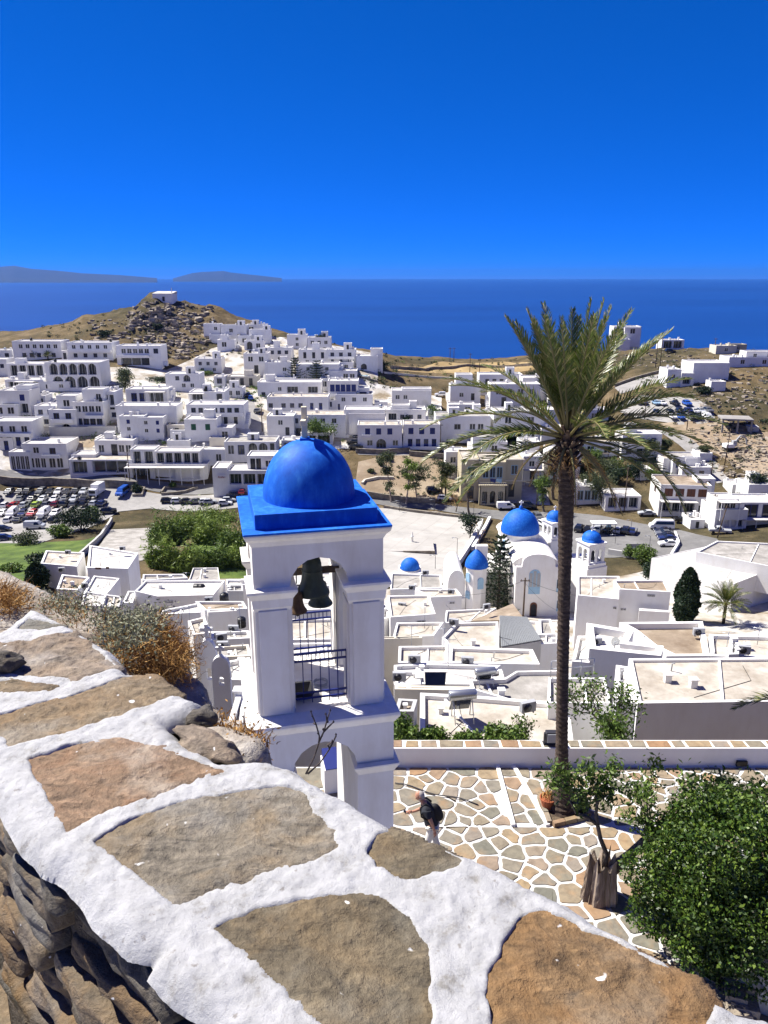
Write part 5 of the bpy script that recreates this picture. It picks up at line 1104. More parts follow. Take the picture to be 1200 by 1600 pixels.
for D, P4, lb in [(40, [(440, 1088), (560, 1088), (560, 1045), (440, 1045)], 'white roof seen low through the tower arch'), (50, [(440, 1042), (560, 1040), (555, 1003), (440, 1005)], 'second white roof seen through the tower arch'), (62, [(432, 1000), (560, 998), (552, 965), (436, 968)], 'cream roof seen through the upper railing of the tower'), (78, [(400, 955), (560, 950), (552, 925), (405, 930)], 'far roof seen between the bells'), (92, [(420, 915), (600, 915), (596, 893), (425, 893)], 'farthest white roof behind the tower arch')]:
    roof(lb, P4, D, 5, 'roofwhite' if D != 62 else 'roofbeige')
# clutter on the roofs
def on(u, v, D): return px(u, v, D)
def water_tank(u, v, D, label, r=.55, h=1.2, mat='black', lie=False):
    p = on(u, v, D); t = thing('water_tank', label, 'water tank', p); M = Matrix.Rotation(R(90), 4, 'Y') @ Matrix.Translation((-r, 0, -h / 2)) if lie else Matrix()
    q = MB(); q.lathe([(0, 0), (r * .95, 0), (r, .08), (r, h * .3), (r * 1.03, h * .33), (r, h * .36), (r, h * .65), (r * 1.03, h * .68), (r, h * .71), (r, h * .85), (r * .7, h * .97), (.2, h)], 18, 0, M); q.build('drum', W[mat], t)
    q = MB(); q.lathe([(0, h + .05), (.2, h + .05), (.22, h - .02)], 12, 0, M); q.build('lid', W[mat], t); return t
water_tank(*XL(1062,362), 74, 'black water tank, left of the pair in front of the dark fronted house'); water_tank(*XL(1132,358), 74, 'black water tank, right of the pair in front of the dark fronted house', .5, 1.1)
water_tank(*XL(1052,246), 80, 'black tank beside the grey utility shed', .5, 1.2); water_tank(*XL(936,193), 96, 'black barrel lying on the wide white roof', .55, 1.5, 'black', True)
def solar(u, v, D, label, k=1.0, rz=0):
    p = on(u, v, D); t = thing('solar_heater', label, 'solar water heater', p, R(rz))
    M = Matrix.Rotation(R(90), 4, 'Y'); q = MB(); L = 1.6 * k; r = .3 * k; zt = 1.55 * k
    q.lathe([(0, -L / 2), (r * .9, -L / 2), (r, -L / 2 + .05), (r, L / 2 - .05), (r * .9, L / 2), (0, L / 2)], 20, 0, Matrix.Translation((0, 0, zt)) @ M); q.build('tank', W['metal'], t)
    for x in (-.55, .55):
        for a, b_ in (((x * k, .3 * k, 0), (x * k, .1, zt - r * .8)), ((x * k, -.7 * k, 0), (x * k, -.1, zt - r * .8)), ((x * k, .3 * k, 0), (x * k, -.7 * k, .6 * k))):
            q = MB(); q.tube([a, b_], .03 * k, 5); q.build('leg', W['metal'], t)
    q = MB(); q.add([(-.6 * k, .75 * k, .15), (.6 * k, .75 * k, .15), (.6 * k, .1 * k, 1.2 * k), (-.6 * k, .1 * k, 1.2 * k), (-.6 * k, .8 * k, .22), (.6 * k, .8 * k, .22), (.6 * k, .16 * k, 1.27 * k), (-.6 * k, .16 * k, 1.27 * k)], [(0, 1, 2, 3), (7, 6, 5, 4), (0, 4, 5, 1), (1, 5, 6, 2), (2, 6, 7, 3), (3, 7, 4, 0)]); q.build('collector', W['glass'], t)
solar(*X7(500,925), 39.5, 'large solar water heater with a grey drum on the nearest terrace roof', 1.0, 8); solar(*X7(625,765), 45, 'smaller solar heater on the dusty grey roof', .85, 10)
def ac(u, v, D, label, rz=0, s=1, mat='greyframe'):
    p = on(u, v, D); t = thing('air_conditioner', label, 'air conditioner', p, R(rz)); q = MB(); q.box(-.45 * s, .45 * s, -.16 * s, .16 * s, .08, .7 * s); q.build('case', W[mat], t, .02)
    q = MB(); q.lathe([(.24 * s, 0), (.26 * s, .02), (.0, .03)], 16, 0, Matrix.Translation((-.1 * s, -.17 * s, .38 * s)) @ Matrix.Rotation(R(90), 4, 'X')); q.build('fan_grille', W['darkmetal'], t)
    for x in (-.3, .3): q = MB(); q.box(x * s - .03, x * s + .03, -.16 * s, .16 * s, 0, .08); q.build('foot', W['darkmetal'], t)
for (x, y, D, lb) in [(530,635,50,'square louvred air unit on the broad cream terrace'), (170,318,84,'white air unit on the slit windowed roof'), (155,722,46,'air unit beside the white stair cube'), (238,625,50,'grey air unit on the small tiled terrace'), (225,218,97,'boxed white air unit on the far roof by the blue dome'),
    (636,325,84,'little air unit on the pinkish roof'), (440,240,97,'bent grey vent unit on the blank walled house'), (862,893,38,'framed louvred air unit at the edge of the nearest terrace'), (455,415,66,'white air unit at the rim of the pale roof'), (300,135,103,'small box unit on the stone topped roof')]:
    ac(*X7(x, y), D, lb, random.uniform(-20, 20))
for (x, y, D, lb) in [(248,385,54,'thin framed unit on the curved white terrace'), (815,330,57,'white gas cabinet at the back of the brown terrace'), (1065,430,53,'grey unit among the clutter on the right roofs')]: ac(*X8(x, y), D, lb, random.uniform(-20, 20))
for (x, y, D, lb) in [(985,185,97,'small unit with dark grille on the wide white roof'), (898,195,96,'tiny hatch box on the wide white roof'), (1045,465,54,'box unit on the lower grey roof'), (1095,385,62,'box unit on the grey pipe roof'), (1040,425,58,'second box unit on the grey pipe roof'), (290,102,100,'vent box beside the brown terrace'), (575,0,118,'pair of roof vents on the shuttered house'), (320,18,118,'roof vent on the raised rim roof'), (400,175,97,'air unit on the side of the stepped terrace'), (980,245,80,'square chimney hood on the orange terrace')]: ac(*XL(x, y), D, lb, random.uniform(-20, 20))
def mast(u, v, D, label, h=2.2, dish=False):
    p = on(u, v, D); t = thing('satellite_dish' if dish else 'aerial', label, 'satellite dish' if dish else 'aerial', p); q = MB(); q.tube([(0, 0, 0), (0, 0, h)], .025, 5); q.build('mast', W['metal'], t)
    q = MB()
    if dish: q.lathe([(0, 0), (.2, .02), (.36, .07), (.4, .1)], 18, 0, Matrix.Translation((0, -.05, h)) @ Matrix.Rotation(R(70), 4, 'X') @ Matrix.Rotation(R(20), 4, 'Y')); q.build('dish', W['metal'], t)
    else:
        q.tube([(-.5, 0, h - .1), (.5, 0, h - .1)], .015, 4)
        for k in range(6): q.tube([(-.5 + k * .2, -.25 + k * .02, h - .1), (-.5 + k * .2, .25 - k * .02, h - .1)], .01, 4)
        q.build('aerial_rods', W['metal'], t)
mast(*X8(350,400), 54, 'small round satellite dish on the curved white terrace', .6, True)
for (x, y, D, lb) in [(222,545,58,'spindly aerial on the small tiled terrace'), (400,560,57,'thin pole aerial beside the broad cream roof'), (425,640,49,'tripod aerial on the broad cream terrace'), (295,430,66,'short aerial on the white terrace left of the roof pole')]: mast(*X7(x, y), D, lb)
for (x, y, D, lb) in [(970,410,54,'aerial with long rods on the cluttered right roofs'), (1140,380,55,'tall aerial at the far right of the cluttered roofs'), (905,430,53,'bare rod mast left on the cluttered right roofs')]: mast(*X8(x, y), D, lb, 1.6)
for (x, y, D, lb) in [(895,390,60,'thin mast on the tall cream block'), (1130,400,60,'thin mast by the tower on the grey pipe roof'), (880,180,104,'tall white pipe at the reeds')]: mast(*XL(x, y), D, lb, 2.6)
# railing on the patio right of the palm
p0, p1 = on(*X8(0, 560), 42), on(*X8(235, 545), 42); t = thing('railing', 'pale grey pipe railing of the patio beside the palm trunk', 'railing', p0)
for k in (0, .35, .7, 1): q = MB(); d = (p1 - p0) * k; q.tube([d, d + Vector((0, 0, 1.1))], .03, 6); q.build('post', W['metal'], t)
for z in (.6, 1.1): q = MB(); q.tube([(0, 0, z), (p1 - p0) + Vector((0, 0, z))], .03, 6); q.build('rail', W['metal'], t)
# dark awning opening and stair on the white terrace
p = on(*X7(355, 742), 46.6); t = thing('shade_cloth', 'dark blue cloth closing an opening in the white terrace wall', 'awning', p); q = MB(); q.add([(-.7, -.05, 0), (.65, -.05, 0), (.72, .15, 1.0), (-.75, .15, 1.0), (-.7, 0, 0), (.65, 0, 0), (.72, .2, 1.0), (-.75, .2, 1.0)], [(0, 1, 2, 3), (7, 6, 5, 4), (0, 4, 5, 1), (1, 5, 6, 2), (2, 6, 7, 3), (3, 7, 4, 0)]); W['navycloth'] = plain('navy cloth', (.012, .02, .06, 1), .9, .1); q.build('cloth', W['navycloth'], t); q = MB(); q.box(-.8, .78, -.1, .2, 1.0, 1.08); q.build('frame', W['white'], t)
# two little bell gables left of the tower
def bell_gable(u, v, D, label, w_, h):
    p = on(u, v, D); t = thing('bell_gable', label, 'bell gable', p); hw = w_ / 2; q = MB()
    facade(q, -hw, hw, -2, h * .78, 0, [(-hw * .3, hw * .3, h * .4, h * .58, .35, True)]); facade(q, -hw, hw, -2, h * .78, 0, [(-hw * .3, hw * .3, h * .4, h * .58, .02, True)], 0, Matrix.Translation((0, .35, 0)) @ Matrix.Rotation(R(180), 4, 'Z'))
    q.box(-hw, -hw + .01, 0, .35, -2, h * .78); q.box(hw - .01, hw, 0, .35, -2, h * .78)
    q.prism([(-hw, h * .78), (hw, h * .78)] + [(hw * math.cos(math.pi * i / 12), h * .78 + h * .22 * math.sin(math.pi * i / 12)) for i in range(1, 12)], 0, .35, 0, FM); q.build('wall', W['white'], t)
    cross(t, (0, .17, h * .98), h * .25); return t
bell_gable(*XL(990,725), 40, 'taller of two little white bell gables beside the tower', 1.0, 4.2); bell_gable(*XL(1045,720), 39, 'shorter rounded one of two little white bell gables beside the tower', 1.0, 3.0)
for k in range(5):
    u, v = XL(1078, 600 + k * 25); 

# shop signs
def sign(u, v, w_, h, label, back, text=None, D=None, col='brown', rnd=False):
    p = G(u, 757 if text else v) if D is None else px(u, v, D); pp = px(u, v, p.y - .35); t = thing('shop_sign', label, 'sign', pp); s = axis(pp) / FPX; q = MB()
    if rnd: q.lathe([(w_ * s / 2, -.04), (w_ * s / 2, .04), (0, .05)], 20, 0, Matrix.Rotation(R(90), 4, 'X'), smooth=False); q.lathe([(w_ * s * .4, .05), (w_ * s * .4, .06), (w_ * s * .33, .06), (w_ * s * .33, .05)], 20, 1, Matrix.Rotation(R(90), 4, 'X'), smooth=False)
    else: q.box(-w_ * s / 2, w_ * s / 2, -.02, .05, -h * s / 2, h * s / 2)
    q.build('plate', [W[back], W['white']], t)
    if text: c = bpy.data.curves.new('lettering', 'FONT'); c.body = text; c.size = h * s * .8; c.align_x = 'CENTER'; c.align_y = 'CENTER'; c.extrude = .02; c.shear = .3; c.materials.append(W[col]); tmp = bpy.data.objects.new('lettering', c); C.objects.link(tmp); bpy.context.view_layer.update(); me = bpy.data.meshes.new_from_object(tmp.evaluated_get(bpy.context.evaluated_depsgraph_get())); bpy.data.objects.remove(tmp); o = link('lettering', me, t); o.location = (0, -.06, 0); o.rotation_euler = (R(90), 0, 0)
W['signred'] = plain('dark red lettering', (.25, .02, .04, 1), .6, .3)
b0 = G(410, 757); sign(346, 745.5, 14, 6, 'white shop sign with dark red script lettering on the wall beside the bakery porch', 'white', 'Rollan', b0.y - 3.2, 'signred')
sign(715, 729.5, 9, 2.2, 'narrow navy sign over the door of the annex left of the town hall', 'blue', None, G(710, 748).y)
sign(124, 716, 7, 7, 'round black sign on the roof edge of the brown restaurant', 'black', None, G(159, 743).y, rnd=True); sign(184, 736.5, 5, 5, 'round black sign low on the terrace wall of the brown restaurant', 'black', None, G(159, 743).y - 3, rnd=True)
# ------------------------------------------------------------------ bell tower
TS = .75                              # the tower stands on the near part of the terrace
TC, TY = Vector((-1.417, 14.0, 0)), R(12.9)
tw = thing('bell_tower', 'white bell tower with a big blue dome on a square blue slab, mid view', 'bell tower', TC * TS, TY); tw.scale = (TS,) * 3
HX, HY, ZB, ZT = 1.18, 1.13, -7.878, -4.458
def ring(prof, mi=0, hx=1.0, hy=1.0, q=None):
    """square 'lathe': prof of (outset, z) round a box of half sizes hx, hy"""
    q = q or MB(); n = len(prof); vs = []
    for o, z in prof: vs += [(-hx - o, -hy - o, z), (hx + o, -hy - o, z), (hx + o, hy + o, z), (-hx - o, hy + o, z)]
    fs = [(4 * i + k, 4 * i + (k + 1) % 4, 4 * i + 4 + (k + 1) % 4, 4 * i + 4 + k) for i in range(n - 1) for k in range(4)]
    q.add(vs, fs, mi); return q
q = MB()
zsp = -5.33
for k in range(4):
    M = Matrix.Rotation(R(90 * k), 4, 'Z'); hx, hy = (HX, HY) if k % 2 == 0 else (HY, HX); ow = .54 if k % 2 == 0 else .5
    facade(q, -hx, hx, ZB, ZT, -hy, [(-ow, ow, ZB, -4.79, .62, True)], 0, M)
q.add([(-1, -1, -4.7), (1, -1, -4.7), (1, 1, -4.7), (-1, 1, -4.7)], [(0, 3, 2, 1)])
q.build('shaft', W['towerwhite'], tw)
# pilaster faces and impost mouldings round each pier
for sx in (-1, 1):
    for sy in (-1, 1):
        cx, cy = sx * (HX - .32), sy * (HY - .31); q = MB()
        ring([(.0, zsp - .42), (.035, zsp - .34), (.05, zsp - .18), (.13, zsp - .04), (.13, zsp + .005), (.0, zsp + .03)], 0, .32, .31, q)
        q.v = [(x + cx, y + cy, z) for x, y, z in q.v]; q.build('impost_moulding', W['towerwhite'], tw)
        q = MB(); q.box(cx - .26, cx + .26, cy - .345, cy + .345, ZB + .02, zsp - .4); q.box(cx - .355, cx + .355, cy - .25, cy + .25, ZB + .02, zsp - .41); q.build('pilaster', W['towerwhite'], tw, .015)
q = ring([(.0, -4.56), (.03, -4.50), (.07, -4.42), (.125, -4.36), (.15, -4.30), (.15, -4.275), (0, -4.275)], 0, HX - .02, HY - .02); q.build('cornice', W['towerwhite'], tw)
q = MB(); q.box(-1.32, 1.32, -1.27, 1.27, -4.272, -4.232); q.build('lower_slab', W['dome'], tw, .012)
q = MB(); q.box(-1.095, 1.095, -1.04, 1.04, -4.24, -3.955); q.build('upper_slab', W['dome'], tw, .012)
q = MB(); RD, HD = .865, 1.06
prof = [(RD, -3.96), (RD * 1.0, -3.93)] + [(RD * math.cos(math.pi / 2 * i / 24) ** .92, -3.93 + HD * math.sin(math.pi / 2 * i / 24)) for i in range(1, 25)]
q.lathe(prof, 64); q.build('dome', W['dome'], tw)
W['crosscream'] = plaster('cream cross', (.68, .62, .46, 1), (.5, .44, .3, 1), .4)
q = MB(); q.box(-.05, .05, -.05, .05, -.06, .62); q.box(-.05, .05, -.24, -.051, .3, .4); q.box(-.05, .05, .051, .24, .3, .4); q.box(-.085, .085, -.085, .085, -.08, .05, 1)
o = q.build('cross', [W['crosscream'], W['dome']], tw, .01); o.location = (-.05, 0, -2.88); o.rotation_euler = (0, 0, R(-14))
# ledge and base with the arched passage
q = ring([(0, ZB), (.27, ZB - .09), (.28, ZB - .14), (.27, ZB - .18), (.19, ZB - .32), (.17, ZB - .34)], 0, HX, HY); q.add([(-HX, -HY, ZB - .004), (HX, -HY, ZB - .004), (HX, HY, ZB - .004), (-HX, HY, ZB - .004)], [(0, 1, 2, 3)]); q.build('ledge', W['towerwhite'], tw)
q = MB(); PX, PY = 1.35, 1.30; GZ = -11.22 / TS
for k in range(4):
    M = Matrix.Rotation(R(90 * k), 4, 'Z'); hx, hy = (PX, PY) if k % 2 == 0 else (PY, PX)
    facade(q, -hx, hx, GZ, ZB - .33, -hy, [(-.63, .63, GZ, -8.47, 1.31 if k in (0, 2) else .1, True)] if k in (0, 2) else [], 0, M)
q.build('base', W['towerwhite'], tw)
for sx in (-1, 1):
    q = ring([(0, -9.32), (.03, -9.25), (.09, -9.13), (.09, -9.1), (0, -9.07)], 0, .36, .36); q.v = [(x + sx * 1.0, y - .95, z) for x, y, z in q.v]; q.build('base_moulding', W['towerwhite'], tw)
# railings
def railing(y):
    for z, r in ((-6.78, .016), (-6.93, .016), (-7.60, .016), (-7.72, .016)):
        q = MB(); q.box(-.56, .56, y - r, y + r, z - r, z + r); q.build('rail', W['blue'], tw)
    for k in range(7): q = MB(); x = -.5 + k / 6; q.tube([(x, y, -7.82), (x, y, -6.78)], .011, 6); q.build('baluster', W['blue'], tw)
    for k in range(6): q = MB(); x = -.5 + (k + .5) / 6; q.tube([(x, y, -6.93), (x, y, -6.78)], .008, 5); q.build('baluster', W['blue'], tw)
railing(-.92); railing(.92)
# bells on their beam
W['bronze'] = mottled('green black bronze', [(.3, (.012, .022, .018, 1)), (.6, (.03, .045, .035, 1)), (.8, (.07, .08, .05, 1))], 6, .5, .2, .005, 4, spec=.5)
W['rustbronze'] = mottled('brown bronze', [(.3, (.05, .03, .018, 1)), (.7, (.14, .085, .045, 1))], 6, .55, .2, .005, 4)
def bell(label, lx, ly, zm, r, h, mat):
    t = thing('bell', label, 'bell', (TC + Matrix.Rotation(TY, 3, 'Z') @ Vector((lx, ly, 0)) + Vector((0, 0, zm))) * TS); t.scale = (TS,) * 3
    q = MB(); q.lathe([(r * .9, .01), (r, 0), (r * .97, h * .05), (r * .8, h * .16), (r * .66, h * .32), (r * .58, h * .55), (r * .55, h * .78), (r * .5, h * .88), (r * .3, h * .96), (0, h)], 28); q.lathe([(r * .9, .01), (r * .55, h * .4), (r * .4, h * .8), (0, h * .85)], 20); q.build('body', W[mat], t)
    q = MB(); q.lathe([(r * .6, h * .6), (r * .62, h * .62), (r * .6, h * .64)], 28); q.build('band', W[mat], t)
    q = MB(); q.tube([(0, 0, h * .7), (0, 0, -.04)], .015, 6); q.lathe([(0, -.12), (.05, -.08), (.05, -.04), (0, 0)], 10); q.build('clapper', W['darkmetal'], t)
    q = MB(); q.tube([(-.04, 0, h * .97), (-.05, 0, h + .12), (.05, 0, h + .12), (.04, 0, h * .97)], .02, 6); q.build('crown_loop', W['darkmetal'], t)
bell('largest bell, dark green, at the top under the tower arch', .0, -.1, -5.90, .335, .78, 'bronze')
bell('small brown bell hanging at the left of the tower arch', -.33, -.3, -6.17, .19, .42, 'rustbronze')
bell('middle sized dark bell hanging lower right behind the largest one', .2, .3, -6.32, .25, .52, 'bronze')
q = MB(); q.box(-.62, .62, .42, .52, -5.72, -5.6); q.build('beam', W['wood'], tw); q = MB(); q.box(-.62, .62, -.16, -.06, -5.12, -5.02); q.build('beam', W['wood'], tw); q = MB(); q.tube([(-.33, -.3, -5.6), (-.33, -.3, -5.0)], .012, 5); q.tube([(.2, .3, -5.7), (.2, .3, -4.9)], .012, 5); q.build('hanger', W['darkmetal'], tw)
q = MB(); q.lathe([(.2, 0), (.3, .16), (.32, .2), (.27, .19), (.18, .03)], 4, 0, Matrix.Translation((-.32, -.55, ZB)) @ Matrix.Rotation(R(45), 4, 'Z'), smooth=False); tag(q.build('basin', W['darkmetal']), 'small dark blue basin on the bell tower floor behind the front railing', 'basin').matrix_world = Matrix.Translation(TC * TS) @ Matrix.Rotation(TY, 4, 'Z') @ Matrix.Scale(TS, 4)
q = MB()
for k in range(3): q.tube([(.1 + .14 * math.cos(a / 20 * 6.28 + k), -.2 + .14 * math.sin(a / 20 * 6.28 + k) + k * .02, ZB + .03 + .012 * k) for a in range(19)], .01, 5)
o = tag(q.build('rope', W['greyframe']), 'loose coil of grey rope on the bell tower floor', 'rope'); o.matrix_world = Matrix.Translation(TC * TS) @ Matrix.Rotation(TY, 4, 'Z') @ Matrix.Scale(TS, 4)
# white box with a blue lid behind the passage
p = px(517, 1183, 15.1); t = thing('offering_box', 'white box with a square blue lid seen through the passage under the tower', 'box', (p.x, 15.1, -11.2), TY)
q = MB(); q.box(-.2, .2, -.3, .3, 0, .62); q.build('body', W['white'], t); q = MB(); q.prism([(-.17, -.3), (.17, -.3), (.17, .3), (-.17, .3)], .63, [.64, .64, .80, .80]); q.build('lid', W['blue'], t)
# ------------------------------------------------------------------ foliage helpers
rng = np.random.default_rng(11)
def leaf_mesh(name, P, size, mat, parent=None, aspect=.45, droop=0., outward=None, ret=False):
    """one small pointed leaf per point"""
    P = np.asarray(P, float); n = len(P)
    d = rng.normal(size=(n, 3)); 
    if outward is not None: d = d * .8 + outward
    d[:, 2] -= droop; d /= np.linalg.norm(d, axis=1, keepdims=True) + 1e-9
    a = rng.normal(size=(n, 3)); s = np.cross(d, a); s /= np.linalg.norm(s, axis=1, keepdims=True) + 1e-9; nn = np.cross(d, s)
    L = size * rng.uniform(.6, 1.3, (n, 1)); w_ = L * aspect * .5
    V = np.stack([P - d * L * .5, P + s * w_ + nn * w_ * .3, P + d * L * .5, P - s * w_ + nn * w_ * .3], 1).reshape(-1, 3)
    F = np.arange(4 * n).reshape(n, 4)
    return mesh_np(name, V, F, mat, parent, ret_mesh=ret)
def blob(n, c, r, shell=.55):
    """points through an ellipsoid, most near its surface, with uneven density"""
    d = rng.normal(size=(n, 3)); d /= np.linalg.norm(d, axis=1, keepdims=True); k = shell + (1 - shell) * rng.random((n, 1)) ** .6
    lump = 1 + .16 * np.sin(d[:, :1] * 5 + c[0]) * np.sin(d[:, 1:2] * 6 + 1.3 + c[1]) + .1 * np.sin(d[:, 2:3] * 9 + c[0] * 3)
    return np.asarray(c) + d * k * lump * np.asarray(r), d
def grow(p, d, L, r, depth, segs, tips, seed_rng, spread=.6, up=.15, kids=(2, 3), shrink=.68):
    pts = [p]; q = p.copy(); dd = d.copy()
    for i in range(3):
        dd = (dd + Vector((seed_rng.uniform(-1, 1), seed_rng.uniform(-1, 1), seed_rng.uniform(-.6, .8) + up)) * .22).normalized(); q = q + dd * (L / 3); pts.append(q)
    segs.append((pts, [r, r * .9, r * .8, r * .68]))
    if depth == 0: tips.append(q); return
    for k in range(seed_rng.randint(*kids)):
        nd = (dd + Vector((seed_rng.uniform(-1, 1), seed_rng.uniform(-1, 1), seed_rng.uniform(-.5, .7))) * spread).normalized()
        grow(q if k else pts[-1], nd, L * seed_rng.uniform(shrink - .12, shrink + .12), r * .62, depth - 1, segs, tips, seed_rng, spread, up, kids, shrink)
        if depth >= 2: tips.append(q)
def tree(name, label, base, h, rad, leaf, size, n, depth=3, bark='bark', cat='tree', trunk=.4, r=None, seed=0, clump=.3, lean=(0, 0), group=None, spread=.65, kids=(2, 3)):
    sr = random.Random(seed * 31 + 5); t = thing(name, label, cat, base, 0, group); segs, tips = [], []
    grow(Vector((0, 0, -.3)), Vector((lean[0], lean[1], 1)).normalized(), h * trunk, r or h * .035, depth, segs, tips, sr, spread, kids=kids)
    tz = max(p.z for p in tips) or 1; tr = max(max(abs(p.x), abs(p.y)) for p in tips) or 1; fz, fr = (h * .93) / tz, rad * .88 / tr
    f = lambda p: Vector((p.x * (1 if p.z < h * trunk * .5 else fr) if False else p.x * (fr ** min(1, max(0, p.z / (h * .5)))), p.y * (fr ** min(1, max(0, p.z / (h * .5)))), p.z * fz))
    n = int(n * 1.9); size *= 1.1; q = MB()
    for pts, rs in segs: q.tube([f(p) for p in pts], rs, 6 if rs[0] > .03 else 4, cap=False)
    q.build('trunk', W[bark], t)
    T = np.array([f(p) for p in tips]); k = rng.integers(0, len(T), n); P = T[k] + rng.normal(size=(n, 3)) * clump * rad * np.array([1, 1, .75])
    leaf_mesh('crown', P, size, LEAF[leaf], t); return t
def shrub(name, label, base, rx, ry, rz, leaf, size, n, cat='shrub', group=None, lobes=4, seed=1):
    sr = random.Random(seed); t = thing(name, label, cat, base, 0, group); Ps = []
    n = int(n * 2.2); size *= 1.12
    for k in range(lobes):
        c = (sr.uniform(-.5, .5) * rx, sr.uniform(-.5, .5) * ry, rz * sr.uniform(.35, .7)); P, _ = blob(n // lobes, c, (rx * sr.uniform(.5, .75), ry * sr.uniform(.5, .75), rz * sr.uniform(.4, .6)), .3); Ps.append(P)
    P = np.concatenate(Ps); P[:, 2] = np.maximum(P[:, 2], .02); leaf_mesh('foliage', P, size, LEAF[leaf], t)
    q = MB()
    for k in range(5): q.tube([(0, 0, -.3), (sr.uniform(-.5, .5) * rx, sr.uniform(-.5, .5) * ry, rz * .7)], .05 * rz / 2, 4)
    q.build('stem', W['bark'], t); return t
# ------------------------------------------------------------------ the tall date palm beside the church terrace
PB = Vector((3.93, 14.25, -11.2)); PTOP = px(887, 688, 14.25) - PB
pm = thing('palm_tree', 'tall date palm with a bare trunk rising from a stone planter on the terrace', 'palm tree', PB)
q = MB(); n = 150; pts, rs = [], []
for i in range(n):
    f = i / (n - 1); pts.append(Vector((PTOP.x * (f ** .8), PTOP.y * f, PTOP.z * f)))
    r = .22 * math.exp(-f * 16) + .122 + .045 * max(0, (f - .62) / .38); r *= 1 + (.03 if i % 2 else -.03) + random.uniform(-.03, .03); rs.append(r)
q.tube(pts, rs, 18, smooth=False)
W['palmbark'] = mottled('palm trunk bark', [(.3, (.035, .025, .02, 1)), (.55, (.085, .062, .048, 1)), (.75, (.17, .13, .1, 1))], 9, .95, .8, .03, 5, (1, 1, 2.5))
q.build('trunk', W['palmbark'], pm)
def frond(az, el, L, droop, dead=False, twist=0, dens=64, w0=.38):
    d0 = Vector((math.cos(R(az)) * math.cos(R(el)), math.sin(R(az)) * math.cos(R(el)), math.sin(R(el)))); pts = [Vector((0, 0, 0)) + d0 * .05]; d = d0.copy(); n = 16
    for i in range(n): d = (d + Vector((0, 0, -droop / n * (.35 + 1.5 * i / n)))).normalized(); pts.append(pts[-1] + d * (L / n))
    q = MB(); q.tube(pts, [.026 * (1 - .85 * i / n) + .003 for i in range(n + 1)], 5, 1)
    side0 = d0.cross(Vector((0, 0, 1))); side0 = side0.normalized() if side0.length > .05 else Vector((1, 0, 0))
    side0 = (Matrix.Rotation(R(twist), 3, d0) @ side0)
    for k in range(dens):
        f = .2 + .8 * k / dens; x = f * n; i = min(int(x), n - 1); p = pts[i].lerp(pts[i + 1], x - i); t = (pts[i + 1] - pts[i]).normalized(); sd = (side0 - t * side0.dot(t)).normalized(); up = sd.cross(t)
        ll = w0 * (math.sin(math.pi * min(1, .16 + f * .8)) ** .7) * random.uniform(.85, 1.1)
        for s in (-1, 1):
            wk = w0 / .38; a = R(random.uniform(34, 50)) * (1 - .35 * f); dr = (t * math.cos(a) + sd * s * math.sin(a) + up * random.uniform(.1, .42)).normalized()
            m_ = p + dr * ll * .55; e = p + dr * ll + Vector((0, 0, -ll * (.12 if not dead else .4))) * random.uniform(.3, 1.3); wv = t * ((.0165 if not dead else .009) * max(1, wk))
            q.add([p - wv * .6, p + wv * .6, m_ + wv, m_ - wv], [(0, 1, 2, 3)], 0); q.add([m_ - wv, m_ + wv, e], [(0, 1, 2)], 0)
    o = q.build('frond', [LEAF['dry'] if dead else LEAF['palm'], W['rachis']], pm); o.location = PTOP + Vector((0, 0, .03)) + d0 * .06
W['rachis'] = plain('palm frond stalk', (.2, .17, .06, 1), .5, .4)
spec = []
for k in range(15): spec.append((k * 137.5, random.uniform(68, 88), random.uniform(2.1, 2.5), random.uniform(.15, .4)))
for k in range(12): spec.append((k * 137.5 + 40, random.uniform(54, 70), random.uniform(2.3, 2.6), random.uniform(.3, .6)))
for k in range(8): spec.append((k * 137.5 + 80, random.uniform(28, 50), random.uniform(2.3, 2.7), random.uniform(.55, .95)))
for k in range(7): spec.append((k * 137.5 + 15, random.uniform(2, 24), random.uniform(2.2, 2.7), random.uniform(.7, 1.2)))
for az, el, L, dp in [(180, 12, 2.9, 1.0), (178, 26, 2.8, 1.0), (190, -4, 2.6, 1.0), (172, -12, 2.4, 1.1), (2, 14, 2.8, .8), (-8, 24, 2.8, .75), (10, 2, 2.7, .9), (-5, -10, 2.5, 1.3), (15, 35, 2.7, .6), (165, 38, 2.6, .7), (0, -2, 2.9, 1.5)]: spec.append((az, el, L, dp))
for az, el, L, dp in spec: frond(az, el, L, dp, twist=random.uniform(-30, 30))
for k in range(9): frond(k * 137.5, random.uniform(-55, -20), random.uniform(1.0, 1.7), random.uniform(.8, 1.6), True, dens=22, w0=.22)
W['boot'] = mottled('dry leaf base', [(.3, (.05, .032, .022, 1)), (.6, (.13, .09, .06, 1)), (.8, (.3, .24, .17, 1))], 8, .95, .5, .02, 4)
for k in range(95):
    a = R(k * 137.5); f = k / 95; z = PTOP.z - .62 + f * .72; r0 = .13; L = random.uniform(.16, .34) * (1 - .2 * f); e = R(random.uniform(10, 60)) + f * .5
    d = Vector((math.cos(a) * math.cos(e), math.sin(a) * math.cos(e), math.sin(e))); p = Vector((PTOP.x * .98 + math.cos(a) * r0, PTOP.y + math.sin(a) * r0, z)); s = Vector((-math.sin(a), math.cos(a), 0)); up = d.cross(s)
    q = MB(); q.add([p - s * .055, p + s * .055, p + s * .05 + up * .03, p - s * .05 + up * .03, p + d * L - s * .025, p + d * L + s * .025, p + d * L + s * .02 + up * .02, p + d * L - s * .02 + up * .02], [(0, 1, 5, 4), (1, 2, 6, 5), (2, 3, 7, 6), (3, 0, 4, 7), (4, 5, 6, 7)]); q.build('leaf_base', W['boot'], pm)
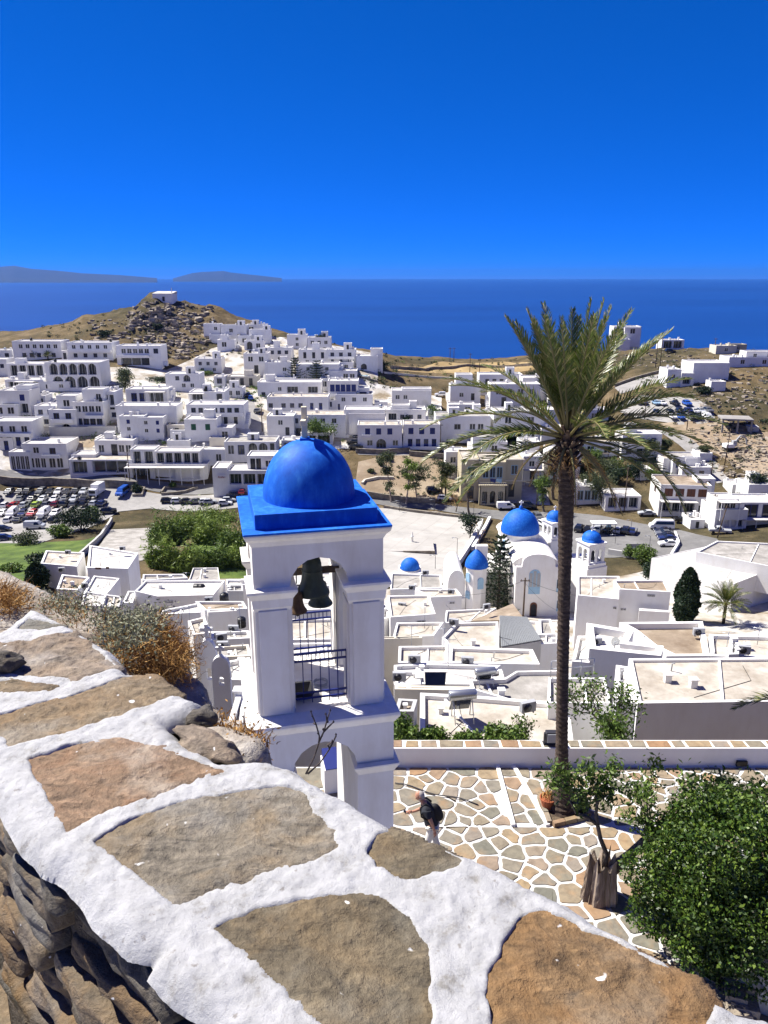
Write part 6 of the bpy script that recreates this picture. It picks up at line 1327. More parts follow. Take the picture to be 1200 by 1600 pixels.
# frond tip of another palm just outside the right edge
p = px(1290, 1112, 13.0); t = thing('palm_tree', 'palm outside the right frame edge with only one frond tip in view', 'palm tree', (p.x, p.y, -11.2)); old = (pm, PTOP); pm = t; PTOP = Vector((0, 0, p.z + 11.2)); frond(180, 22, 1.75, .95, twist=10); frond(40, 40, 2, .7); frond(300, 30, 2, .7); q = MB(); q.tube([(0, 0, 0), (0, 0, PTOP.z)], .16, 10); q.build('trunk', W['palmbark'], t); pm, PTOP = old
# ------------------------------------------------------------------ trees and shrubs of the town
def small_palm(u, v, h, L, label):
    global pm, PTOP
    p = G(u, v); t = thing('palm_tree', label, 'palm tree', p); keep = (pm, PTOP); pm = t; PTOP = Vector((0, 0, h))
    for k in range(34 if L < 3 else 60): frond(k * 137.5, random.uniform(-5, 80), L * random.uniform(.8, 1.1), random.uniform(.5, 1.1), twist=random.uniform(-20, 20), dens=30, w0=L * .24)
    q = MB(); q.tube([(0, 0, -.5), (0, 0, h)], [.28, .22], 8); q.build('trunk', W['palmbark'], t); pm, PTOP = keep
small_palm(1130, 975, 3.2, 3.9, 'bushy palm with arching fronds beside the dark cypress'); small_palm(696, 776, 3.2, 2.6, 'small palm left of the town hall')
for k, (u, v) in enumerate([(42, 562), (56, 562), (75, 562)]): small_palm(u, v, 1.6, 2.2, ['low palm, left one of three in front of the leftmost hotel', 'low palm, middle one of three in front of the leftmost hotel', 'low palm, right one of three in front of the leftmost hotel'][k])
small_palm(690, 560 + 215, 2.5, 2.0, 'little palm behind the road by the town hall annex')
p = G(620, 1000); 
# euc trees by the square
for k, (u, v, vt, r_, lf, lb) in enumerate([(611, 785, 706, 3.4, 'olive', 'tall leaning eucalyptus with a pale trunk by the square, leftmost'), (635, 787, 716, 2.6, 'bright', 'eucalyptus with yellow green top by the square'), (652, 779, 727, 4.0, 'olive', 'broad eucalyptus with a forked trunk by the square'), (690, 760, 722, 3.4, 'olive', 'grey green round tree on the bare ground left of the annex')]):
    p = G(u, v); h = px(u, vt, p.y).z - p.z; tree('eucalyptus_tree', lb, p, h, r_, lf, .5, 1300, 3, 'palebark', trunk=.5, r=.28, seed=k + 3, clump=.2, group='trees by the square')
def T_(u, v, vt, rpx, lf, lb, n=700, size=.5, name='tree', bark='bark', trunk=.35, seed=None, depth=3, clump=.24):
    p = G(u, v); h = px(u, vt, p.y).z - p.z; tree(name, lb, p, h, rpx * axis(p) / FPX, lf, size, n, depth, bark, trunk=trunk, seed=seed or int(u), clump=clump)
T_(733, 802, 745, 20, 'dry', 'nearly leafless tree with knobbly pruned limbs in front of the town hall', 60, .3, trunk=.55); T_(712, 800, 770, 12, 'dry', 'bare twiggy shrub tree at the road edge of the square', 80, .3)
T_(735, 842, 805, 16, 'dark', 'dark shrubby tree between the two white ramp walls', 700); T_(748, 855, 815, 9, 'dry', 'bare pruned tree on the ramp near the church', 30, .3, trunk=.6)
T_(509, 690, 660, 24, 'green', 'round dark green tree behind the top of the tower dome', 1500, .55, trunk=.25); T_(197, 612, 579, 20, 'olive', 'round olive green tree below the glazed hotel', 1300, .55, trunk=.2)
T_(505, 548, 523, 10, 'dark', 'dark tree between the two roof corner houses on the ridge', 600); T_(865, 780, 705, 22, 'olive', 'tall grey green tree at the left of the palm trunk', 1300, .5); T_(850, 800, 740, 16, 'green', 'green street tree behind the belfry', 900)
T_(942, 792, 742, 26, 'olive', 'spreading olive tree in front of the low white house', 1500, .45, trunk=.4); T_(905, 700, 668, 26, 'dark', 'dark evergreen right of the palm crown', 1000); T_(945, 690, 670, 22, 'green', 'mid green tree above the garden pergola', 900); T_(1010, 720, 690, 16, 'olive', 'grey olive tree in front of the villa with blue shutters', 800); T_(985, 715, 695, 10, 'dark', 'dark garden tree beside the villa wall', 500)
T_(1188, 782, 742, 22, 'dark', 'dense dark round tree at the right frame edge', 1500, .5, trunk=.2); T_(672, 655, 636, 14, 'green', 'small garden tree beside the house with two arches', 600); T_(640, 670, 650, 8, 'dark', 'little dark tree behind the corner loggia house', 400); T_(1048, 735, 715, 8, 'dark', 'dark narrow tree by the lane', 400)
T_(945, 738, 722, 24, 'olive', 'low garden trees behind the cafe', 900); T_(1000, 748, 728, 20, 'dark', 'dark hedge tree below the garden pergola', 900)
for u, v, vt, r_, lf, lb in [(882, 742, 712, 16, 'olive', 'grey green tree just left of the palm trunk on the street'), (922, 730, 704, 18, 'green', 'green garden tree below the right palm fronds'), (962, 756, 734, 16, 'dark', 'dark garden tree above the flat roofed cafe'), (1022, 756, 736, 13, 'green', 'green tree left of the brown shuttered apartments'), (1036, 706, 688, 10, 'olive', 'olive tree where the lane leaves the villa'), (914, 772, 744, 15, 'olive', 'olive tree left of the spreading one on the street'), (1150, 792, 772, 9, 'dark', 'small dark tree behind the awning taverna'), (826, 748, 722, 10, 'dark', 'dark tree beside the canopy house'), (872, 700, 678, 12, 'green', 'green tree behind the palm leaf bases'), (1100, 712, 697, 8, 'olive', 'olive tree above the lane bend')]: T_(u, v, vt, r_, lf, lb, 1100, .45, trunk=.25, seed=u + v)
p = G(935, 722); t = thing('pergola', 'slatted garden pergola among the trees right of the palm trunk', 'pergola', p, R(12))
for x in (-3, 0, 3):
    for y in (0, 3): q = MB(); q.box(x, x + .15, y, y + .15, -1, 2.4); q.build('post', W['wood'], t)
for k in range(13): q = MB(); q.box(-3.3 + k * .53, -3.2 + k * .53, -.5, 3.6, 2.4, 2.52); q.build('slat', W['bark'], t)
for k, (u, c) in enumerate([(982, 'greyframe'), (989, 'greyframe'), (996, 'green'), (1003, 'green')]):
    p = G(u, 860); t = thing('waste_bin', ['grey waste bin, first from the left below the bus stop', 'grey waste bin, second from the left below the bus stop', 'green waste bin, third from the left below the bus stop', 'green waste bin, rightmost of four below the bus stop'][k], 'bin', p, 0, 'waste bins below the bus stop'); q = MB(); q.prism([(-.55, -.4), (.55, -.4), (.55, .4), (-.55, .4)], 0, 1.15); q.build('body', W[c], t, .05); q = MB(); q.prism([(-.6, -.45), (.6, -.45), (.6, .45), (-.6, .45)], 1.16, [1.2, 1.2, 1.4, 1.4]); q.build('lid', W['darkmetal'], t)
# norfolk pines: tiers of level boughs
def araucaria(u, v, vt, rad, lb, n=16):
    p = G(u, v); h = px(u, vt, p.y).z - p.z; t = thing('norfolk_pine', lb, 'pine tree', p); q = MB(); q.tube([(0, 0, -.5), (0, 0, h)], [h * .018 + .05, .04], 8); q.build('trunk', W['bark'], t)
    for k in range(n):
        f = k / n; z = h * (.12 + .86 * f); r = rad * (1 - f) ** .8 * random.uniform(.85, 1.1) + .25; m_ = 6
        for j in range(m_):
            a = 2 * math.pi * (j + .5 * (k % 2)) / m_ + random.uniform(-.15, .15); nseg = 7; b = MB(); pts = [Vector((math.cos(a) * r * i / nseg, math.sin(a) * r * i / nseg, z - .12 * r * math.sin(math.pi * i / nseg) + .1 * r * (i / nseg) ** 2)) for i in range(nseg + 1)]
            sd = Vector((-math.sin(a), math.cos(a), 0)); P = []
            for i in range(1, nseg + 1):
                for w_ in range(15): P.append(pts[i] + sd * random.uniform(-1, 1) * r * .24 * (1.25 - i / nseg) + Vector((0, 0, random.uniform(-.04, .12))))
            b.tube(pts, [.05, .045, .04, .035, .03, .025, .02, .015], 4)
            out = np.tile([math.cos(a), math.sin(a), .3], (len(P), 1)); o = b.build('bough', W['bark'], t); leaf_mesh('needles', P, .42, LEAF['pine'], o, .4, outward=out * 1.2)
araucaria(778, 952, 828, 5.4, 'tall norfolk pine with level tiers in front of the church', 13)
araucaria(461, 592, 556, 5, 'darker norfolk pine, left of the pair on the hillside', 9); araucaria(495, 597, 560, 5, 'norfolk pine, right of the pair on the hillside', 9)
# cypresses, shrubs, reeds
def cypress(u, v, vt, w_, lb, n=2600):
    p = G(u, v); h = px(u, vt, p.y).z - p.z; t = thing('cypress', lb, 'cypress tree', p); P = []
    n = int(n * 2.6); z = rng.random(n) ** .8; a = rng.random(n) * 6.283; r = w_ * (np.sin(np.pi * np.clip(z * .85 + .15, 0, 1)) ** .6) * (.7 + .3 * rng.random(n)) * (1 + .2 * np.sin(a * 4 + z * 9) * np.sin(z * 23 + a)); P = np.stack([r * np.cos(a), r * np.sin(a), z * h], 1)
    leaf_mesh('foliage', P, .62, LEAF['dark'], t, .42, droop=-1.2); q = MB(); q.tube([(0, 0, -.5), (0, 0, h * .8)], [.2, .05], 6); q.build('trunk', W['bark'], t)
cypress(1069, 972, 888, 1.85, 'thick black green cypress at the right among the roofs', 4200); cypress(60, 918, 880, 1.7, 'dark rounded evergreen behind the foreground wall at the left', 2600)
def S_(u, v, rpx, hpx, lf, lb, n=900, size=.4, ry=None, cat='shrub', name='shrub', lobes=4, group=None):
    p = G(u, v); s = axis(p) / FPX; shrub(name, lb, p, rpx * s, ry or rpx * s * .8, hpx * s, lf, size, n, cat, group, lobes, int(u + v))
RG = 'clumps of the reed thicket by the tower'
for k, (u, v, r_, h_, lb) in enumerate([(262, 850, 26, 60, 'tall pale reed clump at the left of the thicket'), (300, 838, 30, 55, 'bright reed clump at the back of the thicket'), (335, 850, 30, 55, 'wide reed clump in the middle of the thicket'), (370, 862, 24, 52, 'reed clump in front of the tower roof'), (255, 885, 22, 55, 'nearest left reed clump above the white roofs'), (290, 890, 26, 50, 'nearest middle reed clump of the thicket'), (330, 885, 24, 40, 'low reed clump beside the bright grass'), (375, 885, 20, 40, 'reed clump touching the bell tower'), (330, 815, 34, 28, 'dark back row of the thicket near the parked cars')]):
    p = G(u, v); s = axis(p) / FPX; t = thing('reed_clump', lb, 'reeds', p, 0, RG); n = 1500 if r_ < 34 else 900; a = rng.random(n) * 6.28; rr = np.sqrt(rng.random(n)) * r_ * s; hh = h_ * s * (.4 + .6 * rng.random(n)) * (1 - .62 * (rr / (r_ * s)) ** 2) * (1 + .3 * np.sin(a * 3 + k))
    B_ = np.stack([rr * np.cos(a), rr * np.sin(a) * .7, np.zeros(n)], 1); ln_ = rng.normal(size=(n, 3)) * .12 * hh[:, None]; tp = B_ + np.stack([ln_[:, 0] + rr * np.cos(a) * .3, ln_[:, 1], hh], 1); q = MB()
    wv = np.stack([np.cos(a + 1.5), np.sin(a + 1.5), 0 * a], 1) * .05; md = (B_ + tp) / 2 + np.array([0, 0, .2]); V = np.stack([B_ - wv, B_ + wv, md + wv, md - wv], 1).reshape(-1, 3); mesh_np('canes', V, np.arange(4 * n).reshape(n, 4), LEAF['green'], t)
    k2 = rng.integers(0, n, n * 2); f = rng.random((n * 2, 1)) ** .6; P = B_[k2] * (1 - f) + tp[k2] * f + rng.normal(size=(n * 2, 3)) * .15; leaf_mesh('leaves', P, .95, LEAF['bright' if k % 3 else 'green'], t, .2, droop=.25)
for (u, v, r_, h_, lf, lb, n, sz) in [(128, 830, 36, 32, 'dark', 'large dark bush between the left car park and the field', 1800, .5), (95, 838, 22, 20, 'green', 'green bush at the left end of the dark bush', 900, .5), (45, 850, 26, 16, 'olive', 'low olive scrub at the edge of the green field', 800, .45), (150, 815, 22, 22, 'green', 'bright topped bush by the garden wall', 900, .5),
    (62, 880, 26, 14, 'dark', 'dark scrub in the green field above the evergreen', 700, .45), (10, 895, 24, 14, 'green', 'green scrub at the left edge above the foreground wall', 700, .45), (213, 768, 10, 12, 'dark', 'roadside shrub in the stone planter', 500, .4), (270, 762, 6, 8, 'green', 'spiky agave on the traffic island', 300, .5), (1005, 880, 22, 26, 'green', 'bush behind the grey wall by the church', 1200, .4), (1020, 905, 22, 26, 'dark', 'dark bush beside the cypress', 1000, .4), (1100, 925, 24, 30, 'bright', 'pale green bush between the cypress and the palm', 1200, .4), (985, 872, 14, 18, 'green', 'round green bush below the waste bins', 800, .35),
    (800, 950, 16, 12, 'green', 'hedge at the foot of the norfolk pine', 700, .35), (740, 955, 12, 10, 'green', 'bush under the half domed apse', 600, .35), (250, 598, 26, 8, 'dark', 'dark hedge above the terrace wall by the glazed hotel', 700, .5), (225, 618, 14, 8, 'green', 'garden bush below the olive green tree', 500, .45), (160, 525, 16, 9, 'dark', 'big dark shrub on the slope below the chapel', 500, .6), (245, 545 - 30, 10, 10, 'dark', 'dark shrub under the chapel rocks', 400, .6), (840, 590, 22, 10, 'dark', 'dark scrub behind the palm fronds', 500, .6), (1097, 615, 16, 12, 'dark', 'dark bush against the big stepped block', 700, .5), (560, 622, 10, 10, 'dark', 'dark hedge beside the blue shuttered row', 500, .45), (598, 577, 14, 14, 'dark', 'dark bushes below the pool house', 600, .5), (350, 600, 18, 8, 'dark', 'dark bush row by the cream flat house', 500, .45), (320, 586, 14, 7, 'green', 'bushes below the small two storey house', 400, .45), (610, 720, 8, 6, 'olive', 'olive scrub on the bare ground, left patch', 250, .4), (582, 738, 8, 6, 'olive', 'olive scrub on the bare ground, lower patch', 250, .4), (596, 728, 7, 6, 'dark', 'dark scrub tuft on the bare ground', 250, .4), (950, 733, 22, 14, 'green', 'shrubbery around the garden pergola', 900, .45), (978, 742, 18, 10, 'bright', 'bright green hedge in front of the villa', 700, .4), (900, 742, 18, 22, 'dark', 'dark bushes on the right of the palm trunk', 900, .45)]:
    S_(u, v, r_, h_, lf, lb, n, sz)
def scrub(name, regions, n, s0, s1, leaf, seed):
    P = []; sr = random.Random(seed)
    for k in range(n):
        u0, u1, v0, v1 = sr.choice(regions); p = G(sr.uniform(u0, u1), sr.uniform(v0, v1)); r = sr.uniform(s0, s1); pp, _ = blob(34, (0, 0, r * .4), (r, r, r * .6), .2); P.append(pp + np.array(p))
    return tag(leaf_mesh(name, np.concatenate(P), .55, LEAF[leaf]), kind='stuff')
scrub('dry_scrub', [(60, 330, 500, 560), (560, 860, 560, 600), (1000, 1200, 545, 740), (340, 560, 515, 560), (590, 720, 715, 780), (860, 1100, 560, 640)], 420, .4, 1.3, 'olive', 4)
scrub('dark_scrub', [(90, 340, 485, 560), (560, 860, 562, 612), (1080, 1200, 560, 740), (480, 620, 545, 610)], 260, .4, 1.4, 'dark', 5)
scrub('garden_greenery', [(890, 1060, 668, 750), (350, 420, 590, 640), (0, 200, 600, 690), (170, 400, 590, 700), (400, 700, 560, 700), (700, 860, 600, 720)], 420, .6, 1.7, 'green', 6)
# ------------------------------------------------------------------ church terrace (crazy paving), parapet, planter
PZ = -11.2
def stonemat(name, stops, scale=7, bs=.5, lich=.5):
    m, nt, b = nodemat(name, .85, .25); oi = N(nt, 'ShaderNodeObjectInfo'); c = ramp(nt, oi.outputs['Random'], stops); v = worldpos(nt)
    f = noise(nt, v, scale, 6, .65, .4); c = mixc(nt, .75, c, ramp(nt, f, [(.28, (.28, .27, .26, 1)), (.5, (.5, .5, .5, 1)), (.74, (.74, .72, .68, 1))]), 'OVERLAY')
    g = noise(nt, v, scale * .45, 3); c = mixc(nt, ramp(nt, g, [(.52, (0, 0, 0, 1)), (.72, (lich, lich, lich, 1))]), c, (.33, .2, .1, 1))
    nt.links.new(c, b.inputs['Base Color']); bump(nt, b, f, bs, .02); return m
W['flag'] = stonemat('crazy paving stone', [(0, (.14, .14, .115, 1)), (.25, (.22, .185, .13, 1)), (.5, (.18, .165, .135, 1)), (.7, (.27, .2, .115, 1)), (.85, (.22, .19, .155, 1)), (1, (.27, .165, .09, 1))], 5, .3)
W['joint'] = mottled('white painted joint', [(.3, (.44, .43, .41, 1)), (.7, (.54, .53, .52, 1))], 2, .85, .2, .01)
def clip(poly, px_, py_, nx_, ny_):
    """keep the side where (p - P).N <= 0"""
    out = []; n = len(poly)
    for i in range(n):
        a, b_ = poly[i], poly[(i + 1) % n]; da = (a[0] - px_) * nx_ + (a[1] - py_) * ny_; db = (b_[0] - px_) * nx_ + (b_[1] - py_) * ny_
        if da <= 0: out.append(a)
        if (da <= 0) != (db <= 0): t = da / (da - db); out.append((a[0] + (b_[0] - a[0]) * t, a[1] + (b_[1] - a[1]) * t))
    return out
def area(p): return .5 * sum(p[i][0] * p[(i + 1) % len(p)][1] - p[(i + 1) % len(p)][0] * p[i][1] for i in range(len(p)))
gpp = lambda u, v: gp(u, v, PZ)
l1a, l1b, l2a, l2b = gpp(777, 1197), gpp(802, 1291), gpp(798, 1190), gpp(856, 1291); ysplit = gpp(700, 1291).y
PL = [gpp(862, 1289), gpp(916, 1276), gpp(904, 1243), gpp(846, 1246)]
TM = Matrix.Rotation(-TY, 3, 'Z')
sr = random.Random(5); seeds = []; tries = 0
while tries < 12000:
    tries += 1; x, y = sr.uniform(-.7, 10.4), sr.uniform(9.9, 15.75); md = sr.choice((.26, .36, .48, .6, .66))
    if x < -2.9 and y > 12: pass
    if any((x - a) ** 2 + ((y - b_) * 1.12) ** 2 < ((md + m2) / 2) ** 2 for a, b_, m2 in seeds): continue
    seeds.append((x, y, md))
def side(p, a, b_): return (b_.x - a.x) * (p[1] - a.y) - (b_.y - a.y) * (p[0] - a.x)
cells = []
for i, (x, y, md) in enumerate(seeds):
    q_ = TM @ (Vector((x, y, 0)) - TC * TS)
    if abs(q_.x) < 1.0 and abs(q_.y) < .95: continue
    poly = [(-3.6, 9.0), (10.6, 9.0), (10.6, 15.78), (-3.6, 15.78)]
    for a, b_, _ in sorted(seeds, key=lambda s: (s[0] - x) ** 2 + (s[1] - y) ** 2)[1:22]: poly = clip(poly, (x + a) / 2, (y + b_) / 2, a - x, b_ - y)
    poly = clip(poly, 0, ysplit, 0, 1 if y < ysplit else -1)
    if y > ysplit:
        for a, b_ in ((l1a, l1b), (l2a, l2b)):
            s = side((x, y), a, b_); nx_, ny_ = -(b_.y - a.y), (b_.x - a.x)
            poly = clip(poly, a.x, a.y, -nx_ if s > 0 else nx_, -ny_ if s > 0 else ny_) if len(poly) > 2 else poly
    if len(poly) < 3 or abs(area(poly)) < .035: continue
    cells.append((poly, x, y))
W['soil'] = mottled('planter soil', [(.3, (.06, .045, .03, 1)), (.7, (.16, .12, .08, 1))], 8, .95, .8, .03)
pz = tag(bpy.data.objects.new('plaza', None), kind='structure'); C.objects.link(pz)
q = MB(); q.box(-3.7, 10.7, 8.9, 15.8, -13.5, PZ - .012); q.build('joints', W['joint'], pz)
q = MB(); q.box(-40, -3.71, 2.2, 15.78, -14, PZ - .05); q.box(10.71, 40, 2.2, 15.78, -14, PZ - .05); q.box(-3.71, 10.71, 1.6, 8.9, -14, PZ - .05); q.build('bounce_paving', W['joint'], pz)  # white paving out of view, added to bounce light onto the tower
plc = sum(PL, Vector()) / 4
for poly, x, y in cells:
    if area(poly) < 0: poly = poly[::-1]
    r = inset(poly, .036)
    if area(r) < .02 or any(math.hypot(a[0] - b_[0], a[1] - b_[1]) > 1.5 for a, b_ in zip(r, poly)): continue
    cx, cy = sum(p[0] for p in r) / len(r), sum(p[1] for p in r) / len(r)
    if (cx - plc.x) ** 2 + (cy - plc.y) ** 2 < .16: continue
    rr = []
    for k in range(len(r)):                         # cut the corners and wobble the edges
        a, b_, c_ = Vector(r[k - 1]), Vector(r[k]), Vector(r[(k + 1) % len(r)])
        for t in (.09,): rr.append(b_.lerp(a, t)); rr.append(b_.lerp(c_, t)); 
        rr.append(b_.lerp(c_, .5) + Vector((sr.uniform(-.022, .022), sr.uniform(-.022, .022))))
    q = MB(); zt = sr.uniform(-.002, .008); q.prism([(p[0] - cx, p[1] - cy) for p in rr], -.04, zt); o = q.build('flagstone', W['flag'], pz); o.location = (cx, cy, PZ)
for a, b_ in ((l1a, l1b), (l2a, l2b)):               # two raised white strips
    d = (b_ - a).normalized(); s = Vector((-d.y, d.x, 0)) * .045; q = MB(); q.prism([tuple((a - s).xy), tuple((b_ - s).xy), tuple((b_ + s).xy), tuple((a + s).xy)][::-1], PZ - .03, PZ + .05); q.build('kerb_strip', W['white'], pz)
# parapet with flat stones along the top
pw = thing('parapet_wall', 'low white wall capped with flat stones along the far side of the paved terrace', 'wall', (3, 15.8, PZ))
q = MB(); q.box(-3.6, 12, .0, .34, -6, .50); q.build('wall', W['white'], pw)
x = -3.4; q = MB(); n_ = 0
while x < 11.8:
    L = sr.uniform(.28, .68); a = [(x + .035, .03 + sr.uniform(0, .02)), (x + L - .035 + sr.uniform(-.02, .02), .03 + sr.uniform(0, .02)), (x + L - .035 + sr.uniform(-.03, .03), .30 + sr.uniform(-.02, .02)), (x + .035 + sr.uniform(-.03, .03), .30 + sr.uniform(-.02, .02))]
    q = MB(); q.prism(a, .46, .51 + sr.uniform(0, .012)); q.build('cap_stone', W['flag'], pw); x += L
p = gp(860, 1158, PZ + .52); t = thing('floodlight', 'small dark floodlight on top of the white parapet beside the palm trunk', 'floodlight', (p.x, 15.95, PZ + .52)); q = MB(); q.box(-.16, .16, -.1, .06, .08, .36); q.build('housing', W['darkmetal'], t, .015); q = MB(); q.box(-.13, .13, -.12, -.1, .11, .33); q.build('glass', W['greyframe'], t); q = MB(); q.box(-.2, .2, -.05, .1, 0, .03); q.box(-.19, -.165, -.04, .04, 0, .3); q.box(.165, .19, -.04, .04, 0, .3); q.build('bracket', W['darkmetal'], t)
p = px(1158, 1193, 15.79); t = thing('drain_spout', 'small dark drain hole at the foot of the white parapet, right', 'drain', p); q = MB(); q.box(-.13, .13, -.06, .0, -.05, .09); q.build('spout', W['black'], t, .01)
# planter with the palm, pots
t = thing('planter', 'stone edged planter of dry soil round the palm foot', 'planter', plc); q = MB(); q.prism([(p.x - plc.x, p.y - plc.y) for p in PL], -.05, .03); q.build('soil', W['soil'], t)
for k in range(4):
    a, b_ = PL[k] - plc, PL[(k + 1) % 4] - plc; n = 3 if k in (0, 2) else 3
    for j in range(n):
        s, e = a.lerp(b_, j / n + .01), a.lerp(b_, (j + 1) / n - .01); d = (e - s).normalized(); o_ = Vector((d.y, -d.x, 0)) * .1; q = MB(); q.prism([tuple(x.xy) for x in (s, s + o_, e + o_, e)], -.05, .09 + sr.uniform(-.015, .02)); q.build('kerb_stone', W['flag'], t)
rk_ = MB()
for k in range(26):
    s = sr.uniform(.03, .09); M = Matrix.Translation((sr.uniform(-.3, .35), sr.uniform(-.25, .25), .04)) @ Matrix.Rotation(sr.uniform(0, 6), 4, 'Z') @ Matrix.Diagonal((s, s * .7, s * .6, 1)); rk_.box(-1, 1, -1, 1, -.6, .8, 0, M)
tag(rk_.build('stones', W['palmbark'], t), kind='stuff')
W['terracotta'] = plain('terracotta', (.32, .1, .045, 1), .8, .2)
def pot(u, v, r, h, mat, label, plant=True):
    p = gp(u, v, PZ + .03); t = thing('flower_pot', label, 'flower pot', p); q = MB(); q.lathe([(0, 0), (r * .68, 0), (r * .95, h * .85), (r * 1.06, h * .86), (r * 1.06, h), (r * .92, h), (r * .88, h * .85), (0, h * .84)], 20, 0, smooth=False); q.build('pot', W[mat], t)
    if plant: P, _ = blob(160, (0, 0, h + .1), (r, r, .13), .1); leaf_mesh('plant', P, .12, LEAF['dry'], t, .12, droop=-.8)
pot(855, 1262, .17, .27, 'terracotta', 'terracotta pot with a dry plant at the left of the palm foot'); pot(903, 1266, .19, .3, 'black', 'dark pot at the right of the palm foot', False); pot(893, 1262, .12, .2, 'terracotta', 'small pot behind the dark pot at the palm foot')
# stump with two shoots
SB = gp(936, 1402, PZ); t = thing('tree', 'gnarled broken stump sprouting a thin leafy shoot and a thick branch', 'tree', SB)
q = MB(); nA, nZ = 36, 8; vs = []
for j in range(nZ):
    z = j / (nZ - 1)
    for i in range(nA):
        a = 2 * math.pi * i / nA; r = .25 + .08 * (1 - z) ** 2 + .03 * math.sin(i * 2.9) + .025 * math.sin(i * 5.3 + 1) + .015 * random.random(); zz_ = z * (.82 + .16 * math.sin(i * 1.7) + .1 * math.sin(i * 4.1)) if j else -.1; vs.append((r * math.cos(a), r * math.sin(a) * .85, zz_))
vs += [(0, 0, .55)]; q.add(vs, [(j * nA + i, j * nA + (i + 1) % nA, (j + 1) * nA + (i + 1) % nA, (j + 1) * nA + i) for j in range(nZ - 1) for i in range(nA)] + [((nZ - 1) * nA + i, (nZ - 1) * nA + (i + 1) % nA, nA * nZ) for i in range(nA)])
W['stump'] = mottled('split grey brown stump wood', [(.3, (.1, .07, .05, 1)), (.5, (.26, .2, .15, 1)), (.7, (.42, .35, .28, 1))], 9, .95, 1.0, .03, 6, (1, 1, .12)); q.build('trunk', W['stump'], t)
Q = lambda u, v, y: px(u, v, y) - SB
q = MB(); c1 = [Q(945, 1352, SB.y), Q(948, 1335, SB.y), Q(938, 1310, SB.y + .05), Q(931, 1275, SB.y + .1), Q(933, 1250, SB.y + .15), Q(925, 1225, SB.y + .2)]; q.tube(c1, [.055, .045, .04, .035, .028, .015], 8)
c2 = [Q(935, 1290, SB.y + .07), Q(918, 1277, SB.y + .1), Q(900, 1270, SB.y + .1), Q(890, 1250, SB.y + .15)]; q.tube(c2, [.035, .03, .025, .012], 7); q.tube([Q(932, 1255, SB.y + .1), Q(948, 1242, SB.y + .1), Q(962, 1232, SB.y + .2)], [.015, .01, .006], 5); q.build('shoot', W['bark'], t)
q = MB(); q.tube([Q(945, 1368, SB.y), Q(965, 1352, SB.y - .05), Q(985, 1335, SB.y - .1), Q(1010, 1310, SB.y), Q(1020, 1290, SB.y + .1)], [.13, .11, .09, .07, .05], 10); q.build('branch', W['bark'], t)
def spray(name, parent, cs, n, size, leaf, rad, orig):
    k = rng.integers(0, len(cs), n); Cc = np.array([np.array(px(u, v, y) - orig) for u, v, y in cs]); P = Cc[k] + rng.normal(size=(n, 3)) * np.array(rad); return leaf_mesh(name, P, size, LEAF[leaf], parent, .42, droop=.3)
yb = SB.y + .15
spray('leaves', t, [(870, 1202, yb), (885, 1212, yb), (862, 1215, yb), (872, 1228, yb), (890, 1232, yb), (920, 1200, yb), (930, 1212, yb), (938, 1222, yb), (912, 1222, yb), (928, 1236, yb), (945, 1240, yb), (915, 1246, yb), (905, 1255, yb), (955, 1212, yb), (950, 1225, yb), (948, 1255, yb), (960, 1198, yb), (898, 1206, yb)], 1500, .11, 'green', (.10, .11, .085), SB)
# clipped glossy bush and the looser tree leaning into it
BC = px(1126, 1382, 10.45); t = thing('bush', 'big rounded glossy dark green bush at the lower right', 'bush', (BC.x, BC.y, PZ)); zc = BC.z - PZ
Ps = []
for n, c, r in [(30000, (0, 0, zc), (1.38, 1.25, 1.32)), (12000, (.85, .1, zc + .05), (1.5, 1.3, 1.3)), (6000, (-.2, -.3, zc - .15), (1.0, .95, 1.0)), (6000, (.35, -.6, zc - .3), (1.1, .95, 1.0)), (5000, (.3, .3, zc + .4), (1.1, 1.0, .95))]: P, d = blob(n, c, r, .74); Ps.append(P)
P = np.concatenate(Ps); ng = fbm(P[:, 0] + P[:, 2] * .7, P[:, 1] + P[:, 2] * .5, .45, 4, 3); P = P[(ng > -.42) & (P[:, 2] > .25)]
leaf_mesh('foliage', P, .072, LEAF['bush'], t, .6); q = MB()
for k in range(12): a = k * .9; q.tube([(math.cos(a) * .15, math.sin(a) * .15, -.1), (math.cos(a) * .5, math.sin(a) * .45, zc * .5), (math.cos(a) * 1.0, math.sin(a) * .9, zc)], [.07, .05, .02], 6)
q.build('stem', W['bark'], t)
tb = gp(1020, 1345, PZ); t = thing('tree', 'light leafed tree with open sprays between the stump and the parapet', 'tree', tb); yb = 12.0; cs = []
for k in range(46):
    u = sr.uniform(975, 1205); lo = 1292 - max(0, (u - 1090)) * .15; hi = 1195 + 35 * abs((u - 1030) / 100 if u < 1090 else .6 + (u - 1090) / 300) * .7; cs.append((u, sr.uniform(hi, lo), yb + sr.uniform(-.5, .5)))
spray('leaves', t, cs, 4200, .11, 'green', (.11, .13, .09), tb); q = MB()
r0 = px(1012, 1318, 11.6) - tb
for u, v, y in cs[::2]: e = px(u, v, y) - tb; q.tube([(0, 0, -.1), r0 * .5, r0, r0.lerp(e, .5) + Vector((0, 0, .05)), e], [.05, .045, .03, .014, .005], 5)
q.build('branch', W['bark'], t)
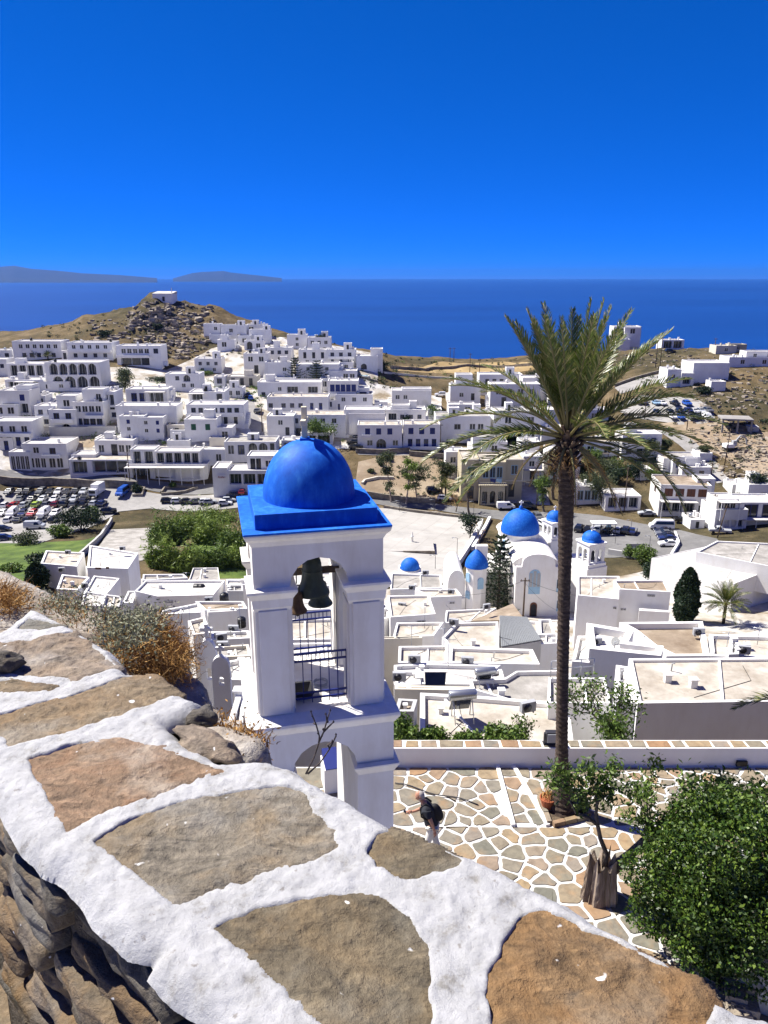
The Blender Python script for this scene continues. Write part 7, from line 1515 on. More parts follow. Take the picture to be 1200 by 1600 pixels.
# weathered wall corner below the bush
p = gp(1180, 1540, PZ); t = thing('garden_wall', 'weathered flaking white wall corner below the bush at the right frame edge', 'wall', (p.x, p.y, PZ), R(-32)); q = MB(); q.box(-.25, 2.4, -.5, .3, -.2, 1.25); W['flaky'] = plaster('flaking plaster', (.55, .53, .5, 1), (.15, .13, .11, 1), .9, 1.2); q.build('wall', W['flaky'], t, .03)
q = MB()
for k in range(14): M = Matrix.Translation((sr.uniform(-1.5, -.2), sr.uniform(-.8, .5), sr.uniform(0, .2))) @ Matrix.Rotation(sr.uniform(0, 6), 4, 'Z'); s = sr.uniform(.1, .3); q.box(-s, s, -s * .7, s * .7, -.1, s, 0, M)
o = tag(q.build('rubble', W['rock']), kind='stuff'); o.location = (p.x, p.y, PZ)
# plants just beyond the parapet
for u, v, y, rx, rz, lf, lb, n in [(630, 1158, 17.2, .45, .55, 'green', 'spiky green plant behind the parapet beside the tower', 900), (672, 1160, 17.4, .5, .3, 'green', 'low green bush behind the parapet, left', 900), (735, 1162, 17.4, .7, .45, 'green', 'leafy bush behind the middle of the parapet', 1500), (790, 1162, 17.4, .6, .4, 'green', 'leafy bush behind the parapet left of the floodlight', 1300)]:
    p = px(u, v, y); shrub('shrub', lb, (p.x, p.y, p.z - .3), rx, .5, rz + .3, lf, .12, n, seed=u)
p = px(958, 1165, 17.6); tree('tree', 'sparse spreading tree with bare twigs behind the parapet, right of the palm', (p.x, p.y, p.z - 1.2), 2.75, 1.75, 'green', .11, 1300, 5, 'bark', trunk=.3, r=.09, seed=77, clump=.10, spread=.8, kids=(2, 3))
p = px(835, 1165, 17.6); tree('tree', 'thin twiggy sapling behind the parapet left of the palm trunk', (p.x, p.y, p.z - 1), 1.9, .6, 'green', .09, 160, 4, 'bark', trunk=.35, r=.03, seed=41, clump=.15)
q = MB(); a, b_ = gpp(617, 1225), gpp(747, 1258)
q.tube([a.lerp(b_, k / 10) + Vector((0, .05 * math.sin(k), .03)) for k in range(11)], .012, 6); tag(q.build('hose', W['darkmetal']), 'thin dark hose lying across the paving behind the man', 'hose')  # dark tube laid down as a thin cast shadow on the paving
# ------------------------------------------------------------------ foreground wall: whitewashed mortar round big schist stones
WZ = -.90
gw = lambda u, v: gp(u, v, WZ)
OUT = [(-60,1170),(0,1255),(30,1300),(62,1345),(100,1365),(140,1418),(200,1472),(236,1490),(226,1512),(268,1556),(330,1590),(430,1680),(520,1800),(1420,1800),(1320,1640),(1205,1568),(1160,1560),(1100,1525),(1060,1498),(960,1430),(880,1385),(830,1370),(740,1330),(640,1288),(560,1243),(500,1213),(468,1194),(420,1176),(345,1182),(262,1130),(315,1112),(320,1090),(262,1066),(250,1052),(205,1046),(180,1012),(130,984),(75,954),(40,944),(0,980),(-160,1060)]
STN = [
 [(28,983),(43,965),(97,977),(67,984)],
 [(-60,1010),(0,1007),(50,1003),(113,988),(187,1042),(123,1062),(60,1057),(20,1051),(-60,1052)],
 [(-40,1068),(27,1062),(88,1074),(60,1081),(-40,1074)],
 [(-40,1128),(0,1116),(118,1084),(192,1057),(238,1055),(281,1083),(185,1120),(108,1145),(12,1169),(8,1155),(-40,1136)],
 [(43,1187),(117,1163),(187,1156),(250,1170),(348,1205),(300,1220),(213,1250),(150,1274),(107,1299),(80,1257),(67,1227)],
 [(145,1312),(215,1275),(300,1250),(400,1232),(450,1231),(480,1242),(490,1272),(528,1298),(525,1325),(500,1340),(430,1360),(370,1375),(320,1395),(275,1416),(215,1370)],
 [(574,1330),(590,1300),(615,1294),(680,1319),(727,1350),(700,1369),(640,1375),(590,1355)],
 [(328,1450),(400,1420),(470,1404),(540,1397),(600,1404),(640,1430),(665,1480),(668,1530),(674,1600),(660,1650),(560,1660),(480,1572),(400,1500)],
 [(762,1530),(780,1470),(810,1430),(850,1418),(900,1440),(1000,1490),(1090,1535),(1115,1562),(1105,1600),(1050,1690),(800,1690),(770,1620)],
 [(720,1720),(1000,1740),(1200,1720),(1260,1790),(760,1795)], [(1180,1640),(1240,1650),(1290,1700),(1200,1690)]]
def seg_dist(P, poly):
    """signed distance to a polygon, positive inside"""
    n = len(poly); d = np.full(len(P), 1e9); ins = np.zeros(len(P), bool)
    for i in range(n):
        a, b_ = np.array(poly[i]), np.array(poly[(i + 1) % n]); ab = b_ - a; t = np.clip(((P - a) @ ab) / (ab @ ab), 0, 1); d = np.minimum(d, np.linalg.norm(P - a - t[:, None] * ab, axis=1))
        c = ((a[1] > P[:, 1]) != (b_[1] > P[:, 1])) & (P[:, 0] < (b_[0] - a[0]) * (P[:, 1] - a[1]) / (b_[1] - a[1] + 1e-12) + a[0]); ins ^= c
    return np.where(ins, d, -d)
to2 = lambda L: [tuple(gw(u, v).xy) for u, v in L]
O2 = to2(OUT); S2 = [to2(s) for s in STN]
cen = sum((gw(u, v) for u, v in OUT), Vector()) / len(OUT)
fw = thing('foreground_wall', 'broad stone wall top with thick whitewashed joints running across the foreground', 'wall', (0, 0, 0))
st = .0042
xs = np.arange(min(p[0] for p in O2) - .03, max(p[0] for p in O2) + .03, st); ys = np.arange(min(p[1] for p in O2) - .03, max(p[1] for p in O2) + .03, st)
X2, Y2 = np.meshgrid(xs, ys); P = np.stack([X2.ravel(), Y2.ravel()], 1)
wob = np.stack([fbm(P[:, 0], P[:, 1], .09, 1, 2), fbm(P[:, 0], P[:, 1], .09, 2, 2)], 1) * .014
wob2 = np.stack([fbm(P[:, 0], P[:, 1], .03, 31, 3), fbm(P[:, 0], P[:, 1], .03, 32, 3)], 1) * .009
dO = seg_dist(P + wob, O2); dS = np.full(len(P), -1e9)
for s in S2: dS = np.maximum(dS, seg_dist(P + wob * .5 + wob2, s))
lump = fbm(P[:, 0], P[:, 1], .11, 3, 3) * .007 + fbm(P[:, 0], P[:, 1], .02, 9, 3) * .0055 + np.abs(fbm(P[:, 0], P[:, 1], .009, 19, 2)) * -.0035
z = lump * .8 + .0025
# the joint stands a little proud and dips where a stone lies
t_ = np.clip((dS + .001) / .011, 0, 1); t_ = t_ * t_ * (3 - 2 * t_); z = z * (1 - t_) + (-.03) * t_
e_ = np.clip(1 - dO / .045, 0, 1); z -= np.minimum(e_, 1) ** 2.2 * .035                  # rounded outer edge
keep = dO.reshape(X2.shape) > -.008
nxw, nyw = len(xs), len(ys); ii = np.arange(nxw * nyw).reshape(nyw, nxw)
fk = keep[:-1, :-1] & keep[:-1, 1:] & keep[1:, 1:] & keep[1:, :-1]; deep = (dS.reshape(X2.shape) > .03); fk &= ~(deep[:-1, :-1] & deep[1:, 1:])
gy_, gx_ = np.gradient(dO.reshape(X2.shape), st); gl = np.maximum(gx_ ** 2 + gy_ ** 2, .25); mv = np.clip(-dO, 0, .012).reshape(X2.shape)   # pull the rim onto the smooth outline
P = P + np.stack([(gx_ / gl * mv).ravel(), (gy_ / gl * mv).ravel()], 1)
Fq = np.stack([ii[:-1, :-1], ii[:-1, 1:], ii[1:, 1:], ii[1:, :-1]], -1)[fk]
used = np.unique(Fq); remap = np.zeros(nxw * nyw, int); remap[used] = np.arange(len(used))
V = np.stack([P[:, 0], P[:, 1], WZ + z], 1)[used]
m, nt, b = nodemat('thick limewash', .9, .2); v = worldpos(nt); f = noise(nt, v, 22, 6, .7); g = noise(nt, v, 5, 4)
c = ramp(nt, f, [(.30, (.26, .25, .23, 1)), (.43, (.40, .40, .40, 1)), (.7, (.50, .50, .503, 1))]); sp_ = ramp(nt, noise(nt, v, 60, 3, .6), [(.26, (.45, .4, .34, 1)), (.36, (1, 1, 1, 1))]); c = mixc(nt, .7, c, sp_, 'MULTIPLY'); c = mixc(nt, ramp(nt, g, [(.6, (0, 0, 0, 1)), (.8, (.25, .25, .25, 1))]), c, (.5, .43, .34, 1))
nt.links.new(c, b.inputs['Base Color']); bump(nt, b, noise(nt, v, 90, 8, .8), .8, .007); W['lime'] = m
mesh_np('mortar', V, remap[Fq], W['lime'], fw, smooth=True)
def schist(name, base, warm, grey):
    m, nt, b = nodemat(name, .75, .35); v = worldpos(nt, (1, 1, 1)); v2 = worldpos(nt, (3.2, 8.5, 6)); f = noise(nt, v2, 3.2, 8, .7, 1.2); g = noise(nt, v, 8, 5, .65, .6); h_ = noise(nt, v, 70, 4, .7)
    c = ramp(nt, f, [(.3, tuple(x * .22 for x in base[:3]) + (1,)), (.42, tuple(x * .6 for x in base[:3]) + (1,)), (.55, tuple(x * .85 for x in base[:3]) + (1,)), (.72, tuple(min(1, x * 1.5) for x in base[:3]) + (1,))])
    c = mixc(nt, ramp(nt, g, [(.46, (0, 0, 0, 1)), (.64, (.7, .7, .7, 1))]), c, tuple(x * .8 for x in warm[:3]) + (1,)); c = mixc(nt, ramp(nt, noise(nt, v, 5.5, 4), [(.5, (0, 0, 0, 1)), (.68, (.75, .75, .75, 1))]), c, grey)
    c = mixc(nt, .6, c, ramp(nt, h_, [(.3, (.3, .3, .3, 1)), (.7, (.7, .7, .7, 1))]), 'OVERLAY')
    w1 = ramp(nt, noise(nt, v, 42, 2, .4), [(.73, (0, 0, 0, 1)), (.765, (1, 1, 1, 1))]); c = mixc(nt, w1, c, (.6, .59, .57, 1)); nt.links.new(c, b.inputs['Base Color'])
    hb = N(nt, 'ShaderNodeMath', operation='ADD'); nt.links.new(f, hb.inputs[0]); nt.links.new(h_, hb.inputs[1]); bump(nt, b, hb.outputs[0], .7, .012); return m
SM = [schist('grey schist', (.17, .16, .13, 1), (.22, .19, .14, 1), (.2, .2, .185, 1)), schist('pinkish schist', (.24, .19, .14, 1), (.28, .2, .13, 1), (.27, .245, .22, 1)), schist('tan schist', (.22, .165, .1, 1), (.26, .17, .085, 1), (.24, .21, .165, 1)), schist('ochre schist', (.21, .13, .06, 1), (.26, .14, .05, 1), (.21, .17, .12, 1)), schist('rosy schist', (.25, .165, .1, 1), (.27, .15, .08, 1), (.33, .28, .22, 1)), schist('dark olive schist', (.15, .12, .075, 1), (.19, .135, .07, 1), (.17, .155, .12, 1)), schist('greenish schist', (.205, .175, .13, 1), (.25, .18, .1, 1), (.235, .225, .2, 1))]
pick = [0, 1, 2, 2, 4, 6, 5, 5, 3, 2, 2]; lbl = ['small grey green triangular stone', 'large rough pinkish stone', 'thin brown sliver of stone', 'long grey tan slab', 'rosy brown kite shaped stone', 'large greenish grey stone with white specks', 'almond shaped olive stone', 'dark olive brown stone with paint drips', 'biggest ochre stone', None, None]
for k, s in enumerate(S2):
    gx = np.arange(min(p[0] for p in s) - .02, max(p[0] for p in s) + .02, .0045); gy = np.arange(min(p[1] for p in s) - .02, max(p[1] for p in s) + .02, .0045); A, Bq = np.meshgrid(gx, gy); Q2 = np.stack([A.ravel(), Bq.ravel()], 1); d = seg_dist(Q2, s)
    rot = R(18 + 9 * (k % 3)); xa = Q2[:, 0] * math.cos(rot) + Q2[:, 1] * math.sin(rot); ya = -Q2[:, 0] * math.sin(rot) + Q2[:, 1] * math.cos(rot)
    r = fbm(xa * .38, ya, .05, 40 + k, 4); stp = np.floor(r * 7) / 7; fr = r * 7 - np.floor(r * 7); stp = stp + (1 / 7) * np.clip((fr - .75) / .25, 0, 1)
    zz = stp * .0085 + fbm(Q2[:, 0], Q2[:, 1], .013, 60 + k, 3) * .003 + fbm(Q2[:, 0], Q2[:, 1], .16, 80 + k, 2) * .005 + .001
    if k == 1: zz += np.floor(fbm(xa, ya, .09, 5, 3) * 5) / 5 * .016
    zz -= np.clip(1 - (d + .012) / .02, 0, 1) ** 2 * .006
    kp = (d > -.016).reshape(A.shape); jj = np.arange(A.size).reshape(A.shape); fk = kp[:-1, :-1] & kp[:-1, 1:] & kp[1:, 1:] & kp[1:, :-1]; Fs = np.stack([jj[:-1, :-1], jj[:-1, 1:], jj[1:, 1:], jj[1:, :-1]], -1)[fk]; us = np.unique(Fs); rm = np.zeros(A.size, int); rm[us] = np.arange(len(us)); VV = np.stack([Q2[:, 0], Q2[:, 1], WZ + zz], 1)[us]; Fm = rm[Fs]
    # skirt: the slab is 6 cm thick
    nv = len(VV); ed = {}
    for f_ in Fm:
        for a, c_ in ((f_[0], f_[1]), (f_[1], f_[2]), (f_[2], f_[3]), (f_[3], f_[0])): ed[(a, c_)] = 1
    bd = [(a, c_) for (a, c_) in ed if (c_, a) not in ed]; ids = sorted({a for e in bd for a in e}); im = {a: nv + i for i, a in enumerate(ids)}; low = VV[ids].copy(); low[:, 2] = WZ - .06
    o = mesh_np('stone', np.concatenate([VV, low]), np.concatenate([Fm, np.array([(a, im[a], im[c_], c_) for a, c_ in bd])]), SM[pick[k]], fw, smooth=True)
    if lbl[k]: o['label'] = lbl[k]
# core of the wall: hidden masonry under the cap down to the terrace, with the two faces
core = inset(O2 if area(O2) > 0 else O2[::-1], .045); q = MB(); q.prism(core, -11.3, WZ - .035); core2 = 1; W['shadestone'] = mottled('shadowed rubble', [(.3, (.05, .04, .03, 1)), (.7, (.16, .13, .095, 1))], 9, .95, 1, .03, 6); q.build('rubble_core', W['shadestone'], fw)  # core coloured dark, shade painted into the gaps behind the face stones
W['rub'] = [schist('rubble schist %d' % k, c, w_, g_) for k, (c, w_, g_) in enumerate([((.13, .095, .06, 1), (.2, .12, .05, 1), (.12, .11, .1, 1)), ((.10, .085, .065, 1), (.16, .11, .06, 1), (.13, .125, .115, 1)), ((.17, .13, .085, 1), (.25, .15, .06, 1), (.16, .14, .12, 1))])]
# face stones on the near side, courses of flat schist following the wall
edge = [Vector(gw(u, v)) for u, v in OUT[0:13]]
def along(s):
    acc = 0
    for a, b_ in zip(edge, edge[1:]):
        L = (b_ - a).xy.length
        if acc + L >= s or b_ is edge[-1]:
            f = (s - acc) / L; return a.lerp(b_, f), (b_ - a).normalized()
        acc += L
tot = sum((b_ - a).xy.length for a, b_ in zip(edge, edge[1:]))
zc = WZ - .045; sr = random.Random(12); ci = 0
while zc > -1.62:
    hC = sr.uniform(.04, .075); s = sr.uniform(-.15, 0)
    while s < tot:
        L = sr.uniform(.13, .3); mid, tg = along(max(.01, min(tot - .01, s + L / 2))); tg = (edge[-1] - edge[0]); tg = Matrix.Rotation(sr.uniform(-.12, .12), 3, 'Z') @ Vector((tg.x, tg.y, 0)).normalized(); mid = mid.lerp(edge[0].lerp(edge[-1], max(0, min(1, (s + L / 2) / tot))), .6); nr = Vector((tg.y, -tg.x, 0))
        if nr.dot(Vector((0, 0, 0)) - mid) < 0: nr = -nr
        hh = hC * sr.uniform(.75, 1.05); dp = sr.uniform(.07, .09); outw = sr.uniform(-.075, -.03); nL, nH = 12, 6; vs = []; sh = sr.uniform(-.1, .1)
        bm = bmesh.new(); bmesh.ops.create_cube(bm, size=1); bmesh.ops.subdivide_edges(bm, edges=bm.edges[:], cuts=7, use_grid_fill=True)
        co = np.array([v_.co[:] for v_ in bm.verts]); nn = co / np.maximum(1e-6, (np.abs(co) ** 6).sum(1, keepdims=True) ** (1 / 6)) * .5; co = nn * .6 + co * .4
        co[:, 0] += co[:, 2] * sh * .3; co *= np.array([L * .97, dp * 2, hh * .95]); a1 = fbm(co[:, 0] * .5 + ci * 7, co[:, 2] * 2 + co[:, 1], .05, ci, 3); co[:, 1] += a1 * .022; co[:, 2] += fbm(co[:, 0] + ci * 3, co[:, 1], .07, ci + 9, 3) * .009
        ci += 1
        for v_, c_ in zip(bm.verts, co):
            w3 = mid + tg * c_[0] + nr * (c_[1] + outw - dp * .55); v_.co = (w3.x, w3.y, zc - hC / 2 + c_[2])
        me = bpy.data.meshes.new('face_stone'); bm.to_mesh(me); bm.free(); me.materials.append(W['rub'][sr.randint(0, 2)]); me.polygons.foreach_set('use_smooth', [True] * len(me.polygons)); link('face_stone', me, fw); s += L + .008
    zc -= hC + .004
# path below on the near side: white strip then flag
pt = tag(bpy.data.objects.new('path', None), kind='structure'); C.objects.link(pt)
q = MB(); q.box(-3.5, 2.5, -4, 1.15, -1.8, -1.47); q.build('ground', W['lime'], pt)
for k, L in enumerate([[(-300,1500),(-20,1510),(12,1560),(20,1620),(-20,1700),(-300,1700)]]):
    r = [tuple(gp(u, v, -1.47).xy) for u, v in L]; r = r if area(r) > 0 else r[::-1]; q = MB(); q.prism(r, -1.5, -1.46); q.build('flagstone', SM[2], pt)
# rocky bank beyond the wall, left
xs = np.arange(-2.6, .1, .02); ys = np.arange(.9, 3.9, .02); A, Bq = np.meshgrid(xs, ys)
crest = [Vector(px(u, v, D)) for u, v, D in [(-120, 880, 3.2), (0, 889, 3.0), (50, 912, 2.9), (100, 938, 2.8), (140, 955, 2.7), (200, 985, 2.6), (265, 1000, 2.5), (290, 1045, 2.35), (330, 1105, 2.05), (352, 1130, 1.85), (395, 1166, 1.6), (412, 1182, 1.3)]]
inn = [Vector(px(u, v, D)) for u, v, D in [(-160, 1040, 2.0), (0, 985, 2.05), (40, 950, 2.1), (130, 988, 2.0), (205, 1050, 1.75), (262, 1070, 1.6), (320, 1095, 1.4), (330, 1135, 1.3), (345, 1182, 1.15), (420, 1180, 1.12), (500, 1216, 1.05)]]
Cx = np.array([c_[:] for c_ in crest + inn]); wts = 1 / ((A[..., None] - Cx[:, 0]) ** 2 + (Bq[..., None] - Cx[:, 1]) ** 2 + .004) ** 1.7; Zb = (wts * (Cx[:, 2] - np.r_[np.zeros(len(crest)), np.full(len(inn), .09)])).sum(-1) / wts.sum(-1)
cp2 = [tuple(c_.xy) for c_ in crest]; ringp = cp2 + [(.1, .9), (-2.7, .9)]; dC = seg_dist(np.stack([A.ravel(), Bq.ravel()], 1), ringp).reshape(A.shape)
Zb += fbm(A, Bq, .35, 5, 4) * .05 * np.clip(dC / .15, 0, 1) + fbm(A, Bq, .07, 6, 3) * .02; Zb -= sm(seg_dist(np.stack([A.ravel(), Bq.ravel()], 1), O2).reshape(A.shape), -.05, .03) * .22; Zb -= np.clip(-dC / .06, 0, 1) * .08 + np.clip(-dC - .02, 0, 3) * 7
jj = np.arange(A.size).reshape(A.shape); kp = (dC > -.5) & (.415 * A + .442 * Bq > .29); fk = kp[:-1, :-1] & kp[1:, 1:] & kp[:-1, 1:] & kp[1:, :-1]
m, nt, b = nodemat('rocky bank with old whitewash', .95, .2); v = worldpos(nt); f = noise(nt, v, 5, 6, .7); g = noise(nt, v, 26, 5, .7); c = ramp(nt, f, [(.3, (.13, .10, .07, 1)), (.5, (.27, .23, .185, 1)), (.66, (.42, .39, .35, 1)), (.8, (.6, .59, .57, 1))]); c = mixc(nt, .7, c, ramp(nt, g, [(.3, (.3, .3, .3, 1)), (.7, (.72, .72, .72, 1))]), 'OVERLAY'); nt.links.new(c, b.inputs['Base Color']); bump(nt, b, g, .8, .02)
tag(mesh_np('rocky_bank', np.stack([A, Bq, Zb], -1).reshape(-1, 3), np.stack([jj[:-1, :-1], jj[:-1, 1:], jj[1:, 1:], jj[1:, :-1]], -1)[fk], m, smooth=True), kind='structure')
bankz = lambda x, y: float(Zb[min(max(int((y - .9) / .02), 0), len(ys) - 1), min(max(int((x + 2.6) / .02), 0), len(xs) - 1)])
def rock_piece(label, u, v, D, sx, sy, sz, rz, mat, cat='rock'):
    p = px(u, v, D); t = MB(); bm = bmesh.new(); bmesh.ops.create_icosphere(bm, subdivisions=4, radius=1)
    for v_ in bm.verts:
        c_ = v_.co; k = 1 + float(fbm(c_.x * 2 + u, c_.y * 2 + c_.z, 1.1, int(u), 3)) * .45; v_.co = Vector((c_.x * sx, c_.y * sy, max(c_.z, -.6) * sz)) * k
    me = bpy.data.meshes.new('rock'); bm.to_mesh(me); bm.free(); me.materials.append(mat); me.polygons.foreach_set('use_smooth', [True] * len(me.polygons)); o = link('rock', me); o.location = p; o.rotation_euler = (0, 0, R(rz)); tag(o, label, cat)
rock_piece('tan rock beyond the wall corner beside the dry weeds', 325, 1163, 1.36, .085, .04, .02, -32, SM[1]); rock_piece('dark grey rock under the wall corner', 312, 1124, 1.46, .035, .035, .022, -10, W['rub'][1]); rock_piece('purplish grey lump of rock on the wall top at the left edge', 2, 1036, 1.655, .05, .035, .028, 5, W['rub'][1])
# dry spiny plants on the bank
def strands(name, parent, base, rad, n, L, leaf, wd=.0035, up=.8, curl=1.0, org=(0, 0, 0)):
    b0 = np.asarray(base)[rng.integers(0, len(base), n)] + rng.normal(size=(n, 3)) * np.array(rad); d = rng.normal(size=(n, 3)); d[:, 2] = np.abs(d[:, 2]) * up; d /= np.linalg.norm(d, axis=1, keepdims=True); pts = [b0]; ll = L * rng.uniform(.5, 1.2, (n, 1))
    for k in range(4): d = d + rng.normal(size=(n, 3)) * .35 * curl; d /= np.linalg.norm(d, axis=1, keepdims=True); pts.append(pts[-1] + d * ll / 4)
    s = np.cross(d, rng.normal(size=(n, 3))); s /= np.linalg.norm(s, axis=1, keepdims=True); V = np.stack([x for k, p_ in enumerate(pts) for x in (p_ - s * wd * (1 - k / 5), p_ + s * wd * (1 - k / 5))], 1) - np.array(org); F1 = np.array([(2 * k, 2 * k + 1, 2 * k + 3, 2 * k + 2) for k in range(4)]); F_ = (np.arange(n)[:, None, None] * 10 + F1[None]).reshape(-1, 4)
    return tag(mesh_np(name, V.reshape(-1, 3), F_, LEAF[leaf], parent), kind='stuff')
def plant(label, cs, rad, parts, name='shrub'):
    B_ = np.array([tuple(px(u, v, D)) for u, v, D in cs]); o = B_.mean(0); t = thing(name, label, 'shrub', tuple(o))
    for nm, kind, n, L, lf, kw in parts:
        if kind == 's': strands(nm, t, B_, rad, n, L, lf, org=o, **kw)
        else: k = rng.integers(0, len(B_), n); leaf_mesh(nm, B_[k] + rng.normal(size=(n, 3)) * np.array(rad) * 1.3 + np.array([0, 0, .03]) - o, L, LEAF[lf], t, .4)
plant('dry spiny shrub, orange brown on its right half, hanging over the bank', [(250, 990, 2.3), (262, 1010, 2.25), (268, 1035, 2.15), (240, 1015, 2.2), (225, 1030, 2.05), (270, 1050, 2.1), (250, 1045, 2.05), (280, 1025, 2.2)], (.028, .035, .02), [('twigs', 's', 4200, .05, 'dry', dict(wd=.0015, up=.6, curl=1.4))])
plant('grey green cushion shrub above the dry orange one', [(170, 975, 2.3), (190, 985, 2.25), (205, 995, 2.2), (220, 985, 2.3), (235, 975, 2.35), (185, 1000, 2.1), (205, 1015, 2.05), (225, 1003, 2.15)], (.026, .035, .013), [('leaves', 'l', 4200, .013, 'sage', {}), ('twigs', 's', 1500, .045, 'dry', dict(wd=.0018, up=.5))])
plant('small grey green weed on the bank left of the cushion shrub', [(85, 945, 2.5), (100, 950, 2.45), (115, 958, 2.4), (125, 965, 2.35)], (.03, .04, .01), [('leaves', 'l', 1100, .012, 'sage', {}), ('twigs', 's', 400, .04, 'dry', dict(wd=.0018))])
plant('rust brown dead plant at the left frame edge on the bank', [(-10, 925, 2.6), (8, 935, 2.5), (20, 945, 2.45), (-5, 945, 2.4)], (.035, .04, .015), [('twigs', 's', 1000, .055, 'dry', dict(wd=.0018))])
plant('dry tufted weeds along the wall edge left of the tower', [(345, 1140, 1.55), (365, 1152, 1.48), (385, 1165, 1.42), (400, 1170, 1.4), (372, 1160, 1.42)], (.018, .025, .005), [('twigs', 's', 520, .032, 'dry', dict(wd=.0016, up=2.0, curl=.5)), ('leaves', 'l', 160, .010, 'dry', {})])
# bare twig in front of the tower passage
t = thing('twig', 'bare dark forked twig with a few buds standing up in front of the tower', 'twig', px(480, 1208, 1.25)); o_ = px(480, 1208, 1.25); q = MB(); D_ = 1.25
for L in ([(478, 1209), (490, 1185), (498, 1162), (499, 1150), (494, 1132), (488, 1118), (486, 1112)], [(498, 1160), (506, 1143), (511, 1125), (516, 1110)], [(506, 1143), (517, 1132), (521, 1128)], [(481, 1209), (500, 1192), (515, 1170), (525, 1150), (525, 1147)], [(511, 1125), (509, 1116)], [(494, 1132), (489, 1130)], [(515, 1170), (512, 1164), (521, 1158)]):
    q.tube([px(u, v, D_) - o_ for u, v in L], [.0021] + [.0015] * (len(L) - 2) + [.0008], 5)
q.build('stem', W['bark'], t); q = MB()
for u, v in [(486, 1112), (488, 1119), (516, 1110), (521, 1128), (525, 1148), (505, 1140), (509, 1116), (512, 1128), (503, 1150), (497, 1146), (519, 1158)]: q.lathe([(0, -.003), (.0022, 0), (0, .0045)], 6, 0, Matrix.Translation(px(u, v, D_) - o_))
tag(q.build('buds', W['bark'], t), kind='stuff')
# ------------------------------------------------------------------ the man bending forward on the terrace
def skin(name, pts, edges, rad, mat, parent, root=0, sub=2):
    me = bpy.data.meshes.new(name); me.from_pydata([tuple(p) for p in pts], edges, []); me.materials.append(mat); o = link(name, me, parent)
    md = o.modifiers.new('skin', 'SKIN'); md.use_smooth_shade = True
    for i, v_ in enumerate(me.skin_vertices[0].data): r = rad[i]; v_.radius = r if hasattr(r, '__len__') else (r, r); v_.use_root = i == root
    s = o.modifiers.new('sub', 'SUBSURF'); s.levels = s.render_levels = sub; return o
W['skin'] = plain('tanned skin', (.42, .21, .14, 1), .55, .35); W['shirt'] = plain('charcoal shirt', (.03, .033, .04, 1), .9, .2); W['pack'] = plain('black backpack nylon', (.012, .012, .015, 1), .7, .3); W['trousers'] = plain('white trousers', (.62, .6, .55, 1), .9, .2); W['hair'] = plain('short grey hair', (.38, .34, .31, 1), .8, .2)
mx = px(672, 1288, 12.75); man = thing('person', 'man in a dark shirt and white trousers with a black backpack, bending over his phone', 'person', (mx.x, 12.75, PZ), R(-6)); man.scale = (.9,) * 3
S = [(.05,0,.95),(.0,0,1.1),(-.06,0,1.28),(-.1,0,1.42),(-.16,0,1.5),(-.2,0,1.545),      # 0-5 spine to neck
 (-.09,-.17,1.41),(.03,-.23,1.17),(.1,-.21,.95),(.115,-.2,.89),                          # 6-9 near arm
 (-.11,.17,1.41),(-.17,.22,1.17),(-.36,.13,1.13),(-.42,.11,1.13),                        # 10-13 far arm
 (.05,-.09,.9),(-.06,-.1,.5),(.02,-.1,.1),(-.12,-.11,.04),(.06,.09,.9),(.1,.1,.5),(.22,.1,.11),(.09,.11,.04)]
E_ = [(0,1),(1,2),(2,3),(3,4),(4,5),(3,6),(6,7),(7,8),(8,9),(3,10),(10,11),(11,12),(12,13),(0,14),(14,15),(15,16),(16,17),(0,18),(18,19),(19,20),(20,21)]
Rr_ = [(.13,.15),(.12,.14),(.13,.16),(.11,.15),.06,.055,.06,.045,.032,.03,.06,.045,.032,.03,.085,.055,.042,.035,.085,.055,.042,.035]
body = skin('body', S, E_, Rr_, W['skin'], man)
# head with a face, ears and cropped hair; looks down to the left
HM = Matrix.Translation((-.235, 0, 1.635)) @ Matrix.Rotation(R(-28), 4, 'Y') @ Matrix.Rotation(R(8), 4, 'Z')
bm = bmesh.new(); bmesh.ops.create_uvsphere(bm, u_segments=28, v_segments=20, radius=1)
for v_ in bm.verts:
    x, y, z = v_.co; f = max(0, -x); X, Y, Z = x * .098, y * .077, z * .122
    if z < 0: Y *= 1 + z * .28; X *= 1 + (.12 * z if x > 0 else .02 * z)
    if x < -.5: X += .006 * abs(z)
    d = lambda yy, zz, s: math.exp(-(((y - yy) / s) ** 2 + ((z - zz) / s) ** 2)) * (f > .3)
    X -= .024 * math.exp(-((y / .14) ** 2 + ((z + .18) / .2) ** 2)) * (f > .3); X += .012 * (d(.34, .05, .17) + d(-.34, .05, .17)); X -= .006 * (d(.34, .27, .2) + d(-.34, .27, .2)); X -= .007 * math.exp(-((y / .25) ** 2 + ((z + .53) / .07) ** 2)) * (f > .3); X += .006 * math.exp(-((y / .3) ** 2 + ((z + .46) / .04) ** 2)) * (f > .3); X -= .008 * d(0, -.82, .22)
    v_.co = HM @ Vector((X, Y, Z))
me = bpy.data.meshes.new('head'); bm.to_mesh(me); bm.free(); me.materials.append(W['skin']); me.polygons.foreach_set('use_smooth', [True] * len(me.polygons)); hd = link('head', me, man)
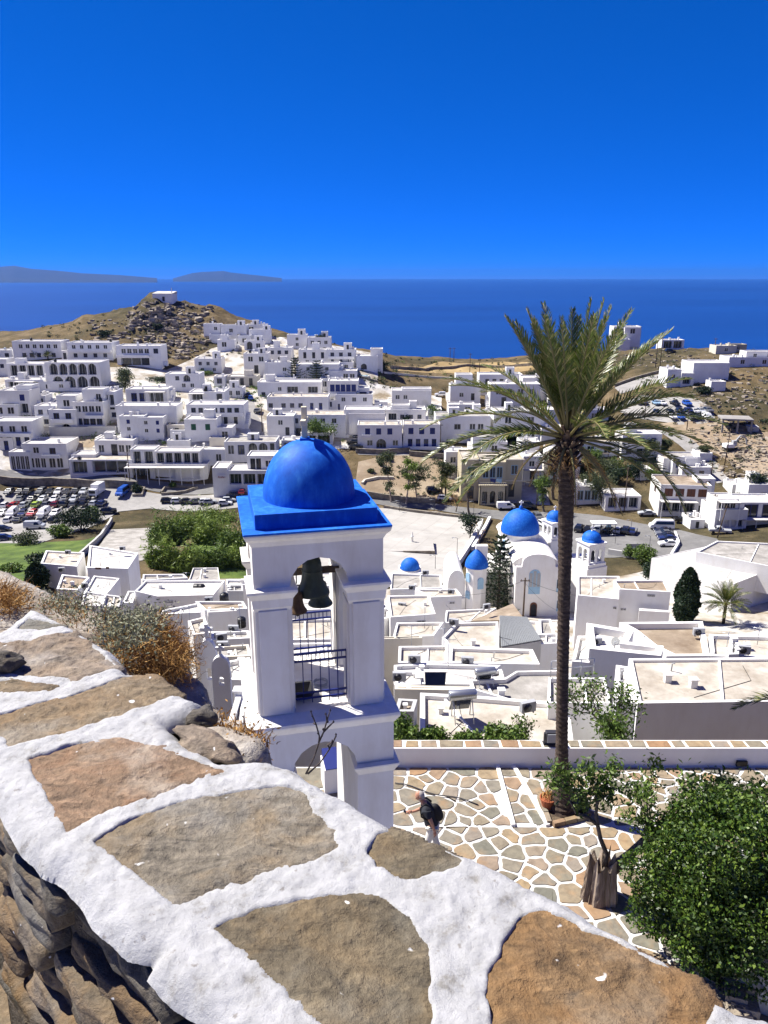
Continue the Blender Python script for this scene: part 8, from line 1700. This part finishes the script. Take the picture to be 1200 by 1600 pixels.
for s in (-1, 1):
    q = MB(); q.lathe([(0, 0), (.016, .003), (.02, .009), (.017, .014), (.008, .008), (0, .007)], 12, 0, HM @ Matrix.Translation((.012, s * .073, -.005)) @ Matrix.Rotation(R(-s * 80), 4, 'X') @ Matrix.Diagonal((1, 1.6, 1, 1))); q.build('ear', W['skin'], hd)
    q = MB(); q.lathe([(0, -.009), (.007, -.006), (.009, 0), (.007, .006), (0, .009)], 10, 0, HM @ Matrix.Translation((-.08, s * .028, .008))); q.build('eye', W['dark'], hd)
q = MB(); q.lathe([(.083 * math.cos(a), .128 * math.sin(a)) for a in [R(-30 + 24 * k) for k in range(6)]], 22, 0, HM @ Matrix.Translation((.012, 0, .0)) @ Matrix.Rotation(R(22), 4, 'Y') @ Matrix.Diagonal((1.17, .96, .9, 1))); q.build('hair', W['hair'], hd)
def hand(w_, d, palmn, curl):
    w_ = Vector(w_); d = Vector(d).normalized(); n = Vector(palmn).normalized(); sd = d.cross(n).normalized(); q = MB()
    q.tube([w_ - d * .015, w_ + d * .02, w_ + d * .06, w_ + d * .085], [.024, .034, .038, .03], 8)
    for k, L in enumerate((.068, .078, .072, .056)):
        p = w_ + d * .08 + sd * (.028 - .019 * k); a = p + (d * math.cos(curl * .5) + n * math.sin(curl * .5)) * L * .45; b_ = a + (d * math.cos(curl) + n * math.sin(curl)) * L * .32; e = b_ + (d * math.cos(curl * 1.5) + n * math.sin(curl * 1.5)) * L * .25; q.tube([p, a, b_, e], [.0095, .009, .008, .006], 6)
    p = w_ + d * .025 + sd * .032; q.tube([p, p + (d * .6 + sd * .7 + n * .3).normalized() * .032, p + (d * .8 + sd * .5 + n * .6).normalized() * .062], [.012, .0105, .007], 6); q.build('hand', W['skin'], man)
hand((.115, -.2, .885), (.12, .1, -1), (-1, .2, 0), .6); hand((-.425, .11, 1.13), (-1, -.12, .02), (0, 0, -1), .9)
skin('shirt', [(.05,0,.9),(.03,0,1.0),(.0,0,1.12),(-.06,0,1.28),(-.1,0,1.41),(-.15,0,1.485),(-.09,-.18,1.40),(.0,-.225,1.23),(-.11,.18,1.40),(-.155,.22,1.23)], [(0,1),(1,2),(2,3),(3,4),(4,5),(4,6),(6,7),(4,8),(8,9)], [(.16,.185),(.155,.18),(.15,.17),(.155,.185),(.13,.17),.07,.085,.07,.085,.07], W['shirt'], man)
skin('trousers', [(.05,0,.97),(.05,-.09,.88),(-.055,-.1,.5),(.02,-.1,.12),(.06,.09,.88),(.105,.1,.5),(.215,.1,.13)], [(0,1),(1,2),(2,3),(0,4),(4,5),(5,6)], [(.145,.165),.11,.08,.068,.11,.08,.068], W['trousers'], man)
for sy, x in ((-.105, -.03), (.105, .17)): skin('shoe', [(x + .07, sy, .05), (x, sy, .055), (x - .12, sy, .04)], [(0,1),(1,2)], [.045,.048,.035], W['pack'], man)
bp = skin('backpack', [(.16,0,1.02),(.15,0,1.18),(.08,0,1.34),(.02,0,1.44)], [(0,1),(1,2),(2,3)], [(.085,.15),(.11,.17),(.1,.16),(.06,.11)], W['pack'], man)
for s in (-1, 1):
    q = MB(); q.tube([(.02, s * .1, 1.44), (-.1, s * .11, 1.53), (-.22, s * .12, 1.42), (-.19, s * .15, 1.22), (.06, s * .17, 1.08)], .017, 6); q.build('strap', W['pack'], bp)
t = tag(MB().build('phone', W['pack']) if False else (lambda q: (q.box(-.08, .08, -.04, .04, -.005, .005), q.build('phone', W['black'], None, .004))[1])(MB()), 'black phone held out in the left hand of the bending man', 'phone')
t.matrix_world = Matrix.Translation((mx.x, 12.75, PZ)) @ Matrix.Rotation(R(-6), 4, 'Z') @ Matrix.Scale(.9, 4) @ Matrix.Translation((-.52, .10, 1.115)) @ Matrix.Rotation(R(20), 4, 'Y')
m = bpy.data.materials.new('sea air'); m.use_nodes = True; nt = m.node_tree; nt.nodes.clear()
o_ = nt.nodes.new('ShaderNodeOutputMaterial'); pv = nt.nodes.new('ShaderNodeVolumePrincipled')
pv.inputs['Color'].default_value = (.085, .30, .85, 1); pv.inputs['Density'].default_value = 2.4e-5; pv.inputs['Anisotropy'].default_value = .2
nt.links.new(pv.outputs[0], o_.inputs['Volume'])
mb = MB(); mb.box(-64000, 64000, -64000, 64000, SEA - 1, 500)
hz = tag(mb.build('haze', m), kind='stuff')
